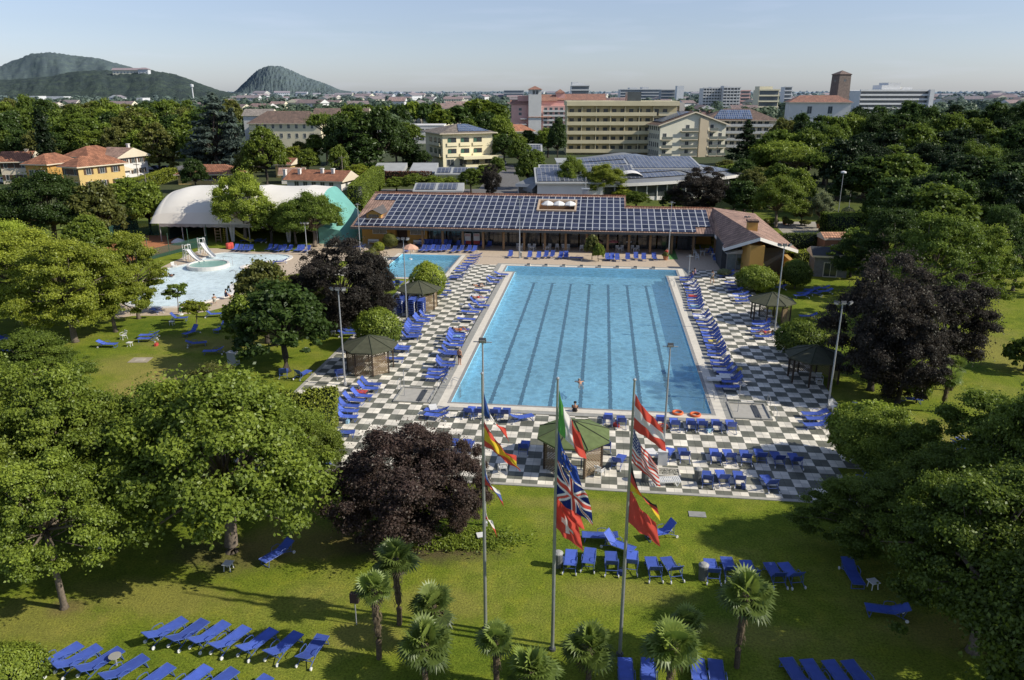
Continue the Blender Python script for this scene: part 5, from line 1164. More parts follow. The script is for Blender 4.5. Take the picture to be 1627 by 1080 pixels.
hs('low pink-roofed annexe between yellow and white houses', 135, 168, 300, 275, 9, R(-20), whitew, tile_pink, 1.8, [('front', 2, 1, 1.2, 1.3, 1.2, 3, .8, None)])
hs('yellow single-storey house with a red roof before the cedar', 284, 378, 293, 278, 9, R(2), yellow, tile_red, 2.2, [('front', 6, 1, 1.6, 1.2, 1.2, 3, 2, shutter_b)], 'hip', chim=((10, 0, 5.8),))
hs('small yellow house behind the chimneyed white house', 438, 462, 282, 262, 8, R(-8), yellow, tile_red, 1.5, [('front', 2, 1, 1.2, 1.2, 2.2, 3, .8, None)])
hs('low white house with red roof and four chimneys behind the tent', 452, 546, 302, 288, 9, R(-14), whitew, tile_red, 2.2, [('front', 5, 1, 1.1, 1.2, 1.0, 3, 1.5, None), ('right', 2, 1, 1.1, 1.2, 1.0, 3, 1.5, None)], 'gable', chim=((-9, -2.5, 4.6), (-5, -2.2, 4.8), (1, -1.5, 5.0), (4, -1.5, 5.0)))
hs('small red-roofed shed behind the chimneyed white house', 448, 480, 292, 278, 6, R(10), whitew, tile_pink, 1.5, [('front', 2, 1, .9, 1, 1.2, 3, .8, None)])
hs('long low white modern house with flat roof beyond the grove', 638, 705, 228, 200, 14, 0, whitew, None, 0, [('front', 7, 2, 1.6, 1.5, 1.6, 3.6, 1.5, None)], 'flat')
hs('white flat-roofed house left of the long modern one', 600, 636, 222, 205, 12, 0, whitew, None, 0, [('front', 3, 2, 1.6, 1.5, 1.6, 3.6, 1.5, None)], 'flat')
# brown hut and grey shed on the right
x, y, w_, h = at_px(1307, 1360, 408, 393); house('brown_hut', 'flat orange-brown hut between the clipped hedges', x, y, w_, 3.2, 2.6, PSI, mat('hut_wall', (.34, .17, .09), .9, .15), 'gable', tile_mat('hut_roof', (.52, .27, .16), .4), .7, .2, [('front', 2, 1, .8, .8, 1.0, 3, .5, None)], cat='hut')
x, y, w_, h = at_px(1292, 1342, 440, 400); house('grey_shed', 'dark grey garden shed behind the deck on the right', x, y, w_, 4, 2.7, PSI + R(-12), mat('shed_wall', (.16, .17, .19), .8, .2), 'gable', mat('shed_roof', (.05, .055, .06), .8, .2), .8, .4, [('front', 1, 1, 1.6, 1.8, .1, 3, .5, None)], cat='shed')
# --- curved glass hall with solar roof
def hall():
    cx, cy = W(1010, 318); rot = PSI
    o = empty('curved_hall', (cx, cy, 0), rot, 'low curved hall with a fan-shaped grey roof covered in solar panels', 'hall')
    # roof sector: centre far left behind, radius grows toward the viewer
    X0, Y0 = -7, 38; hr, er = 9.0, 4.3
    def pt(a, r, dz=0):
        t = (r - 10) / 34; return (X0 + r * math.sin(a), Y0 - r * math.cos(a) * .92, 7.6 - 3.6 * t + dz + .6 * math.sin(a * 2))
    mb = MB(); ms = MB(); K = 26
    for i in range(K):
        a, b = R(-28 + 88 * i / K), R(-28 + 88 * (i + 1) / K)
        mb.face([pt(a, 44), pt(b, 44), pt(b, 10), pt(a, 10)]); mb.face([pt(a, 44, -.7), pt(b, 44, -.7), pt(b, 44), pt(a, 44)], 1)
        for (r0, r1) in ((40, 35.5), (34.5, 30), (29, 24.5), (23.5, 19), (18, 13.5)):
            if 3 < i < K - 1 and not (r0 > 36 and i % 9 == 8): ms.face([pt(a, r0, .22), pt(b, r0, .22), pt(b, r1, .22), pt(a, r1, .22)], 0, [(r0 * a, 0), (r0 * b, 0), (r1 * b, 4.5), (r1 * a, 4.5)])
    mb.build('roof', [zinc, whitew], o); ms.build('solar_array', solar_blue, o)
    mb = MB(); mw = MB()
    for i in range(K):
        a, b = R(-28 + 88 * i / K), R(-28 + 88 * (i + 1) / K); p, q = pt(a, 42.6, -.4), pt(b, 42.6, -.4); zc = min(p[2], q[2])
        mb.face([(p[0], p[1], 0), (q[0], q[1], 0), (q[0], q[1], .9), (p[0], p[1], .9)], 0); mw.face([(p[0], p[1], .9), (q[0], q[1], .9), (q[0], q[1], zc), (p[0], p[1], zc)], 0)
        mb.tube([(p[0], p[1] - .1, 0), (p[0], p[1] - .1, zc)], .16, 5, 0)
    mb.build('wall', whitew, o); mw.build('glazing', glass_mid, o)
    # eyebrow dormer
    mb = MB(); a = R(10); c = pt(a, 37)
    for k in range(10):
        t0, t1 = PI * k / 10, PI * (k + 1) / 10; g = lambda t, yy, zz=0: (c[0] - 2.8 * math.cos(t), c[1] + yy, c[2] - .6 + 1.5 * math.sin(t) + zz)
        mb.face([g(t0, -1.5), g(t1, -1.5), g(t1, 3, .2), g(t0, 3, .2)], 0)
        mb.face([(c[0], c[1] - 1.3, c[2] - .6), g(t0, -1.3), g(t1, -1.3)], 1)
    mb.build('dormer', [whitew, glass_mid], o)
hall()
def flat_solar(label, px0, px1, pb, z, d, slope_, arrm, name='solar_hall', cat='building', body=True, wallmx=None, segs=1):
    a = W(px0, pb, z); b = W(px1, pb, z); L = math.hypot(a[0] - b[0], a[1] - b[1]); rot = math.atan2(b[1] - a[1], b[0] - a[0])
    o = empty(name, ((a[0] + b[0]) / 2, (a[1] + b[1]) / 2, 0), rot, label, cat)
    if body: mb = MB(); mb.box(-L / 2 + .5, L / 2 - .5, .8, d, 0, z - .3); mb.build('wall', wallmx or whitew, o)
    else:
        for k in range(6):
            for yy in (.6, d - .6): mb = MB(); x_ = -L / 2 + .5 + (L - 1) * k / 5; mb.tube([(x_, yy, 0), (x_, yy, z + yy * slope_ - .1)], .1, 5); mb.build('post', metal_grey, o)
    mb = MB(); mb.face([(-L / 2, 0, z), (L / 2, 0, z), (L / 2, d, z + d * slope_), (-L / 2, d, z + d * slope_)]); mb.face([(-L / 2, 0, z - .35), (L / 2, 0, z - .35), (L / 2, 0, z), (-L / 2, 0, z)]); mb.face([(L / 2, 0, z - .35), (L / 2, d, z - .35), (L / 2, d, z + d * slope_), (L / 2, 0, z)]); mb.face([(-L / 2, d, z + d * slope_), (L / 2, d, z + d * slope_), (L / 2, d, z - .35), (-L / 2, d, z - .35)])
    mb.build('roof', mat('pale_metal_roof', (.40, .41, .40), .5, .1, .5, haze=True), o)
    if arrm is not None:
        for k in range(segs):
            x0 = -L / 2 + .6 + (L - 1.2) * k / segs; x1 = -L / 2 + .6 + (L - 1.2) * (k + 1) / segs - (.8 if segs > 1 else 0)
            mb = MB(); mb.face([(x0, .6, z + .6 * slope_ + .15), (x1, .6, z + .6 * slope_ + .15), (x1, d - .8, z + (d - .8) * slope_ + .15), (x0, d - .8, z + (d - .8) * slope_ + .15)], 0, [(0, 0), (x1 - x0, 0), (x1 - x0, d - 1.4), (0, d - 1.4)]); mb.build('solar_array', arrm, o)
    return o
flat_solar('low hall with bluish solar roof left of the fan-shaped hall', 850, 962, 290, 4.4, 13, .16, solar_blue)
flat_solar('narrow hall with a single strip of solar panels behind the low hall', 856, 1010, 276, 5.2, 7, .22, solar_blue)
flat_solar('long flat solar roof with a white edge at the foot of the gabled hotel', 1000, 1118, 268, 6.0, 15, .12, solar_blue)
flat_solar('white-roofed long low building below the yellow hotel', 884, 990, 258, 5.0, 12, .02, None)
flat_solar('covered walkway with light roof between halls', 1000, 1145, 274, 4.6, 5, .02, None)
flat_solar('solar carport nearest the pavilion roof', 655, 735, 303, 2.6, 6, .18, solar_blue, 'solar_carport', 'carport', False, segs=2)
flat_solar('solar carport in front of the cream three-storey building', 690, 775, 276, 2.8, 6, .2, solar_blue, 'solar_carport', 'carport', False, segs=3)
flat_solar('tilted solar rack standing on the tree-lined verge', 834, 862, 250, 3.2, 7, .55, solar_blue, 'solar_rack', 'solar rack', False)
for i, (a, b, pb) in enumerate(((588, 638, 274), (648, 690, 274))):
    flat_solar('white pitched canopy, %s of two beside the car park' % ('left' if i == 0 else 'right'), a, b, pb, 2.6, 12, .13, None, 'car_canopy', 'canopy', False)
# porch with the barrel roof
x, y = W(868, 316); o = empty('arched_porch', (x, y, 0), PSI + R(20), 'arched glass porch at the left end of the curved hall', 'porch'); mb = MB()
for k in range(10):
    t0, t1 = PI * k / 10, PI * (k + 1) / 10; mb.face([(-5 * math.cos(t0), -3, 2 + 2.6 * math.sin(t0)), (-5 * math.cos(t1), -3, 2 + 2.6 * math.sin(t1)), (-5 * math.cos(t1), 6, 2 + 2.6 * math.sin(t1)), (-5 * math.cos(t0), 6, 2 + 2.6 * math.sin(t0))], 0); mb.face([(0, -2.4, 1), (-4.7 * math.cos(t0), -2.4, 2 + 2.4 * math.sin(t0)), (-4.7 * math.cos(t1), -2.4, 2 + 2.4 * math.sin(t1))], 1)
mb.box(-4.7, 4.7, -2.4, -2.3, 0, 2, 1); mb.build('roof', [zinc, glass_mid], o)
mb = MB()
for k in range(7): mb.box(-4.7 + k * 1.5, -4.6 + k * 1.5, -2.5, -2.42, 0, 2.0 + 2.2 * math.sin(math.acos(max(-1, min(1, (-4.7 + k * 1.5) / 4.8)))))
mb.build('frame', metal_grey, o)
# --- church and its tower
x, y, w_, h = WF(1305, 420)[0], WF(1305, 420)[1], 30, 0; h = HT(x, y, 163)
o = house('church', 'long white church with a red tiled roof', x, y, 31, 12, h, PSI - R(8), whitew, 'hip', tile_red, HT(x, y, 152) - h, 1, [('front', 2, 1, 2.2, 3.6, h - 5.5, 3, 5, None)], cat='church')
x, y = WF(1333, 432); ht = HT(x, y, 119); o = empty('church_tower', (x, y, 0), PSI + R(12), 'old square brick bell tower behind the church', 'tower'); mb = MB(); mb.prism([(-4, -4), (4, -4), (4, 4), (-4, 4)], 0, ht)
mb.v = [(p[0] * (1 if p[2] < 1 else .86), p[1] * (1 if p[2] < 1 else .86), p[2]) for p in mb.v]; mb.build('shaft', brick_old, o)
mb = MB(); zc = ht; mb.box(-3.7, 3.7, -3.7, 3.7, zc, zc + .35)
for a, b in (((-3.9, -3.9), (3.9, -3.9)), ((3.9, -3.9), (3.9, 3.9)), ((3.9, 3.9), (-3.9, 3.9)), ((-3.9, 3.9), (-3.9, -3.9))): mb.face([(*a, zc + .35), (*b, zc + .35), (0, 0, zc + 2.4)])
mb.build('roof', tile_brown, o)
for q in (0, 1): link('window', window_mesh(1.5, 2.8, brick_old), o, (0 if q == 0 else -3.47, -3.47 if q == 0 else 0, ht - 5), 0 if q == 0 else -PI / 2)
# --- white slab hotel on the right, far white blocks
def far_block(label, px0, px1, dist, pt, d, wmx, floors, bands=True, top=(), rot=0.0, name='hotel_block', pb=None, cat='hotel', cols=0):
    x0, y0 = WF(px0, dist); x1, y1 = WF(px1, dist); w_ = math.hypot(x1 - x0, y1 - y0); x, y = (x0 + x1) / 2, (y0 + y1) / 2; h = HT(x, y, pt)
    o = empty(name, (x, y, 0), PSI + rot, label, cat); mb = MB(); mb.box(-w_ / 2, w_ / 2, 1.5, d, 0, h); mb.build('wall', wmx, o); st = max(3.0, h / floors)
    if bands:
        for f in range(floors + 1):
            z = h - f * st
            if z < 3: break
            mb = MB(); mb.box(-w_ / 2 - .3, w_ / 2 + .3, 0, 1.6, z - .35, z + .85); mb.build('balcony', wmx, o)
            mb = MB(); mb.box(-w_ / 2 + .6, w_ / 2 - .6, 1.42, 1.5, z - st + .9, z - .36); mb.build('window', glass_mid, o)
    for (a, b, tp) in top:
        xa = (a - (px0 + px1) / 2) / (px1 - px0) * w_; xb = (b - (px0 + px1) / 2) / (px1 - px0) * w_; mb = MB(); mb.box(xa, xb, 3, d - 2, h + .002, HT(x, y, tp)); mb.build('roof_house', wmx, o)
    for k in range(cols):
        mb = MB(); u = -w_ / 2 + w_ * (k + 1) / (cols + 1); mb.box(u - .25, u + .25, -.1, 1.4, 0, h); mb.build('fin', wmx, o)
    return o
whiteb = wallm('bright_white_wall', (.78, .77, .74))
far_block('white long hotel slab with seven balcony rows at the right horizon', 1366, 1478, 560, 144, 18, whiteb, 8, True, ((1402, 1412, 135), (1412, 1432, 131), (1436, 1452, 138)), R(3), cols=0)
far_block('white end tower of the long hotel slab', 1479, 1486, 558, 142, 18, whiteb, 2, False)
far_block('grey-white annexe left of the long hotel slab', 1348, 1365, 575, 145, 14, whiteb, 6, True)
far_block('white hotel with many balconies right of centre on the horizon', 1117, 1148, 900, 140, 20, whitew, 8, True, ((1130, 1142, 138),), cols=6)
far_block('taller white block adjoining the balconied hotel on the horizon', 1149, 1176, 890, 139, 20, whitew, 8, True, ((1150, 1160, 136),), cols=4)
far_block('pinkish block at the right end of the horizon hotels', 1177, 1192, 930, 144, 20, pink, 6, True)
far_block('yellow and white block with dark roof house on the horizon', 1206, 1238, 700, 143, 18, cream, 5, True, ((1207, 1228, 137),))
far_block('slender white tower block on the horizon right of centre', 1075, 1086, 1200, 136, 14, whiteb, 10, False)
far_block('white block with stepped roof above the pink hotel', 907, 936, 900, 136, 16, whiteb, 6, True, ((908, 918, 130), (918, 928, 132)))
far_block('row of pale blocks in the middle of the horizon', 985, 1050, 1400, 142, 30, whitew, 5, True, ((1000, 1012, 139), (1020, 1030, 138)))
far_block('grey block left of the white tower on the horizon', 1050, 1072, 1250, 143, 20, greyw, 5, True)
far_block('small white block between horizon hotels and church', 1246, 1258, 1000, 138, 16, whiteb, 6, True)
far_block('pale low block far left of the horizon middle', 800, 832, 1700, 143.5, 40, whitew, 4, True)
far_block('blue-grey glass block among the right trees', 1618, 1650, 260, 228, 10, mat('blue_wall', (.12, .15, .28), .6, .1, haze=True), 3, True, cat='building', name='office_block')
# monastery on the wooded hill
# ------------------------------------------------------------------ hills, town, far woods
def hill_mat(name, dark, hz):
    m, n, l = nt(name); out = N(n, 'ShaderNodeOutputMaterial'); p = N(n, 'ShaderNodeBsdfPrincipled', Roughness=1.0); p.inputs['Specular IOR Level'].default_value = 0
    g = N(n, 'ShaderNodeNewGeometry'); a = N(n, 'ShaderNodeTexNoise', Scale=.03, Detail=12.0); a.inputs['Roughness'].default_value = .85; l.new(g.outputs['Position'], a.inputs['Vector'])
    r = n.new('ShaderNodeValToRGB'); r.color_ramp.elements[0].position = .42; r.color_ramp.elements[0].color = (.010, .021, .011, 1); r.color_ramp.elements[1].position = .62; r.color_ramp.elements[1].color = (.060, .088, .032, 1); l.new(a.outputs[0], r.inputs[0])
    vo = N(n, 'ShaderNodeTexVoronoi', Scale=.075); l.new(g.outputs['Position'], vo.inputs['Vector']); sx_ = N(n, 'ShaderNodeSeparateXYZ'); l.new(vo.outputs['Color'], sx_.inputs[0])
    m5 = n.new('ShaderNodeMapRange'); l.new(sx_.outputs[0], m5.inputs[0]); m5.inputs[3].default_value = .65 * dark; m5.inputs[4].default_value = 1.25 * dark
    v5 = N(n, 'ShaderNodeVectorMath', operation='SCALE'); l.new(r.outputs[0], v5.inputs[0]); l.new(m5.outputs[0], v5.inputs['Scale'])
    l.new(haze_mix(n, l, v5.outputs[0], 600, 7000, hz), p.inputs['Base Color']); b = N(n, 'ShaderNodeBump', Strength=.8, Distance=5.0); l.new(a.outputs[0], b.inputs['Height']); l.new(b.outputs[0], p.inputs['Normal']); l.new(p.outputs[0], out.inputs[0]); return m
HM = hill_mat('wooded_hill', 1.0, .36); HM2 = hill_mat('near_wooded_hill', .75, .22)
def hill(name, sil, dist, depth, label):
    "ridge whose skyline follows the list of (column, row); falls off to both sides"
    prof = []
    for px, py in sil: x, y = WF(px, dist, py); prof.append((px, max(0, HT(x, y, py))))
    px0, px1 = sil[0][0], sil[-1][0]; nx, ny = 150, 46; mb = MB(); rs = np.random.RandomState(int(dist)); ph = rs.rand(12) * 6.28
    xs_ = np.linspace(px0, px1, nx); hs_ = np.interp(xs_, [p[0] for p in prof], [p[1] for p in prof])
    for j in range(ny):
        t = -1 + 2 * j / (ny - 1)
        for i in range(nx):
            x, y = WF(xs_[i], dist + t * depth)
            f = math.cos(t * PI / 2) ** (1.1); k = 1 + .05 * math.sin(xs_[i] * .07 + ph[0] + 3 * t) * abs(t) * 2 + .02 * math.sin(xs_[i] * .19 + ph[1] - 5 * t) * abs(t) * 2
            z = hs_[i] * f * k + (rs.rand() - .5) * min(5, hs_[i] * .10) * dist / 2500; mb.v.append((x, y, max(-3, z) if 0 < j < ny - 1 else -3))
    for j in range(ny - 1):
        for i in range(nx - 1): a = j * nx + i; mb.f.append((a, a + 1, a + nx + 1, a + nx)); mb.mi.append(0); mb.uv.append(None)
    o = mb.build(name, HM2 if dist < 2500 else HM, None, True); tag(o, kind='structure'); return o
hill('hills', [(-160, 128), (-90, 112), (-40, 100), (-5, 101), (8, 106), (30, 97), (61, 87), (98, 84), (135, 90), (169, 95), (200, 103), (240, 116), (280, 128), (330, 140), (360, 149)], 3000, 900, '')
hill('hills', [(-160, 128), (-60, 126), (20, 127), (80, 122), (120, 115), (160, 112), (200, 112), (247, 112), (284, 119), (314, 131), (348, 143), (378, 150)], 2100, 500, '')
hill('hills', [(366, 149), (375, 144), (389, 132), (412, 112), (429, 105.5), (450, 105.5), (466, 112), (490, 124), (517, 133), (541, 143), (575, 148)], 3600, 700, '')
hill('hills', [(500, 149), (620, 147.5), (760, 145.5), (800, 145.2), (900, 147), (1400, 147.5), (1700, 146.5), (1800, 147)], 6000, 500, '')
# monastery
x, y = WF(210, 1930); zb = HT(x, y, 119)
mo = empty('monastery', (x, y, 0), PSI, 'long pale monastery on the left wooded hill', 'monastery'); mb = MB(); mb.box(-40, 34, 0, 16, zb - 8, zb + 11); mb.build('wall', cream, mo); rp = roof_part(mo, 'gable', 74, 16, zb + 11, 5, 2, tile_red); rp.location = (-3, 8, 0)
for k in range(9): link('window', window_mesh(2.4, 3.4, frame_w), mo, (-36 + k * 8.2, 0, zb + 4))
m2 = empty('monastery_wing', (*WF(232, 1915), 0), PSI, 'bright right wing of the monastery on the hill', 'monastery'); zc = HT(*WF(232, 1915), 118.5); mb = MB(); mb.box(-12, 12, 0, 14, zc - 8, zc + 12); mb.build('wall', whitew, m2); rp = roof_part(m2, 'hip', 24, 14, zc + 12, 4, 2, tile_red); rp.location = (0, 7, 0)
for k in range(3): link('window', window_mesh(2.4, 3.4, frame_w), m2, (-8 + k * 8, 0, zc + 3))
x, y = WF(306, 1500); o = empty('water_tower', (x, y, 0), 0, 'thin white water tower in front of the left hill', 'tower'); h = HT(x, y, 134); mb = MB(); mb.lathe([(1.3, 0), (1.1, h - 6)], 10); mb.build('shaft', whitew, o); mb = MB(); mb.lathe([(1.1, h - 6), (3.2, h - 4), (3.2, h), (0, h + 1)], 12); mb.build('tank', whitew, o)
# town houses
far_tiles = [tile_mat('far_tile_%d' % i, c, 1.2, haze=True) for i, c in enumerate([(.30, .15, .10), (.24, .14, .10), (.35, .19, .13)])]
hmesh = []
for i, (w_, d, h, rh) in enumerate([(14, 10, 6, 2.4), (18, 11, 7, 2.6), (11, 10, 8.5, 2.2), (24, 12, 9, 2.8), (16, 14, 6, 3)]):
    for wmx in (whitew, cream, beigew):
        mb = MB(); mb.box(-w_ / 2, w_ / 2, -d / 2, d / 2, 0, h, 0)
        a, b = w_ / 2 + .7, d / 2 + .7
        mb.face([(-a, -b, h), (a, -b, h), (a, 0, h + rh), (-a, 0, h + rh)], 1); mb.face([(a, b, h), (-a, b, h), (-a, 0, h + rh), (a, 0, h + rh)], 1); mb.face([(a, -b, h), (a, b, h), (a, 0, h + rh)], 0); mb.face([(-a, b, h), (-a, -b, h), (-a, 0, h + rh)], 0)
        for r in range(int(h // 3)):
            for k in range(int(w_ // 3.2)):
                u = -w_ / 2 + 1.8 + k * 3.1; mb.box(u - .5, u + .5, -d / 2 - .05, -d / 2 + .01, r * 3 + 1.1, r * 3 + 2.4, 2)
            for v in (-d / 4, d / 4):
                mb.box(w_ / 2 - .01, w_ / 2 + .05, v - .5, v + .5, r * 3 + 1.1, r * 3 + 2.4, 2); mb.box(-w_ / 2 - .05, -w_ / 2 + .01, v - .5, v + .5, r * 3 + 1.1, r * 3 + 2.4, 2)
        for ft in far_tiles[:2] if i % 2 else far_tiles[1:]: hmesh.append(mb.mesh('house', [wmx, ft, glass_mid]))
rt = random.Random(21); cnt = 0
LBL = {0: 'small far-off tiled house in the town toward the left hills', 1: 'small far-off tiled house in the town in the middle distance', 2: 'small far-off tiled house in the town toward the right'}
placed = []
while cnt < 290:
    px = rt.uniform(380, 1640) if rt.random() < .92 else rt.uniform(-20, 380); u = rt.random(); dist = 520 + 2600 * u ** 1.25
    if px > 1260 and dist < 900: dist += 700
    if px < 640 and dist < 700: dist += 250
    if 880 < px < 1260 and dist < 560: dist += 200
    x, y = WF(px, dist)
    if any((x - a) ** 2 + (y - b) ** 2 < 700 for a, b in placed): continue
    placed.append((x, y)); s = rt.uniform(.85, 1.35) * (1 + dist / 6000)
    k = 0 if px < 560 else (1 if px < 1000 else 2)
    o = link('house', hmesh[rt.randrange(len(hmesh))], None, (x, y, 0), PSI + rt.choice([0, PI / 2, .3, -.4, 1.1, PI])); o.scale = (s, s, s)
    tag(o, LBL[k], 'house', 'far-off houses of the town, ' + ['left', 'middle', 'right'][k]); cnt += 1
# industrial sheds, left plain
for i, (px0, px1, dist, pt) in enumerate(((60, 100, 1500, 153.5), (120, 165, 1700, 154), (40, 58, 1300, 153), (215, 225, 1200, 156))):
    x0, y0 = WF(px0, dist); x1, y1 = WF(px1, dist); o = house('warehouse', '%s long white warehouse from the left at the foot of the hills' % ordn(i), (x0 + x1) / 2, (y0 + y1) / 2, math.hypot(x1 - x0, y1 - y0), 25, max(5, HT((x0 + x1) / 2, (y0 + y1) / 2, pt)), PSI, whitew, 'flat', cat='warehouse')
# far wood: a mass of crowns between and beyond the houses
rs = np.random.RandomState(5); Cs = []; Ns = []; Sh = []
NB = 5200
u = rs.rand(NB); dist = 430 + 5200 * u ** 1.9; px = rs.uniform(-120, 1750, NB)
for i in range(NB):
    d_ = dist[i]
    if 640 < px[i] < 1260 and d_ < 560: continue
    if rs.rand() < .25 and d_ > 600 and px[i] > 400: continue
    x, y = WF(px[i], d_); 
    if any(abs(x - a) + abs(y - b) < 13 for a, b in placed[:0]): continue
    r = rs.uniform(3.5, 7.5) * (1 + d_ / 4500); h = rs.uniform(6, 12.5) * (1 + d_ / 9000); n = int(max(10, 110 - d_ / 45)); d3 = unit(rs, n); d3[:, 2] = np.abs(d3[:, 2])
    Cs.append(np.array([x, y, h * .35]) + d3 * np.array([r, r, h * .65]) * (.75 + .3 * rs.rand(n))[:, None]); Ns.append(d3 + np.array([0, 0, .3])); Sh.append(np.clip(.2 + .5 * rs.rand() + .3 * rs.rand(n) + .2 * d3[:, 2], 0, 1)); 
C = np.concatenate(Cs); Dd = np.linalg.norm(C[:, :2], axis=1)
me = leaf_mesh('far_woodland', C, np.concatenate(Ns) + rs.normal(size=C.shape) * .35, .95 + Dd[:, None].ravel() / 900.0, np.concatenate(Sh), [FOL['far']], .7, seed=9)
tag(link('far_woodland', me), 'hazy green trees spread between the far-off houses of the plain', 'woodland', kind='stuff')
# ------------------------------------------------------------------ sun loungers
def make_lounger(ang, detailed=True, armrests=True):
    "foot at +y, head at -y; the back is raised by ang degrees"
    root = empty('sun_lounger', (0, 0, 0), 0, 'blue sun lounger', 'sun lounger'); a = R(ang); hz = .36; hy = -.22; L = .78
    by, bz = hy - L * math.cos(a), hz + L * math.sin(a); ch = []
    mb = MB(); w_ = .29; n_ = 5
    pts = [(.98, hz + .02), (.7, hz - .02), (.3, hz - .03), (hy, hz)] + [(hy - L * math.cos(a) * k / 3, hz + L * math.sin(a) * k / 3 - (.03 if k < 3 else 0)) for k in (1, 2, 3)]
    for (p, q) in zip(pts[:-1], pts[1:]): mb.face([(-w_, p[0], p[1] + .012), (-w_, q[0], q[1] + .012), (w_, q[0], q[1] + .012), (w_, p[0], p[1] + .012)]); mb.face([(-w_, p[0], p[1]), (w_, p[0], p[1]), (w_, q[0], q[1]), (-w_, q[0], q[1])])
    ch.append(mb.build('sling', blue_fabric, root))
    mb = MB(); r = .018
    for s in (-1, 1):
        mb.tube([(s * (w_ + .02), .99, hz + .01), (s * (w_ + .02), hy, hz)], r, 5); mb.tube([(s * (w_ + .02), hy, hz), (s * (w_ + .02), by, bz)], r, 5)
    mb.tube([(-w_ - .02, .99, hz + .01), (w_ + .02, .99, hz + .01)], r, 5); mb.tube([(-w_ - .02, by, bz), (w_ + .02, by, bz)], r, 5)
    mb.tube([(-w_ - .02, -.62, .30), (w_ + .02, -.62, .30)], r, 5)
    for s in (-1, 1):
        mb.tube([(s * .31, .78, hz), (s * .32, .86, .02)], r, 5); mb.tube([(s * .31, hy, hz), (s * .31, -.80, .12)], r, 5); mb.tube([(s * .31, hy, hz), (s * .31, -.95, hz - .04)], r * .8, 5) if ang < 20 else mb.tube([(s * .31, -.6, .25), (s * .31, by * .75 + hy * .25, bz * .75 + hz * .25)], r * .8, 5)
    mb.tube([(-.32, .86, .03), (.32, .86, .03)], r, 5)
    ch.append(mb.build('frame', blue_frame, root))
    if armrests:
        for s in (-1, 1):
            mb = MB(); mb.tube([(s * .34, .12, hz), (s * .36, .10, hz + .17), (s * .36, -.02, hz + .23), (s * .36, -.30, hz + .23), (s * .36, -.42, hz + .15), (s * .34, -.42, hz - .04)], .016, 5); ch.append(mb.build('armrest', blue_frame, root))
    if detailed:
        for s in (-1, 1):
            mb = MB(); mb.tube([(s * .33, -.80, .085), (s * .38, -.80, .085)], .085, 9); ch.append(mb.build('wheel', white_plastic, root))
    reg(root, *ch); return Proto(root)
LNG = [make_lounger(6), make_lounger(26), make_lounger(50)]
GRP = 'blue sun loungers set out round the pools and lawns'
rl = random.Random(11)
SEEN = []
def lounger(px, py, deg, label, var=None, z=0.0, world=False, jit=4):
    x, y = (px, py) if world else W(px, py, .3)
    v = rl.choice([1, 1, 2, 2, 0]) if var is None else var
    return LNG[v].place((x, y, z), R(deg + (rl.uniform(-jit, jit) if jit else 0)), (1, 1, 1), label, GRP)
def row(cr, pts, deg, place, order, var=None, jit=4):
    for i, p in enumerate(pts):
        q = cr(p[0], p[1]) if cr else p; d = p[2] if len(p) > 2 else deg
        lounger(q[0], q[1], d, '%s blue lounger %s %s' % (ordn(i), order, place), p[3] if len(p) > 3 else var, jit=jit)
k_l = crop(400, 560, 4.0675); k_m = crop(740, 580, 4.5); k_r = crop(1050, 560, 4.32); k_a = crop(600, 480, 8.12); k_b = crop(580, 370, 8.12); k_c = crop(1060, 400, 8.12); k_d = crop(1060, 510, 8.12)
k_e = crop(780, 360, 8.12); k_f = crop(940, 340, 6.78); k_g = crop(230, 350, 5.423); k_h = crop(0, 350, 4.0675); k_i = crop(400, 350, 4.0675); k_j = crop(800, 815, 4.0675); k_k = crop(1200, 800, 3.81); k_n = crop(0, 815, 4.0675)
row(k_a, [(1330, 45), (1250, 95), (1190, 128), (1140, 220)], -90, 'beside the left pool edge above the lying woman', 'from the back')
row(k_a, [(1055, 355, -90, 0), (1010, 412, -90, 2), (1000, 445, -90, 2), (990, 480, -90, 2), (975, 520, -90, 2), (965, 560)], -90, 'at the left pool edge, starting under the lying woman', 'from the back')
row(k_a, [(925, 640, -90, 2), (900, 668, -90, 1), (860, 775, -90, 2), (850, 820, -90, 2), (785, 880, 88, 1), (775, 925, 88, 1), (760, 975, 88, 1)], -90, 'at the left pool edge nearest the foot bath', 'from the back')
row(k_i, [(1610, 350), (1570, 375), (1550, 400), (1490, 455), (1475, 500), (1450, 530)], -88, 'at the left pool edge toward the far end', 'from the back')
row(k_a, [(620, 180), (560, 215), (540, 245), (470, 285), (455, 320), (440, 350), (430, 380)], -95, 'right of the stacked loungers by the lamp post', 'from the back', 2)
row(k_a, [(440, 425, -75), (400, 450, -75), (290, 575), (270, 605), (195, 730, -88, 0)], -92, 'along the right side of the nearest left gazebo', 'from the back', 2)
row(k_b, [(990, 655), (1010, 745), (960, 800)], -95, 'beside the round bush at the middle-left gazebo', 'from the back', 2)
row(k_b, [(1430, 290), (1400, 330), (1375, 365), (1340, 405), (1290, 430), (1260, 462), (1240, 492), (1190, 560), (1180, 580)], 92, 'on the strip right of the small pool', 'from the back', 1)
row(k_l, [(760, 205), (740, 232), (700, 280), (650, 308), (615, 345), (605, 378), (600, 415)], -92, 'in the slanting row before the near left lamp post', 'from the back', 2)
row(k_l, [(575, 520)], -75, 'standing alone near the purple bush at the left deck corner', 'set apart,', 0)
row(k_l, [(1195, 378, 85), (1195, 408, 85)], 90, 'crosswise by the left foot bath', 'from the back', 1)
row(k_l, [(1405, 385, 0), (1470, 388, 0), (1572, 392, 0), (1638, 395, 0)], 0, 'at the near pool edge left of the flags', 'from the left', 2)
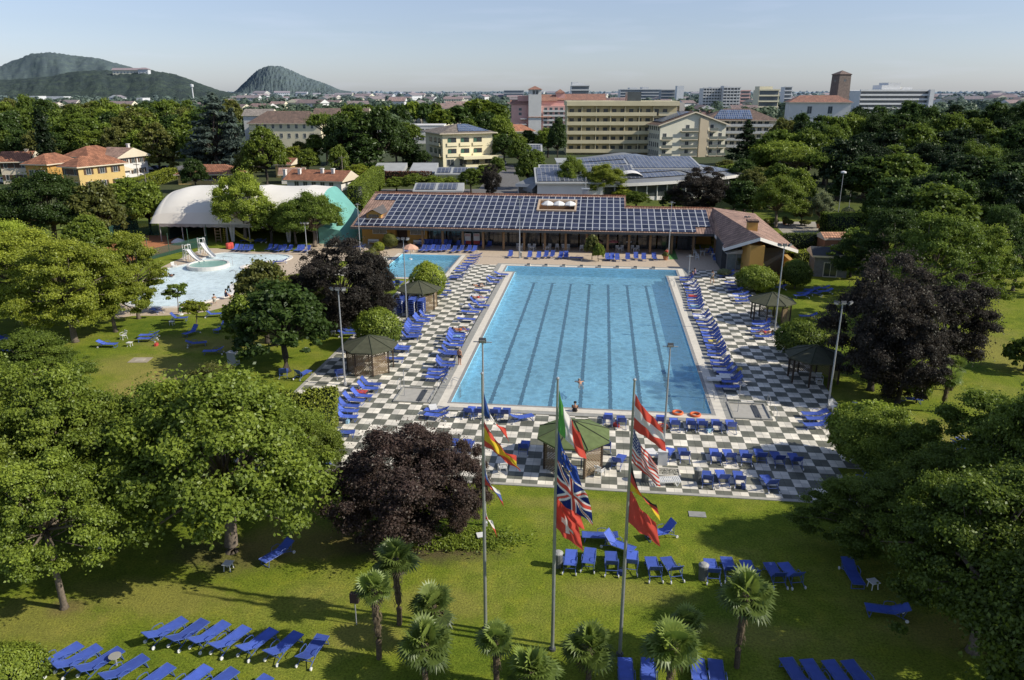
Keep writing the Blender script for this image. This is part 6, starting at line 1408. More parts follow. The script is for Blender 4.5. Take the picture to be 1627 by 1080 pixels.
row(k_m, [(395, 375, -60, 1)], -60, 'tilted open beside the green octagonal roof', 'lying askew,', 1)
row(k_m, [(1015, 385), (1110, 405), (1390, 400)], 0, 'at the near pool edge right of the octagonal roof', 'from the left', 2)
row(k_r, [(92, 492), (204, 495), (280, 497), (378, 500), (478, 505)], 0, 'in the row below the two orange life rings', 'from the left', 2)
row(k_r, [(38, 700, -25), (155, 705), (370, 710), (468, 715), (578, 720), (680, 712), (800, 732), (920, 742)], 0, 'in the middle deck row on the right', 'from the left', 2)
row(k_r, [(315, 868), (420, 862), (535, 870), (745, 898, 12)], 0, 'in the lowest deck row beside the white lounger', 'from the left', 2)
row(k_m, [(998, 575), (1090, 690, -15)], 0, 'right of the lattice gazebo', 'from the back', 2)
row(k_m, [(415, 590), (10, 590)], 0, 'in the shade left of the lattice gazebo', 'from the right', 2)
row(k_l, [(1110, 590), (1170, 590), (1290, 600), (1378, 605)], 0, 'in the row behind the top of the purple bush', 'from the left', 2)
row(k_r, [(1055, 422), (1085, 455), (1070, 497)], 95, 'at the foot of the right lamp post', 'from the back', 1)
row(k_c, [(1215, 900), (1210, 935), (1200, 990), (1200, 1035), (1260, 1095)], 93, 'in front of the right gazebo with the white table', 'from the back', 1)
row(k_c, [(770, 270), (765, 310), (835, 395), (855, 435), (880, 490), (945, 550), (975, 600), (985, 640)], 92, 'beside the far right round bush', 'from the back', 1)
row(k_c, [(250, 335), (255, 368), (300, 420), (320, 465), (335, 505), (345, 535), (350, 568), (355, 600), (360, 635), (365, 668), (370, 700), (385, 735)], 91, 'in the long right poolside row, far part', 'from the back', 2)
row(k_c, [(440, 815), (460, 860), (490, 910), (520, 955), (545, 1000), (560, 1045)], 91, 'in the long right poolside row, middle part', 'from the back', 2)
row(k_d, [(560, 160), (575, 195), (585, 235), (600, 270), (620, 320), (635, 355), (650, 400), (650, 450), (690, 520), (700, 565), (730, 620), (780, 670), (830, 735), (850, 785), (770, 850, 88, 0)], 91, 'in the long right poolside row, near part', 'from the back', 2)
row(k_e, [(245, 370), (495, 380), (610, 385), (705, 375), (785, 372), (895, 385), (965, 380), (1100, 400, 80, 0)], 176, 'on the far terrace left of the potted tree', 'from the left', 2)
row(k_f, [(168, 475), (215, 475), (272, 480), (385, 475), (475, 465), (558, 475), (672, 470)], 180, 'on the far terrace right of the potted tree', 'from the left', 2)
row(k_b, [(560, 225), (740, 215), (800, 220), (860, 212), (920, 218), (990, 215), (1055, 210), (1140, 228), (1230, 220), (1330, 220), (1400, 225)], 165, 'in the front row behind the small pool', 'from the left', 2)
row(k_b, [(700, 142), (745, 140), (795, 142), (845, 142), (903, 143), (963, 145), (1022, 146), (1080, 150), (1190, 158), (1255, 160), (1500, 160), (1595, 165)], 172, 'in the second row behind the small pool', 'from the left', 2)
row(k_b, [(660, 108), (720, 108), (780, 110), (840, 110), (900, 110), (960, 112), (1020, 112), (1080, 115), (1160, 125)], 176, 'in the back row under the solar roof', 'from the left', 2)
row(crop(540, 80, 2.958), [(762, 905), (795, 905), (820, 902), (845, 900)], 170, 'by the posts under the solar roof near the lamp', 'from the left', 2)
row(k_g, [(780, 245), (820, 248), (862, 250), (905, 250)], 178, 'behind the shallow pool, left group', 'from the left', 2)
row(k_g, [(1070, 245), (1115, 248), (1155, 255), (1195, 250), (1245, 252), (1318, 252), (1352, 252), (1400, 256)], 178, 'behind the shallow pool, right group', 'from the left', 2)
row(k_g, [(985, 380), (1020, 395), (1050, 410), (1085, 375), (1170, 355)], 115, 'on the tongue of paving in the shallow pool', 'from the left', 1)
row(k_g, [(870, 175, 100), (960, 175, 100), (1000, 178, 100)], 100, 'in the tree shade behind the shallow pool', 'from the left', 1)
row(k_g, [(95, 775, 60)], 60, 'at the near rim of the shallow pool', 'single', 1)
row(k_h, [(1575, 600, -80), (1375, 607, -70), (1150, 632, -75), (1428, 697, 170), (1235, 722, 160)], -75, 'on the upper lawn near the saplings', 'from the back', 2)
row(k_h, [(965, 742, 100), (955, 765, 95), (1265, 795, -65), (1380, 845, 100)], 100, 'on the left lawn near the white chair', 'from the left', 1)
row(k_h, [(30, 765), (65, 850), (690, 800)], -85, 'in the grass under the left trees', 'from the left', 1)
row(k_i, [(670, 168, 100), (640, 160, 90), (695, 172, 100)], 100, 'on the grass between lamp post and entrance bush', 'from the back', 1)
row(k_i, [(630, 712, -80), (615, 732, -80)], -80, 'half hidden behind the nearest left gazebo roof', 'from the back', 1)
row(k_i, [(205, 985, 20), (325, 995, -20), (565, 990, 25)], 0, 'on the shaded grass left of the nearest left gazebo', 'from the left', 2)
row(k_i, [(865, 410), (905, 408), (950, 408)], 0, 'behind the middle-left gazebo by the pool rim', 'from the left', 2)
row(k_j, [(430, 312, -4, 1), (550, 300, 0, 1), (695, 325, 0, 2), (825, 318, -5, 2), (968, 362, 8, 2), (1088, 362, 14, 2)], 0, 'in the lawn row behind the flagpoles', 'from the left', 2)
row(k_j, [(1345, 375), (1458, 362), (1590, 385)], 5, 'in the lawn row behind the tall palm', 'from the left', 2)
row(k_k, [(120, 432, 12), (218, 432, 12)], 12, 'just right of the tall palm in the shade', 'from the left', 2)
row(k_j, [(620, 148, 95, 0)], 95, 'behind the flagpoles, flatter of the crossed pair', 'on the lawn', 0)
row(k_j, [(735, 205, -115, 2)], 0, 'on the lawn pointing away from the crossed pair', 'raised back,', 2)
row(k_j, [(1020, 125, 118, 2)], 0, 'alone on the grass under the plain red flag', 'turned,', 2)
row(k_k, [(585, 425, 182, 1)], 182, 'beside the white stool under the right trees', 'lone', 1)
row(k_k, [(800, 648, 85, 1)], 85, 'sideways at the lower right, wheels toward the trees', 'lone', 1)
row(k_k, [(245, 1040), (372, 1050), (510, 1055), (632, 1055)], 12, 'cut by the bottom edge under the lower right palm', 'from the left', 1)
row(k_j, [(790, 1050), (935, 1050), (1262, 1052), (1378, 1060)], 0, 'cut by the bottom edge around the bushy palm', 'from the left', 1)
row(None, [(262, 1003, -28), (298, 1007, -22), (332, 1010, -25), (365, 1018, -22), (408, 1022, -24), (450, 1028, -20), (496, 1034, -9)], -34, 'in the upper of the two bottom left rows', 'from the left', 1, 2)
row(None, [(92, 1046, -26), (122, 1049, -29), (158, 1054, -27), (197, 1066, -28), (240, 1082, -25), (300, 1084, -25), (342, 1088, -25), (398, 1100, -25)], -38, 'in the lower of the two bottom left rows', 'from the left', 1, 2)
row(crop(400, 815, 4.0675), [(165, 260, 150)], 150, 'at the right foot of the large rounded tree', 'lone', 1)
row(k_l, [(200, 325, 30, 0), (235, 350, 60, 0)], 30, 'heaped behind the square hedges', 'from the left', 0)
row(k_l, [(455, 700, 50, 0)], 50, 'in the gap between rounded tree and purple bush', 'lone', 0)
row(crop(0, 560, 3.698), [(690, 685, 60), (920, 520, 20), (1055, 450, 80), (985, 525, 120), (900, 500, 80)], 60, 'glimpsed through the crowns of the left trees', 'from the left', 1)
row(crop(1227, 560, 4.0675), [(640, 830, 60, 1), (690, 790, 60, 1), (880, 300, -95, 2), (1240, 600, -80, 1), (1250, 575, -80, 1), (1300, 640, -80, 1), (1330, 735, -80, 1), (1400, 720, -80, 1)], -80, 'among the trees on the right lawn', 'from the left', 1)
row(crop(1200, 350, 3.81), [(320, 580, 95), (280, 455, 100), (300, 440, 100), (360, 442, 60), (420, 430, 100), (345, 420, 95), (400, 410, 90), (140, 405, 95)], 95, 'on the grass beyond the far right gazebo', 'from the front', 1)
# tall stacks of folded loungers by the middle-left gazebo
for s, (qx, qy, n_) in enumerate(((470, 1045, 9), (620, 1060, 9), (730, 1055, 8))):
    x, y = W(*k_b(qx, qy))
    for k in range(n_): LNG[0].place((x, y, k * .2), R(4 * s - 4 + rl.uniform(-2, 2)), (1, 1, 1), '%s blue lounger from the ground in the %s stack by the lamp post' % (ordn(k), ['left', 'middle', 'right'][s]), GRP)
# --- white plastic lounger
def white_lounger(px, py, deg, label):
    x, y = W(px, py); o = empty('plastic_lounger', (x, y, 0), R(deg), label, 'sun lounger'); mb = MB(); pts = [(1.0, .32), (.3, .34), (-.2, .33), (-.95, .5)]
    for k in range(16):
        t = k / 16; yy = 1.0 - 1.95 * t; zz = .33 if t < .6 else .33 + (t - .6) * .5; mb.box(-.31, .31, yy - .045, yy + .03, zz - .02, zz + .02)
    mb.box(-.35, -.31, -.95, 1.0, .26, .36); mb.box(.31, .35, -.95, 1.0, .26, .36); mb.build('slats', white_plastic, o)
    for sy in (.75, -.6):
        for sx in (-.33, .33): mb = MB(); mb.tube([(sx, sy + .14, .28), (sx, sy, .0)], [.05, .035], 6); mb.tube([(sx, sy - .14, .28), (sx, sy, .0)], [.05, .035], 6); mb.build('leg', white_plastic, o)
white_lounger(*k_m(1415, 850), -80, 'white slatted plastic lounger beside the gravel planter')
# ------------------------------------------------------------------ chairs, tables, parasols
def make_chair():
    root = empty('plastic_chair', (0, 0, 0), 0, 'white plastic chair', 'chair'); ch = []
    mb = MB(); mb.prism([(-.24, -.22), (.24, -.22), (.26, .22), (-.26, .22)], .41, .44); ch.append(mb.build('seat', white_plastic, root))
    mb = MB()
    for k in range(6): a0, a1 = -.25 + k * .5 / 6, -.25 + (k + .62) * .5 / 6; mb.face([(a0, .22 + .03 * (1 - (a0 * 4) ** 2), .44), (a1, .22 + .03 * (1 - (a1 * 4) ** 2), .44), (a1, .32, .82), (a0, .32, .82)])
    mb.box(-.26, .26, .30, .34, .80, .88); ch.append(mb.build('backrest', white_plastic, root))
    for s in (-1, 1): mb = MB(); mb.tube([(s * .27, -.22, .0), (s * .27, -.2, .62), (s * .27, .0, .66), (s * .27, .28, .66)], .02, 5); ch.append(mb.build('armrest', white_plastic, root))
    for sx in (-1, 1):
        for sy in (-1, 1): mb = MB(); mb.tube([(sx * .22, sy * .2, .41), (sx * .26, sy * .25, 0)], .022, 5); ch.append(mb.build('leg', white_plastic, root))
    reg(root, *ch); return Proto(root)
CH = make_chair()
def chair(px, py, deg, label, group=None): x, y = W(px, py, .2); return CH.place((x, y, 0), R(deg), (1, 1, 1), label, group or 'white plastic chairs')
def make_table(rad, h, round_=True, m_=white_plastic):
    root = empty('plastic_table', (0, 0, 0), 0, 'white table', 'table'); ch = []; mb = MB()
    if round_: mb.lathe([(0, h - .03), (rad, h - .03), (rad, h), (0, h)], 16)
    else: mb.box(-rad, rad, -rad, rad, h - .035, h)
    ch.append(mb.build('tabletop', m_, root))
    for sx in (-1, 1):
        for sy in (-1, 1): mb = MB(); mb.tube([(sx * rad * .6, sy * rad * .6, h - .03), (sx * rad * .75, sy * rad * .75, 0)], .025, 5); ch.append(mb.build('leg', m_, root))
    reg(root, *ch); return Proto(root)
TB = make_table(.4, .7); STOOL = make_table(.24, .42, False)
def table(px, py, label, small=False, deg=0): x, y = W(px, py, .3); return (STOOL if small else TB).place((x, y, 0), R(deg), (1, 1, 1), label, 'white stools' if small else 'white tables')
wch = [(k_e(350, 275), 20), (k_e(400, 275), -20), (k_e(495, 280), 15), (k_e(550, 280), -15), (k_e(690, 280), 10), (k_e(750, 278), -10), (k_e(850, 280), 0), (k_e(930, 282), 15), (k_e(988, 285), -15), (k_e(1165, 295), 0), (k_f(275, 385), 12), (k_f(320, 385), -12), (k_f(438, 385), 10), (k_f(490, 388), -10), (k_f(518, 345), 60), (k_f(575, 345), -60), (k_f(655, 340), 0)]
for i, (p, d) in enumerate(wch): chair(p[0], p[1], d, '%s white chair from the left in front of the glazed pavilion' % ordn(i), 'white chairs in front of the pavilion')
for i, p in enumerate([k_e(375, 285), k_e(522, 290), k_e(722, 290), k_e(960, 292), k_f(300, 392), k_f(465, 395)]): table(p[0], p[1], '%s white table from the left in front of the glazed pavilion' % ordn(i))
chair(*k_h(797, 755), -30, 'white plastic chair on the left lawn beside a low white stool'); table(*k_h(835, 795), 'low white stool beside the white chair on the left lawn', True)
chair(*k_m(262, 750), 200, 'white plastic chair in the shade left of the lattice gazebo'); chair(*k_m(955, 775), 150, 'white plastic chair at the corner of the lattice panel')
table(*crop(400, 815, 4.0675)(1480, 150), 'white tilted stool on the grass by the left flagpole', True, 20)
table(*k_k(713, 480), 'pale stool beside the lone lounger under the right trees', True, 20); table(362, 897, 'white stool under the edge of the large rounded tree', True)
table(*k_i(785, 975), 'white table beside the nearest left gazebo'); table(*k_i(525, 722), 'white stool on the grass behind the nearest left gazebo', True); table(*k_c(1300, 800), 'white table inside the far right gazebo')
table(*crop(1227, 560, 4.0675)(443, 365), 'white stool right of the right lamp post', True); table(*crop(1227, 560, 4.0675)(540, 335), 'white stool further from the right lamp post', True); chair(*crop(1227, 560, 4.0675)(390, 360), 30, 'white chair behind the right lamp post')
chair(*crop(1227, 560, 4.0675)(300, 185), 0, 'white chair in the deep shade of the nearest right gazebo'); chair(*k_g(250, 400), 60, 'white chair beside the slides at the shallow pool'); table(*k_g(230, 878), 'small white table beside the closed green umbrella', True)
for i, p in enumerate([(360, 155), (405, 150)]): chair(*k_h(*p), 90, '%s white chair under the yew at the far left' % ordn(i))
for i, p in enumerate([(1090, 380), (1100, 410), (1110, 430), (1130, 455), (1060, 370), (1135, 480)]): chair(*k_f(p[0], p[1]), 90, '%s grey-white chair from the back at the dining terrace' % ordn(i), 'chairs at the dining terrace')
bluem = mat('blue_chair', (.05, .10, .30), .5, .1)
def make_bchair():
    root = empty('blue_chair', (0, 0, 0), 0, 'blue chair', 'chair'); ch = []
    mb = MB(); mb.box(-.23, .23, -.22, .22, .42, .46); ch.append(mb.build('seat', bluem, root)); mb = MB(); mb.face([(-.23, .22, .46), (.23, .22, .46), (.23, .3, .9), (-.23, .3, .9)]); ch.append(mb.build('backrest', bluem, root))
    for sx in (-1, 1):
        for sy in (-1, 1): mb = MB(); mb.tube([(sx * .2, sy * .2, .42), (sx * .23, sy * .23, 0)], .02, 5); ch.append(mb.build('leg', metal_grey, root))
    reg(root, *ch); return Proto(root)
BC = make_bchair()
for i, p in enumerate([(1180, 385), (1200, 410), (1260, 390), (1290, 410), (1280, 450), (1310, 480), (1345, 480), (1330, 510), (1240, 430)]): x, y = W(*k_f(*p), .2); BC.place((x, y, 0), rl.uniform(0, 6), (1, 1, 1), '%s blue chair from the back under the wing roof' % ordn(i), 'blue chairs under the wing roof')
for i, p in enumerate([(1190, 425), (1240, 400), (1310, 455)]): table(*k_f(*p), '%s table among the blue chairs under the wing roof' % ordn(i))
def parasol(x, y, z0, h, r, m_, label, name='parasol', closed=False):
    o = empty(name, (x, y, z0), 0, label, 'umbrella'); mb = MB(); mb.tube([(0, 0, 0), (0, 0, h)], .03, 6); mb.build('pole', metal_grey, o); mb = MB()
    if closed: mb.lathe([(.12, h * .35), (.2, h * .45), (.13, h * .8), (.02, h)], 8)
    else: mb.lathe([(r * .99, h - .52 * r - .12), (r, h - .5 * r), (r * .55, h - .2 * r), (0, h)], 8)
    mb.build('canopy', m_, o); mb = MB(); mb.lathe([(0, 0), (.28, 0), (.26, .12), (0, .14)], 10); mb.build('base', white_plastic, o); return o
m_sal = mat('salmon_fabric', (.62, .36, .25), .8, .08); m_pnk = mat('pink_fabric', (.62, .22, .24), .8, .25, 6); m_whf = mat('white_fabric', (.74, .73, .70), .8, .05)
def para_px(px, pb, pt, wpx, m_, label, **k): x, y = W(px, pb); h = HT(x, y, pt); return parasol(x, y, 0, h, wpx / 2 / PPM(x, y, h), m_, label, **k)
para_px(652, 412, 387, 27, m_sal, 'salmon pink parasol over the far rim of the small pool'); para_px(974, 394, 378, 19, m_pnk, 'pink and white parasol before the pavilion, left of the white one'); para_px(998, 394, 377, 20, m_whf, 'white parasol standing before the pavilion glazing'); para_px(948, 396, 381, 18, m_sal, 'pale pink parasol behind the potted tree')
para_px(283, 385, 378, 22, m_whf, 'white parasol on the clay court'); para_px(287, 500, 486, 9, mat('green_fabric', (.05, .16, .09), .8, .1), 'closed dark green umbrella by the shallow pool', closed=True)
for i, q in enumerate((869, 887, 905)):
    lo = onplane(q, 330); zt2 = EZ + .35; parasol(lo[0], hole[3] - 1.3, zt2, 2.9, 1.15, m_whf, '%s white parasol from the left on the roof terrace' % ordn(i))
# ------------------------------------------------------------------ gazebos
roof_green = mat('green_shingle', (.125, .165, .062), .85, .2, 2.5)
def lattice_mat():
    m, n, l = nt('wood_lattice'); out = N(n, 'ShaderNodeOutputMaterial'); d = N(n, 'ShaderNodeBsdfDiffuse'); d.inputs[0].default_value = (.26, .19, .12, 1); t = N(n, 'ShaderNodeBsdfTransparent'); x = N(n, 'ShaderNodeMixShader')
    tc = N(n, 'ShaderNodeTexCoord'); mp = n.new('ShaderNodeMapping'); mp.inputs['Rotation'].default_value = (0, 0, R(45)); l.new(tc.outputs['UV'], mp.inputs[0]); br = N(n, 'ShaderNodeTexBrick'); br.offset = 0; br.inputs['Scale'].default_value = 1; br.inputs['Brick Width'].default_value = .13; br.inputs['Row Height'].default_value = .13; br.inputs['Mortar Size'].default_value = .028; l.new(mp.outputs[0], br.inputs['Vector']); inv = N(n, 'ShaderNodeMath', operation='SUBTRACT'); inv.inputs[0].default_value = 1; l.new(br.outputs['Fac'], inv.inputs[1])
    l.new(inv.outputs[0], x.inputs[0]); l.new(d.outputs[0], x.inputs[1]); l.new(t.outputs[0], x.inputs[2]); l.new(x.outputs[0], out.inputs[0]); return m
LAT = lattice_mat()
roof_olive = mat('olive_shingle', (.075, .078, .048), .85, .2, 2.5)
def gazebo(x, y, label, rz=22.5, walls=(1, 2, 4, 5), rr=2.55, rm=roof_olive):
    o = empty('gazebo', (x, y, 0), R(rz), label, 'gazebo'); P8 = [(math.cos(2 * PI * k / 8), math.sin(2 * PI * k / 8)) for k in range(8)]; ez, az = 2.35, 3.25
    mb = MB()
    for k in range(8): a, b = P8[k], P8[(k + 1) % 8]; mb.face([(a[0] * rr, a[1] * rr, ez), (b[0] * rr, b[1] * rr, ez), (0, 0, az)]); mb.face([(a[0] * rr, a[1] * rr, ez - .12), (b[0] * rr, b[1] * rr, ez - .12), (b[0] * rr, b[1] * rr, ez), (a[0] * rr, a[1] * rr, ez)]); mb.face([(b[0] * rr, b[1] * rr, ez - .12), (a[0] * rr, a[1] * rr, ez - .12), (0, 0, az - .14)])
    ro = mb.build('roof', rm, o); mb = MB()
    for k in range(8): a = P8[k]; mb.tube([(a[0] * rr, a[1] * rr, ez + .015), (0, 0, az + .02)], .035, 4)
    mb.build('ridge_strip', mat('ridge_strip', (.05, .06, .035), .8, .1), ro); rp_ = rr - .5
    for k in range(8): a = P8[k]; mb = MB(); mb.box(a[0] * rp_ - .06, a[0] * rp_ + .06, a[1] * rp_ - .06, a[1] * rp_ + .06, 0, ez); mb.build('post', wood_dark, o)
    for k in walls:
        a, b = P8[k], P8[(k + 1) % 8]; L = math.hypot(a[0] - b[0], a[1] - b[1]) * rp_; mb = MB(); mb.face([(a[0] * rp_, a[1] * rp_, .1), (b[0] * rp_, b[1] * rp_, .1), (b[0] * rp_, b[1] * rp_, 1.95), (a[0] * rp_, a[1] * rp_, 1.95)], 0, [(0, 0), (L, 0), (L, 1.85), (0, 1.85)]); mb.build('lattice_panel', LAT, o)
    for k in range(8):
        if k in walls: continue
        a, b = P8[k], P8[(k + 1) % 8]
        if k % 2: mb = MB(); mb.tube([(a[0] * rp_, a[1] * rp_, .95), (b[0] * rp_, b[1] * rp_, .95)], .03, 5); mb.build('rail', wood_dark, o)
    return o
gazebo(-20.1, 62.2, 'nearest left octagonal gazebo with a green roof and lattice walls', walls=(1, 2, 3, 4, 5, 6)); gazebo(-20.4, 82.6, 'middle-left octagonal gazebo beside the round clipped bush', walls=(2, 3, 4, 6, 7)); gazebo(-1.2, 45.9, 'octagonal green gazebo behind the flags with one diagonal lattice panel', walls=(6, 4, 3), rm=roof_green)
gazebo(18.9, 82.0, 'far right octagonal gazebo with a white table', walls=(6, 0, 1)); gazebo(18.9, 64.0, 'nearest right octagonal gazebo deep in tree shade', walls=(0, 1, 2, 7))
# ------------------------------------------------------------------ lamp posts
def lamp(px, pb, pt, label, nh=3, single=False):
    x, y = W(px, pb); h = HT(x, y, pt); o = empty('lamp_post', (x, y, 0), 0, label, 'lamp post'); mb = MB(); mb.tube([(0, 0, 0), (0, 0, h * .3), (0, 0, h)], [.085, .075, .045], 8); mb.build('pole', metal_grey, o); mb = MB(); mb.lathe([(0, 0), (.16, 0), (.16, .25), (.09, .3)], 8); mb.build('base', metal_grey, o)
    if single: mb = MB(); mb.lathe([(.08, h), (.5, h + .05), (.45, h + .3), (0, h + .42)], 12); mb.build('lantern', white_plastic, o); return o
    mb = MB(); mb.tube([(-.5, 0, h), (.5, 0, h)], .03, 5); mb.build('crossbar', metal_grey, o)
    for k in range(nh):
        a = -PI / 2 + (k - (nh - 1) / 2) * 1.1; dx = (k - (nh - 1) / 2) * .48; T = Matrix.Translation((dx, -.12 if nh > 1 else 0, h + .1)) @ Matrix.Rotation((k - (nh - 1) / 2) * .7, 4, 'Z') @ Matrix.Rotation(R(35), 4, 'X')
        mb = MB(); mb.box(-.19, .19, -.1, .06, -.14, .14, 0, T); mb.box(-.16, .16, -.125, -.101, -.11, .11, 1, T); mb.build('floodlight', [metal_dark, mat('lamp_glass', (.5, .5, .48), .2, .05)], o)
    return o
lamp(548, 612, 460, 'tall lamp post on the left deck edge by the nearest left gazebo'); lamp(646, 508, 380, 'lamp post rising in front of the middle-left gazebo'); lamp(825, 410, 317, 'lamp post on the far terrace left of the potted tree', 1); lamp(1061, 412, 322, 'lamp post on the far terrace beside the green carpet', 1); lamp(1315, 648, 482, 'tall lamp post on the right before the dark purple trees'); lamp(1230, 528, 390, 'lamp post in front of the far right gazebo'); lamp(488, 405, 355, 'lamp post beside the shallow pool'); lamp(572, 398, 325, 'lamp post left of the entrance to the pavilion', 1)
lamp(1052, 732, 550, 'lamp post on a white block beside the gravel planter', 1); lamp(770, 835, 543, 'lamp post right behind the left flagpole', 1); lamp(1181, 402, 345, 'lamp post beside the glass porch', 2); lamp(1328, 362, 275, 'tall lamp with a round white lantern by the gravel drive', single=True); lamp(1348, 330, 290, 'leaning pale post behind the gravel drive', single=False, nh=1); lamp(1093, 445, 407, 'short post by the far right pool corner', 1)
# shower posts and handrails at the foot baths
def footbath(cx, cy, label, mx_=1):
    o = empty('foot_bath', (cx, cy, 0), 0, label, 'foot bath'); mb = MB(); mb.box(-1.5, 1.5, -1.6, -1.45, .012, .13); mb.box(-1.5, 1.5, 1.45, 1.6, .012, .13); mb.box(-1.5, -1.35, -1.45, 1.45, .012, .13); mb.box(1.35, 1.5, -1.45, 1.45, .012, .13); mb.build('kerb', stone_g, o)
    mb = MB(); mb.face([(-1.35, -1.45, .03), (1.35, -1.45, .03), (1.35, 1.45, .03), (-1.35, 1.45, .03)]); mb.build('basin', mat('bath_floor', (.42, .40, .35), .6, .1), o)
    mb = MB(); mb.box(.3, .75, -1.2, 1.2, .035, .07); mb.build('drain', metal_dark, o)
    for (dx, dy) in ((-1.7, 1.2), (1.7, 1.2), (1.7, -1.2)): mb = MB(); mb.tube([(dx, dy - .6, .0), (dx, dy - .6, .8), (dx, dy - .5, .9), (dx, dy + .3, .9), (dx, dy + .4, .8), (dx, dy + .4, 0)], .022, 6); mb.build('handrail', metal_grey, o)
    mb = MB(); mb.tube([(-.9, -.2, 0), (-.9, -.2, 2.3), (-.6, -.2, 2.4), (-.4, -.2, 2.35)], .03, 6); mb.build('shower_pipe', metal_grey, o); return o
footbath(-14.6, 56.6, 'tiled foot bath with handrails at the near left pool corner'); footbath(12.2, 56.4, 'tiled foot bath with handrails at the near right pool corner')
def ladder(x, y, rz, label):
    o = empty('pool_ladder', (x, y, 0), R(rz), label, 'pool ladder')
    for s in (-.25, .25): mb = MB(); mb.tube([(s, -.5, .05), (s, -.45, .75), (s, -.2, .9), (s, .15, .75), (s, .25, .1), (s, .25, -.9)], .022, 6); mb.build('rail', metal_grey, o)
    for k in range(3): mb = MB(); mb.box(-.25, .25, .2, .3, -.3 - .25 * k, -.27 - .25 * k); mb.build('step', metal_grey, o)
ladder(POOL[0] - .1, 58.6, -90, 'steel ladder at the near left corner of the big pool'); ladder(POOL[1] + .1, 58.6, 90, 'steel ladder at the near right corner of the big pool'); ladder(POOL[1] + .1, 96, 90, 'steel ladder far along the right side of the big pool'); ladder(KID_P[1] + .1, 100, 90, 'steel ladder of the small pool')
# starting blocks as small dark markers on the far rim
for i in range(8):
    x = POOL[0] + .2 + 2.53 * (i + .5); o = empty('starting_block', (x, ALC[3] + .55, .06), 0, '%s low starting block from the left at the far pool end' % ordn(i), 'starting block', 'starting blocks'); mb = MB(); mb.box(-.25, .25, -.3, .3, 0, .22); mb.build('body', stone_l, o); mb = MB(); mb.box(-.22, .22, -.31, .27, .221, .26); mb.build('top', metal_dark, o)
# life rings
org = mat('life_ring_orange', (.72, .16, .05), .5, .08)
for i, (px, py) in enumerate(((1076, 658), (1104, 661), (1052, 680))):
    x, y = W(px, py); mb = MB(); 
    n1, n2 = 22, 7
    for a in range(n1):
        for b in range(n2):
            f = lambda a, b: ((.36 + .09 * math.cos(2 * PI * b / n2)) * math.cos(2 * PI * a / n1), (.36 + .09 * math.cos(2 * PI * b / n2)) * math.sin(2 * PI * a / n1), .09 + .09 * math.sin(2 * PI * b / n2))
            mb.face([f(a, b), f(a + 1, b), f(a + 1, b + 1), f(a, b + 1)])
    o = mb.build('life_ring', org, loc=(x, y, .062)); tag(o, ['orange life ring on the pool rim, left of two', 'orange life ring on the pool rim, right of two', 'red-orange life ring hanging low at the right lamp post'][i], 'life ring', 'life rings')
# notice boards in front of the pavilion
for i, (px, py) in enumerate(((743, 391), (757, 391))):
    x, y = W(px, py); o = empty('notice_board', (x, y, 0), 0, 'white and red notice board before the pavilion posts, %s of two' % ['left', 'right'][i], 'notice board'); mb = MB(); mb.box(-.5, .5, -.04, .04, .9, 2.1, 0); mb.box(-.42, .42, -.046, -.04, 1.65, 2.0, 2); mb.box(-.5, .5, -.04, .04, .35, .899, 1); mb.build('panel', [white_plastic, mat('red_print', (.5, .08, .07), .6, .1), mat('pale_red', (.62, .40, .38), .6, .1)], o)
    for s in (-.4, .4): mb = MB(); mb.box(s - .03, s + .03, -.03, .03, 0, .35); mb.build('leg', metal_grey, o)
# bins, planters, boxes
def bin_(px, py, label, m_=None):
    x, y = W(px, py); o = empty('litter_bin', (x, y, 0), 0, label, 'bin'); mb = MB(); mb.lathe([(0, 0), (.22, 0), (.25, .8), (.25, .82)], 12); mb.build('body', m_ or mat('bin_grey', (.13, .135, .13), .6, .15), o); mb = MB(); mb.lathe([(.265, .8), (.27, .86), (.15, .95), (0, .97)], 12); mb.build('lid', mat('bin_lid', (.35, .35, .33), .5, .1), o)
bin_(*k_j(350, 345), 'round grey litter bin left of the lawn row by the middle flagpole'); bin_(*k_j(1285, 425), 'grey litter bin beside the loungers behind the tall palm'); bin_(*k_m(1278, 830), 'grey-green bin left of the white slatted lounger'); bin_(*k_r(250, 880), 'grey round bin at the left end of the lowest deck row'); bin_(*k_n(650, 300), 'dark rounded bin in the shade near the bare trunk tree')
bin_(*k_e(375, 400), 'small bin at the foot of the far left lamp post')
x, y = W(*k_n(752, 985)); o = empty('side_table', (x, y, 0), 0, 'round grey side table between loungers at the bottom left', 'table'); mb = MB(); mb.lathe([(0, .5), (.26, .5), (.26, .53), (0, .53)], 16); mb.build('tabletop', mat('table_grey', (.33, .32, .28), .6, .1), o); mb = MB(); mb.tube([(0, 0, 0), (0, 0, .5)], .05, 6); mb.build('leg', metal_grey, o)
x, y = W(1062, 752); o = empty('gravel_planter', (x, y, 0), 0, 'square planter of pale gravel with a white kerb by the lamp post', 'planter'); mb = MB(); mb.box(-.75, .75, -.55, -.45, 0, .14); mb.box(-.75, .75, .45, .55, 0, .14); mb.box(-.75, -.65, -.45, .45, 0, .14); mb.box(.65, .75, -.45, .45, 0, .14); mb.build('kerb', stone_l, o); mb = MB(); rr = random.Random(2)
for k in range(160): a, b, s = rr.uniform(-.62, .62), rr.uniform(-.42, .42), rr.uniform(.025, .05); mb.box(a - s, a + s, b - s, b + s, .02, .08 + s * rr.random())
mb.build('gravel', mat('gravel_stones', (.42, .40, .33), .9, .3, 9), o)
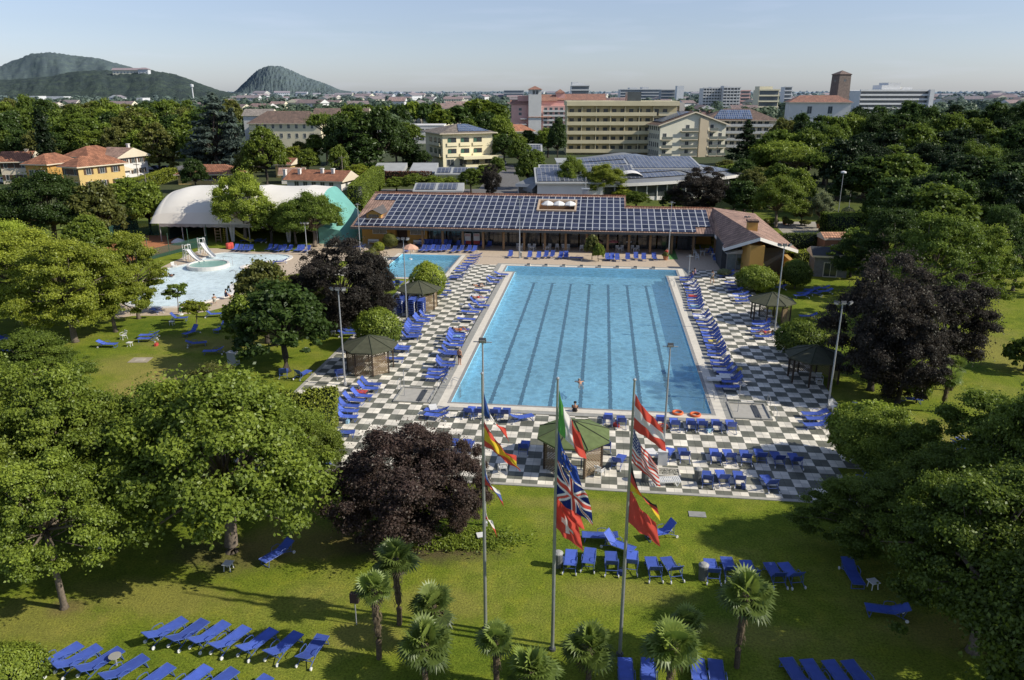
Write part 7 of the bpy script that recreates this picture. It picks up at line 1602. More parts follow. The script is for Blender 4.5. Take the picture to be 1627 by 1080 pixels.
x, y = W(1052, 733); o = empty('electric_box', (x - .05, y - .45, 0), 0, 'white electric box at the foot of the near right lamp post', 'box'); mb = MB(); mb.box(-.3, .3, -.2, .2, .0, 1.0); mb.build('body', white_plastic, o); mb = MB(); mb.box(-.33, .33, -.23, .23, 1.0, 1.05); mb.build('lid', white_plastic, o)
x, y = W(566, 992); h = HT(x, y, 942); o = empty('post_box', (x, y, 0), 0, 'dark brown box on a thin post left of the slim palm', 'box'); mb = MB(); mb.tube([(0, 0, 0), (0, 0, h - .5)], .03, 6); mb.build('post', metal_grey, o); mb = MB(); mb.box(-.2, .2, -.12, .12, h - .5, h); mb.build('box', mat('brown_box', (.045, .03, .028), .7, .1), o)
x, y = W(*k_h(1510, 930)); o = empty('utility_cabinet', (x, y, 0), R(-10), 'pale grey utility cabinet in the lawn shade on the left', 'cabinet'); mb = MB(); mb.box(-.45, .45, -.3, .3, 0, 1.15); mb.build('body', mat('cabinet_grey', (.40, .42, .42), .6, .1), o); mb = MB(); mb.box(-.5, .5, -.35, .35, 1.15, 1.22); mb.build('lid', mat('cabinet_lid', (.45, .46, .46), .6, .1), o)
x, y = W(*k_h(905, 903)); mb = MB(); mb.box(-.9, .9, -.7, .7, .002, .03, 0); mb.box(-.42, .42, -.32, .32, .03, .05, 1); o = mb.build('manhole_cover', [mat('slab_beige', (.36, .31, .23), .9, .15), mat('slab_pale', (.44, .39, .30), .9, .15)], loc=(x, y, 0)); o.rotation_euler = (0, 0, R(8)); tag(o, 'square stone manhole slab in the left lawn', 'manhole')
x, y = W(*k_j(1250, 10)); mb = MB(); mb.box(-.5, .5, -.3, .3, .002, .04); o = mb.build('stone_slab', mat('slab_grey', (.30, .30, .28), .9, .2), loc=(x, y, 0)); tag(o, 'grey flat slab in the grass in tree shade below the deck', 'slab')
# potted plants and pots by the drive
pot_m = mat('terracotta', (.38, .17, .09), .85, .15)
def pot(px, py, r, label):
    x, y = W(px, py); o = empty('plant_pot', (x, y, 0), 0, label, 'pot'); mb = MB(); mb.lathe([(0, 0), (r * .65, 0), (r, r * 1.5), (r * 1.1, r * 1.5), (r * 1.1, r * 1.65), (r * .9, r * 1.6), (0, r * 1.5)], 12); mb.build('pot', pot_m, o)
    rs = np.random.RandomState(int(px)); d = unit(rs, 500); d[:, 2] = np.abs(d[:, 2]); link('plant', leaf_mesh('plant', d * r * 1.5 * (.5 + .5 * rs.rand(500))[:, None] + np.array([0, 0, r * 1.7]), d, .09, rs.rand(500), [FOL['olive']], seed=1), o)
for i, p in enumerate([(1325, 362), (1332, 362), (1300, 362), (1246, 356), (1216, 360)]): pot(p[0], p[1], .5, '%s terracotta pot counted from the tall lantern lamp' % ordn(i))
for i, p in enumerate([(597, 400), (592, 406)]): pot(p[0], p[1], .45, '%s terracotta pot from the back by the entrance bush' % ordn(i))
pot(*k_f(790, 495), .4, 'terracotta pot beside the green carpet')
# utility poles
for i, (px, pb, pt) in enumerate(((545, 290, 247), (55, 275, 222), (236, 320, 268), (222, 300, 258))):
    x, y = W(px, pb); h = HT(x, y, pt); o = empty('utility_pole', (x, y, 0), 0, ['wooden utility pole beside the brown hedge', 'leaning dark pole at the far left in the trees', 'thin pale pole by the road behind the tennis trees', 'short pole beside the road on the left'][i], 'pole'); mb = MB(); mb.tube([(0, 0, 0), (0, 0, h)], [.14, .09], 6); mb.build('pole', mat('pole_wood', (.22, .19, .15), .9, .2), o); mb = MB(); mb.box(-.8, .8, -.06, .06, h - .6, h - .45); mb.build('crossarm', mat('pole_wood', (.22, .19, .15), .9, .2), o)
x0, y0 = W(545, 290); h = HT(x0, y0, 250); x1, y1 = W(478, 292); h1 = HT(x1, y1, 266); mb = MB(); mb.tube([(x0 + (x1 - x0) * t, y0 + (y1 - y0) * t, h + (h1 - h) * t - 1.2 * math.sin(PI * t)) for t in [k / 8 for k in range(9)]], .04, 4); tag(mb.build('power_cable', metal_dark), 'thin sagging cable from the wooden utility pole', 'cable')
# ------------------------------------------------------------------ slides
def slide(x, y, rz, h, L, label, m_=white_plastic, name='water_slide'):
    o = empty(name, (x, y, 0), R(rz), label, 'slide'); mb = MB(); n_ = 12; prof = [(L * t, h * (1 - t) ** 1.35 * (1 - .25 * math.sin(PI * t)) + .25) for t in [k / n_ for k in range(n_ + 1)]]
    for (p, q) in zip(prof[:-1], prof[1:]): mb.face([(-.3, -p[0], p[1]), (.3, -p[0], p[1]), (.3, -q[0], q[1]), (-.3, -q[0], q[1])]); [mb.face([(s * .3, -p[0], p[1]), (s * .3, -q[0], q[1]), (s * .36, -q[0], q[1] + .28), (s * .36, -p[0], p[1] + .28)]) for s in (-1, 1)]
    mb.build('chute', m_, o)
    for s in (-.42, .42):
        for yy in (.15, .9): mb = MB(); mb.tube([(s, yy, 0), (s, yy, h + 1.0)], .05, 6); mb.build('post', m_, o)
    mb = MB(); mb.box(-.42, .42, .1, .95, h + .2, h + .27); mb.build('platform', m_, o); mb = MB(); mb.tube([(-.42, .1, h + 1), (.42, .1, h + 1), (.42, .95, h + 1)], .04, 5); mb.tube([(-.42, .1, h + 1), (-.42, .95, h + 1)], .04, 5); mb.build('guard_rail', m_, o)
    for k in range(6): mb = MB(); mb.box(-.4, .4, .95 + (5 - k) * .12, 1.1 + (5 - k) * .12, h * k / 6 + .1, h * k / 6 + .15); mb.build('step', m_, o)
    return o
x, y = W(*k_g(385, 350)); slide(x, y, 55, 1.4, 4.0, 'white water slide nearer the clay court'); x, y = W(*k_g(508, 295)); slide(x, y, 48, 1.5, 4.0, 'white water slide further back by the grass'); x, y = W(*k_g(740, 180)); slide(x, y, 75, 2.2, 4.5, 'yellow playground slide behind the shallow pool', mat('yellow_plastic', (.6, .5, .06), .4, .1), 'playground_slide')
x, y = W(*k_g(660, 190)); o = empty('climbing_frame', (x, y, 0), PSI, 'wooden climbing frame left of the yellow slide', 'climbing frame')
for dx in (-.9, 0, .9, 1.8): mb = MB(); mb.box(dx - .06, dx + .06, -.06, .06, 0, 2.3); mb.build('post', mat('frame_wood', (.26, .18, .11), .8, .2), o)
for k in range(4): mb = MB(); mb.box(-.9, 0, -.1, -.061, .4 + k * .5, .5 + k * .5); mb.build('rung', mat('frame_wood', (.26, .18, .11), .8, .2), o)
# whirlpool in the shallow pool
x, y = W(*k_g(548, 405)); o = empty('whirlpool', (x, y, 0), 0, 'round raised whirlpool with green water in the shallow pool', 'whirlpool'); mb = MB(); mb.lathe([(2.9, .0), (2.9, .55), (2.6, .58), (2.55, .45)], 32); mb.build('wall', mat('white_coping', (.66, .64, .60), .7, .08), o); mb = MB(); mb.lathe([(2.55, .45), (0, .45)], 32); mb.build('water', mat('green_water', (.25, .46, .38), .15, .1, spec=.6), o); mb = MB(); mb.tube([(1.4, 1.8, .5), (1.4, 1.8, 1.3), (3.0, 1.3, 1.3), (3.0, 1.3, 0)], .035, 5); mb.build('handrail', metal_grey, o)
x, y = W(*k_g(800, 600)); o = empty('shower', (x, y, 0), 0, 'curved steel shower post at the near rim of the shallow pool', 'shower'); mb = MB(); mb.tube([(0, 0, 0), (0, 0, 2.4), (-.3, 0, 2.6), (-.8, 0, 2.4)], .05, 6); mb.build('pipe', metal_grey, o); mb = MB(); mb.lathe([(.02, 2.42), (.1, 2.36)], 8, c=(-.8, 0)); mb.build('shower_head', metal_grey, o)
for i, (a, b) in enumerate(((720, 245), (745, 240))): x, y = W(*k_g(a, b)); mb = MB(); mb.lathe([(0, 0), (.35, 0), (.4, .5), (.35, .9), (0, 1.0)], 10); o = mb.build('red_float', mat('red_plastic', (.6, .10, .08), .5, .1), loc=(x, y, 0)); tag(o, 'red plastic float by the blue loungers, %s of two' % ['left', 'right'][i], 'float')
# ------------------------------------------------------------------ flags
def flag_tex(kind, u, v):
    "u 0 at the hoist..1 at the fly, v 0 at the bottom..1 at the top"
    Wt, Rd, Bl, Gr, Ye, Bk = (.80, .77, .72), (.66, .10, .07), (.05, .09, .32), (.14, .45, .10), (.78, .56, .05), (.03, .03, .03)
    if kind == 'france': return (.05, .10, .30) if u < .33 else (Wt if u < .66 else Rd)
    if kind == 'spain': return Rd if v < .25 or v > .75 else Ye
    if kind == 'czech': return Bl if u < .5 - abs(v - .5) else (Wt if v > .5 else Rd)
    if kind == 'slav': return Wt if v > .66 else ((.10, .16, .40) if v > .33 else Rd)
    if kind == 'italy': return Gr if u < .34 else (Wt if u < .67 else Rd)
    if kind == 'eu':
        for k in range(12):
            a = k * PI / 6
            if (u - .5) ** 2 * 2.25 + (v - .5) ** 2 > .0 and math.hypot((u - .5) * 1.5 - .33 * math.cos(a), v - .5 - .33 * math.sin(a)) < .045: return Ye
        return (.06, .12, .42)
    if kind == 'uk':
        X = (u - .5) * 2; Y = (v - .5); x_, y_ = X * .5 * 2, Y * 2 * .5
        a = abs((u - .5) * 2); b = abs((v - .5) * 2)
        if a < .085 or b < .14: return Rd
        if a < .15 or b < .25: return Wt
        d = abs(a - b) ; s = (u - .5) * (v - .5)
        if d < .075: return Rd
        if d < .19: return Wt
        return (.02, .035, .16)
    if kind == 'swiss': a, b = abs(u - .5) * 1.25, abs(v - .5); return Wt if (a < .09 and b < .3) or (b < .09 and a < .3) else Rd
    if kind == 'austria': return Wt if .34 < v < .66 else Rd
    if kind == 'usa':
        if u < .42 and v > .46:
            iu, iv = u / .42 * 6, (v - .46) / .54 * 5; return Wt if math.hypot(iu % 1 - .5, iv % 1 - .5) < .27 else (.03, .05, .20)
        return Rd if int(v * 13) % 2 == 0 else Wt
    if kind == 'germany': return Bk if v > .66 else (Rd if v > .33 else Ye)
    if kind == 'belgium': return Bk if u < .33 else (Ye if u < .66 else Rd)
    return Rd
m, n, l = nt('flag_cloth'); out = N(n, 'ShaderNodeOutputMaterial'); at = N(n, 'ShaderNodeAttribute', attribute_name='dye'); d = N(n, 'ShaderNodeBsdfDiffuse'); t = N(n, 'ShaderNodeBsdfTranslucent'); x_ = N(n, 'ShaderNodeMixShader', Fac=.35); l.new(at.outputs['Color'], d.inputs[0]); l.new(at.outputs['Color'], t.inputs[0]); l.new(d.outputs[0], x_.inputs[1]); l.new(t.outputs[0], x_.inputs[2]); l.new(x_.outputs[0], out.inputs[0]); FLAGM = m
def flag(x, y, z, kind, label, hoist=1.35, fly=2.0, droop=58, az=-20, fold=.10, seed=1, gather=.35):
    "z is the top of the hoist; the cloth hangs limp, its free end drooping by 'droop' degrees toward azimuth az"
    rs = random.Random(seed); nu, nv = 72, 48; a = R(az); dv = Vector((math.cos(a), math.sin(a), 0)); sd_ = Vector((-dv.y, dv.x, 0)); p1, p2 = rs.uniform(0, 6), rs.uniform(0, 6)
    V = []
    for i in range(nu + 1):
        u = i / nu; dr = R(droop * (1.12 - .22 * u)); s_ = u * fly * .98
        for j in range(nv + 1):
            v = j / nv; g = 1 - gather * math.sin(PI * min(1, u * 1.0)) * .8
            zc = -hoist / 2; zz = zc + (v - .5) * hoist * (g if u > 0 else 1) * (1 - .1 * u)
            along = s_ * math.cos(dr) + (1 - v) * hoist * .16 * u; down = s_ * math.sin(dr) * (.8 + .25 * v)
            off = fold * math.sin(u * 9 + v * 5 + p1) * min(1, u * 3) + fold * .6 * math.sin(u * 16 - v * 7 + p2) * min(1, u * 3)
            P = dv * along + sd_ * off + Vector((0, 0, zz - down)); V.append(tuple(P))
    F_ = []; Cc = []
    for i in range(nu):
        for j in range(nv): q = i * (nv + 1) + j; F_.append((q, q + nv + 1, q + nv + 2, q + 1)); Cc += [(*flag_tex(kind, (i + .5) / nu, (j + .5) / nv), 1)] * 4
    me = bpy.data.meshes.new('flag'); me.from_pydata(V, [], F_); me.materials.append(FLAGM); ca = me.color_attributes.new('dye', 'FLOAT_COLOR', 'CORNER'); ca.data.foreach_set('color', np.array(Cc, dtype=np.float32).ravel()); me.polygons.foreach_set('use_smooth', [True] * len(F_)); me.update()
    return tag(link('flag', me, None, (x + dv.x * .06, y + dv.y * .06, z)), label, 'flag', 'national flags on the three poles')
def flagpole(px, pb, ptx, pt, label):
    x, y = W(px, pb); h = HT(x, y, pt); tx = (ptx - px) / PPM(x, y, h) * .0; o = empty('flagpole', (x, y, 0), 0, label, 'flagpole'); mb = MB(); mb.tube([(0, 0, 0), (0, 0, h * .35), (0, 0, h * .7), (0, 0, h)], [.085, .075, .06, .045], 9); mb.build('pole', mat('pole_steel', (.36, .37, .37), .4, .12, 3, metal=.5), o); mb = MB(); mb.lathe([(0, 0), (.16, 0), (.16, .10), (.10, .13)], 12); mb.build('base', metal_dark, o); mb = MB(); mb.lathe([(.03, h), (.07, h + .05), (.07, h + .1), (0, h + .16)], 8); mb.build('finial', metal_grey, o); return x, y, h
fx, fy, fh = flagpole(771, 1000, 762, 596, 'left flagpole with a thin dark upper part')
def fz(px, py, x, y): return HT(x, y, py)
flag(fx, fy, HT(fx, fy, 622), 'france', 'blue white and red flag at the top of the left pole', 1.1, 1.8, 66, 0, .06, 1, .75)
flag(fx, fy, HT(fx, fy, 668), 'spain', 'red and yellow flag second from the top of the left pole', 1.2, 2.0, 50, -8, .09, 2, .4)
flag(fx, fy, HT(fx, fy, 728), 'slav', 'white, blue and red flag hanging narrow on the left pole', 1.3, 1.6, 74, 10, .05, 3, .7)
flag(fx, fy, HT(fx, fy, 785), 'czech', 'lowest flag on the left pole, white, blue and red', 1.3, 1.3, 84, 10, .04, 4, .8)
fx, fy, fh = flagpole(877, 1032, 882, 604, 'middle flagpole carrying five flags')
flag(fx, fy, HT(fx, fy, 618), 'italy', 'green white and red flag at the top of the middle pole', 1.8, 1.9, 68, -5, .10, 5, .1)
flag(fx, fy, HT(fx, fy, 676), 'eu', 'blue flag with yellow stars on the middle pole', 1.6, 1.9, 72, 5, .1, 6, .35)
flag(fx, fy, HT(fx, fy, 730), 'uk', 'blue flag with red and white crosses on the middle pole', 1.8, 1.85, 48, -12, .07, 7, .0)
flag(fx, fy, HT(fx, fy, 785), 'swiss', 'red flag with a white cross on the middle pole', 1.6, 1.65, 60, -8, .07, 8, .05)
flag(fx, fy, HT(fx, fy, 790), 'red', 'plain red flag behind the white cross flag', 1.2, 1.4, 40, 25, .06, 9, .3)
fx, fy, fh = flagpole(984, 1040, 1006, 606, 'right flagpole carrying four flags')
flag(fx, fy, HT(fx, fy, 625), 'austria', 'red white red striped flag at the top of the right pole', 1.5, 1.6, 50, -10, .08, 10, .05)
flag(fx, fy, HT(fx, fy, 678), 'usa', 'flag with stars and thin red stripes on the right pole', 1.5, 1.7, 60, -8, .08, 11, .05)
flag(fx, fy, HT(fx, fy, 735), 'germany', 'black red and yellow flag hanging narrow on the right pole', 1.3, 2.0, 62, -6, .06, 12, .8)
flag(fx, fy, HT(fx, fy, 775), 'red', 'plain red flag lowest on the right pole', 1.6, 1.8, 56, -5, .07, 13, .1)
# ------------------------------------------------------------------ people
skin = mat('skin', (.50, .27, .17), .6, .06); skin_tan = mat('tanned_skin', (.42, .19, .10), .55, .06); hair_d = mat('dark_hair', (.03, .022, .018), .7, .2); hair_g = mat('grey_hair', (.35, .33, .30), .7, .1)
POSES = dict(
    stand=dict(pelvis=(0, 0, .93), chest=(0, 0, 1.28), neck=(0, 0, 1.48), head=(0, -.02, 1.64), shR=(-.19, 0, 1.42), elR=(-.24, .02, 1.15), haR=(-.22, -.10, .90), shL=(.19, 0, 1.42), elL=(.25, .03, 1.15), haL=(.24, -.08, .9), hiR=(-.1, 0, .9), knR=(-.11, -.02, .48), anR=(-.11, .02, .09), toR=(-.12, -.14, .04), hiL=(.1, 0, .9), knL=(.12, -.03, .48), anL=(.12, .02, .09), toL=(.13, -.14, .04)),
    walk=dict(pelvis=(0, 0, .92), chest=(0, -.03, 1.27), neck=(0, -.04, 1.47), head=(0, -.08, 1.63), shR=(-.19, -.03, 1.41), elR=(-.23, .12, 1.17), haR=(-.22, .1, .93), shL=(.19, -.03, 1.41), elL=(.23, -.16, 1.18), haL=(.21, -.32, 1.02), hiR=(-.1, 0, .89), knR=(-.1, -.18, .52), anR=(-.1, -.20, .10), toR=(-.1, -.36, .05), hiL=(.1, 0, .89), knL=(.1, .06, .48), anL=(.1, .30, .16), toL=(.1, .20, .04)),
    lie=dict(pelvis=(0, .0, .47), chest=(0, -.36, .52), neck=(0, -.56, .58), head=(0, -.70, .64), shR=(-.19, -.50, .56), elR=(-.3, -.24, .45), haR=(-.24, 0, .44), shL=(.19, -.50, .56), elL=(.3, -.24, .45), haL=(.24, 0, .44), hiR=(-.1, .04, .46), knR=(-.12, .38, .80), anR=(-.11, .62, .46), toR=(-.11, .74, .44), hiL=(.1, .04, .46), knL=(.12, .46, .5), anL=(.12, .88, .46), toL=(.12, .94, .56)),
    sit=dict(pelvis=(0, .0, .48), chest=(0, -.02, .82), neck=(0, -.02, 1.02), head=(0, .02, 1.18), shR=(-.19, -.02, .96), elR=(-.24, .12, .72), haR=(-.12, .32, .62), shL=(.19, -.02, .96), elL=(.24, .12, .72), haL=(.12, .32, .62), hiR=(-.1, .04, .46), knR=(-.14, .46, .50), anR=(-.14, .50, .09), toR=(-.14, .64, .04), hiL=(.1, .04, .46), knL=(.14, .46, .50), anL=(.14, .50, .09), toL=(.14, .64, .04)),
    swim=dict(pelvis=(0, -.25, -.12), chest=(0, .1, -.03), neck=(0, .28, .02), head=(0, .38, .10), shR=(-.19, .2, .0), elR=(-.42, .38, -.06), haR=(-.3, .62, -.08), shL=(.19, .2, .0), elL=(.42, .38, -.06), haL=(.3, .62, -.08), hiR=(-.1, -.3, -.14), knR=(-.2, -.68, -.2), anR=(-.12, -1.05, -.16), toR=(-.12, -1.2, -.16), hiL=(.1, -.3, -.14), knL=(.2, -.68, -.2), anL=(.12, -1.05, -.16), toL=(.12, -1.2, -.16)))
def person(x, y, rz, pose, label, sk=skin, top=None, bottom=None, hair=hair_d, z=0.0):
    J = POSES[pose]; o = empty('person', (x, y, z), R(rz), label, 'person'); names = list(J); V = [J[k] for k in names]; ix = {k: i for i, k in enumerate(names)}
    rad = dict(pelvis=.15, chest=.15, neck=.055, head=.095, shR=.06, shL=.06, elR=.042, elL=.042, haR=.032, haL=.032, hiR=.085, hiL=.085, knR=.058, knL=.058, anR=.038, anL=.038, toR=.035, toL=.035)
    E_ = [('pelvis', 'chest'), ('chest', 'neck'), ('neck', 'head')] + [(a + s, b + s) for s in 'RL' for a, b in (('sh', 'el'), ('el', 'ha'), ('hi', 'kn'), ('kn', 'an'), ('an', 'to'))] + [('chest', 'shR'), ('chest', 'shL'), ('pelvis', 'hiR'), ('pelvis', 'hiL')]
    E_ = [(ix[a], ix[b]) for a, b in E_]; rr = [rad[k] for k in names]
    for s in 'RL':   # palm and five fingers
        el, ha = Vector(J['el' + s]), Vector(J['ha' + s]); d = (ha - el).normalized(); sd2 = d.cross(Vector((0, 0, 1))); sd2 = sd2.normalized() if sd2.length > .1 else Vector((1, 0, 0)); b = ix['ha' + s]
        pi = len(V); V.append(tuple(ha + d * .07)); rr.append(.026); E_.append((b, pi))
        for f in range(4): q = len(V); V.append(tuple(ha + d * (.15 - .012 * abs(f - 1.3)) + sd2 * (f - 1.5) * .021)); rr.append(.009); E_.append((pi, q))
        q = len(V); V.append(tuple(ha + d * .06 + sd2 * .05)); rr.append(.011); E_.append((b, q))
    me = bpy.data.meshes.new('body'); me.from_pydata([tuple(v) for v in V], E_, []); me.materials.append(sk)
    b = link('body', me, o); b.modifiers.new('Skin', 'SKIN').use_smooth_shade = True; sb = b.modifiers.new('Subdivision', 'SUBSURF'); sb.levels = 1; sb.render_levels = 1
    sv = me.skin_vertices[0].data
    for i, r_ in enumerate(rr): sv[i].radius = (r_, r_)
    sv[0].use_root = True
    hd = Vector(J['head']); nk = Vector(J['neck']); up = (hd - nk).normalized(); q = up.to_track_quat('Z', 'Y').to_matrix().to_4x4(); mb = MB(); mb.lathe([(.118, -.02), (.125, .04), (.105, .10), (.06, .135), (0, .145)], 12)
    mb.v = [tuple((Matrix.Translation(hd + Vector((0, .012, 0))) @ q) @ Vector(p)) for p in mb.v]; mb.build('hair', hair, o, True)
    if bottom is not None:
        mb = MB(); pv_, hr, hl = Vector(J['pelvis']), Vector(J['hiR']), Vector(J['hiL']); cu = (Vector(J['chest']) - pv_).normalized(); mb.tube([pv_ + cu * .08, pv_, (hr + hl) / 2 - cu * .06], [.16, .175, .17], 12)
        for s in 'RL': h_ = Vector(J['hi' + s]); k_ = Vector(J['kn' + s]); mb.tube([h_, h_.lerp(k_, .4)], [.10, .092], 10)
        mb.build('shorts', bottom, o, True)
    if top is not None:
        mb = MB(); pv_, c_, n2 = Vector(J['pelvis']), Vector(J['chest']), Vector(J['neck']); mb.tube([pv_ + (c_ - pv_) * .1, pv_.lerp(c_, .6), c_, c_.lerp(n2, .7)], [.165, .17, .175, .13], 12)
        for s in 'RL': mb.tube([Vector(J['sh' + s]), Vector(J['sh' + s]).lerp(Vector(J['el' + s]), .55)], [.075, .062], 8)
        mb.build('shirt', top, o, True)
    return o
navy = mat('navy_cloth', (.02, .03, .08), .8, .1); black = mat('black_cloth', (.02, .02, .022), .8, .1); pale = mat('pale_cloth', (.5, .5, .45), .8, .1); olivec = mat('olive_cloth', (.12, .13, .08), .8, .1); redc = mat('red_cloth', (.5, .06, .05), .8, .1)
x, y = W(*k_a(1055, 375), .3); person(x, y, -90, 'lie', 'tanned person lying on a lounger with knees drawn up at the left pool edge', skin_tan, bottom=mat('orange_cloth', (.5, .14, .05), .8))
x, y = W(*k_a(1055, 812)); person(x, y, 150, 'stand', 'person in black shorts standing at the left pool rim, leaning to a lounger', skin, bottom=black, hair=hair_g)
x, y = W(921, 607); person(x, y, 10, 'swim', 'swimmer in the big pool near the middle lane line', skin, hair=hair_g, z=-.04)
x, y = W(*k_c(575, 405)); person(x, y, -40, 'walk', 'person in a light shirt and dark trousers walking on the far right deck', skin, top=pale, bottom=olivec)
x, y = W(*k_c(320, 335), .3); person(x, y, 90, 'sit', 'person in dark clothes sitting on a lounger at the far right pool corner', skin, top=navy, bottom=navy)
x, y = W(*k_c(350, 300), .3); person(x, y, 100, 'sit', 'second person sitting behind the first at the far right pool corner', skin, top=mat('lilac_cloth', (.2, .18, .35), .8), bottom=navy)
x, y = W(*k_b(1460, 700), .3); person(x, y, -90, 'lie', 'person lying among towels in the left row toward the small pool', skin, bottom=navy)
x, y = W(*k_b(1450, 850), .3); person(x, y, -90, 'lie', 'person lying on a lounger covered with a white towel on the left deck', skin, bottom=redc)
x, y = W(*k_d(1260, 165), .3); person(x, y, 92, 'lie', 'person lying on a lounger below the far right lamp post', skin_tan, bottom=redc)
x, y = W(*k_g(225, 480), .1); person(x, y, 60, 'lie', 'person lying at the left rim of the shallow pool', skin_tan, bottom=navy, z=-.25)
x, y = W(*k_g(600, 705), .3); person(x, y, 30, 'sit', 'person in pale clothes sitting at the near rim of the shallow pool', skin, top=pale, bottom=pale)
x, y = W(*k_g(700, 660), .3); person(x, y, -40, 'sit', 'person in dark clothes sitting beside the curved shower', skin, top=navy, bottom=navy)
x, y = W(*k_f(800, 490)); person(x, y, 180, 'stand', 'person in red standing by the chair on the green carpet', skin, top=redc, bottom=black)
x, y = W(*k_m(778, 335)); person(x, y, 0, 'sit', 'dark-haired person sitting on the near pool rim behind the green roof', skin, top=black, bottom=black, z=-.4)
# towels
def towel(px, py, deg, m_, label, z=.40, L=1.5):
    x, y = W(px, py, z); mb = MB(); n_ = 8
    for k in range(n_): a, b = -L / 2 + L * k / n_, -L / 2 + L * (k + 1) / n_; za, zb = z + .012 * math.sin(k * 2.1), z + .012 * math.sin((k + 1) * 2.1); mb.face([(-.31, a, za), (.31, a, za), (.31, b, zb), (-.31, b, zb)]); mb.face([(.31, a, za), (.33, a, za - .15), (.33, b, zb - .13), (.31, b, zb)]); mb.face([(-.33, a, za - .15), (-.31, a, za), (-.31, b, zb), (-.33, b, zb - .13)])
    o = mb.build('towel', m_, loc=(x, y, 0)); o.rotation_euler = (0, 0, R(deg)); tag(o, label, 'towel', 'towels on the loungers')
wt = m_whf; TWL = ['white towel under the person lying on the left deck, far part', 'white towel just behind the lying person on the left deck', 'white towel on the left pool-edge lounger furthest from the foot bath', 'white towel on the farthest pair of right poolside loungers', 'white towel on a right poolside lounger near the farthest pair', 'white towel where the long right row has its first gap', 'white towel just nearer than the first gap of the right row', 'white towel on the lounger beside the far right gazebo roof', 'white towel third from the near end of the right row', 'white towel second from the near end of the right row', 'white towel hanging low near the near end of the right row', 'white towel further back in the near part of the right row', 'white towel on the crosswise lounger at the left foot bath', 'white towel by the far right round bush at the back', 'white towel on the lounger at the near right lamp post']
for i, (q, d) in enumerate([(k_b(1500, 850), 90), (k_b(1400, 800), 90), (k_a(1180, 40), 90), (k_c(310, 400), 90), (k_c(340, 470), 90), (k_c(400, 820), 90), (k_c(480, 850), 90), (k_c(850, 560), 90), (k_d(760, 690), 90), (k_d(720, 715), 90), (k_d(600, 735), 90), (k_d(680, 620), 90), (k_l(1170, 350), 20), (k_c(810, 330), 90), (k_m(1330, 620), 20)]):
    towel(q[0], q[1], d, wt, TWL[i], L=1.2)
tm_ = [mat('towel_red', (.5, .07, .06), .9, .15), mat('towel_sky', (.25, .42, .55), .9, .15), mat('towel_yellow', (.6, .48, .12), .9, .15), mat('towel_navy', (.03, .05, .16), .9, .15)]
for i, (q, c, lb) in enumerate([(k_c(330, 560), 0, 'red towel in the far part of the long right row'), (k_c(360, 690), 1, 'light blue towel in the far part of the long right row'), (k_d(600, 250), 2, 'yellow towel in the near part of the long right row'), (k_d(640, 345), 3, 'navy towel in the near part of the long right row'), (k_a(1000, 430), 1, 'light blue towel below the lying woman on the left'), (k_l(700, 250), 0, 'red towel in the slanting row by the near left lamp'), (k_c(840, 470), 3, 'navy towel beside the far right round bush')]):
    towel(q[0], q[1], 90, tm_[c], lb, L=1.1)
BGL = ['right of the octagonal green roof', 'in the row below the life rings', 'in the middle deck row', 'beside the crossed pair on the lawn', 'in the slanting row by the near left lamp post', 'at the left pool edge near the foot bath', 'at the near end of the long right row', 'left of the stone manhole slab', 'at the lowest deck row']
for i, (q, c) in enumerate([(k_m(1075, 440), 0), (k_r(330, 545), 1), (k_r(640, 745), 2), (k_j(760, 400), 3), (k_l(620, 455), 1), (k_a(790, 1000), 3), (k_d(930, 640), 2), (k_h(1010, 810), 0), (k_r(560, 930), 3)]):
    x, y = W(*q); o = empty('beach_bag', (x, y, 0), rl.uniform(0, 3), '%s beach bag %s' % (['red', 'pale blue', 'yellow', 'navy'][c], BGL[i]), 'bag', 'beach bags by the loungers'); mb = MB(); mb.prism([(-.22, -.1), (.22, -.1), (.24, .1), (-.24, .1)], 0, .27); mb.build('body', tm_[c], o); mb = MB(); mb.tube([(-.13, 0, .26), (-.1, 0, .42), (.1, 0, .42), (.13, 0, .26)], .012, 5); mb.build('handle', tm_[c], o)
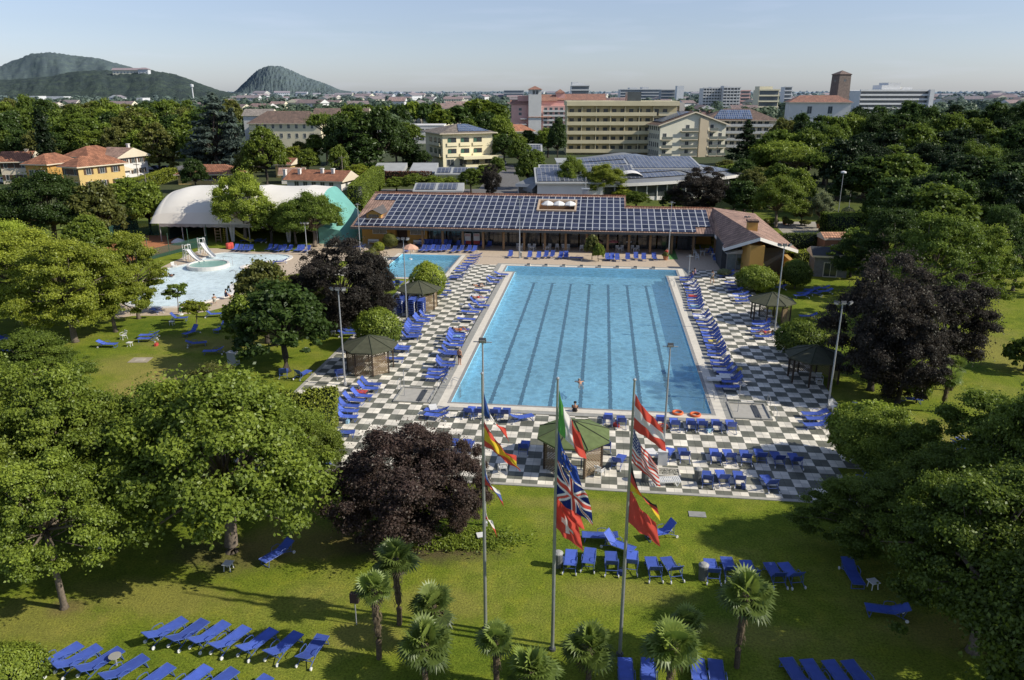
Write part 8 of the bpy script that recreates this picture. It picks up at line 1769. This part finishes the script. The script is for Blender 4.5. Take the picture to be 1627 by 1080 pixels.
# ------------------------------------------------------------------ cars
def make_car():
    root = empty('parked_car', (0, 0, 0), 0, 'car', 'car'); ch = []; prof = [(-2.1, .35), (-2.1, .75), (-1.95, .85), (-1.1, .95), (-.6, 1.4), (.9, 1.42), (1.6, .98), (2.05, .9), (2.1, .35)]
    mb = MB(); n_ = len(prof); b = len(mb.v); mb.v = [(-.82, p[0], p[1]) for p in prof] + [(.82, p[0], p[1]) for p in prof]; mb.f = [tuple(range(n_)), tuple(reversed(range(n_, 2 * n_)))] + [(i, i + n_, (i + 1) % n_ + n_, (i + 1) % n_) for i in range(n_)]; mb.mi = [0] * len(mb.f); mb.uv = [None] * len(mb.f)
    mb.v = [(p[0] * (.84 if p[2] > 1.2 else 1), p[1], p[2]) for p in mb.v]; ch.append(mb.build('body', mat('car_paint', (.4, .41, .42), .3, .05), root))
    mb = MB(); mb.face([(-.66, -1.06, .99), (.66, -1.06, .99), (.58, -.64, 1.38), (-.58, -.64, 1.38)]); mb.v = [(p[0], p[1] - .02, p[2] + .015) for p in mb.v]
    mb.face([(.66, 1.53, 1.04), (-.66, 1.53, 1.04), (-.58, .97, 1.42), (.58, .97, 1.42)])
    for s in (-1, 1): mb.face([(s * .835, -.95, .98), (s * .835, 1.4, 1.0), (s * .715, .85, 1.37), (s * .715, -.55, 1.35)])
    ch.append(mb.build('window', glass_dark, root))
    for s in (-1, 1):
        for yy in (-1.3, 1.3): mb = MB(); mb.tube([(s * .70, yy, .32), (s * .86, yy, .32)], .32, 12); ch.append(mb.build('wheel', metal_dark, root))
        mb = MB(); mb.box(s * .6 - .15, s * .6 + .15, -2.13, -2.09, .6, .74); ch.append(mb.build('headlight', white_plastic, root))
    reg(root, *ch); return Proto(root)
CAR = make_car(); cols = [mat('car_silver', (.42, .43, .45), .3, .03), mat('car_dark', (.03, .03, .035), .3, .03), mat('car_white', (.7, .7, .7), .3, .03), mat('car_blue', (.04, .07, .16), .3, .03)]
for i, (px, py, d, lb, c) in enumerate([(588, 302, 60, 'silver car at the foot of the tall clipped hedge', 0), (216, 272, 70, 'leftmost dark car on the road before the left wood', 1), (232, 271, 75, 'second car, grey, on the road before the left wood', 0), (248, 270, 75, 'dark blue car on the road before the left wood', 3), (264, 270, 75, 'rightmost dark car on the road before the left wood', 1), (625, 275, 10, 'dark car under the left white canopy', 1), (664, 276, 10, 'white car under the right white canopy', 2), (800, 262, 5, 'grey car near the cream building on the approach road', 0), (640, 277, 5, 'silver car beside the left white canopy', 0), (4, 290, 60, 'white car at the left edge beside the farmhouse', 2)]):
    x, y = W(px, py); r_ = CAR.place((x, y, 0), R(d), (1, 1, 1), lb, 'parked cars'); 
    for cch in r_.children:
        if cch.name.startswith('body'): cch.material_slots[0].link = 'OBJECT'; cch.material_slots[0].material = cols[c]
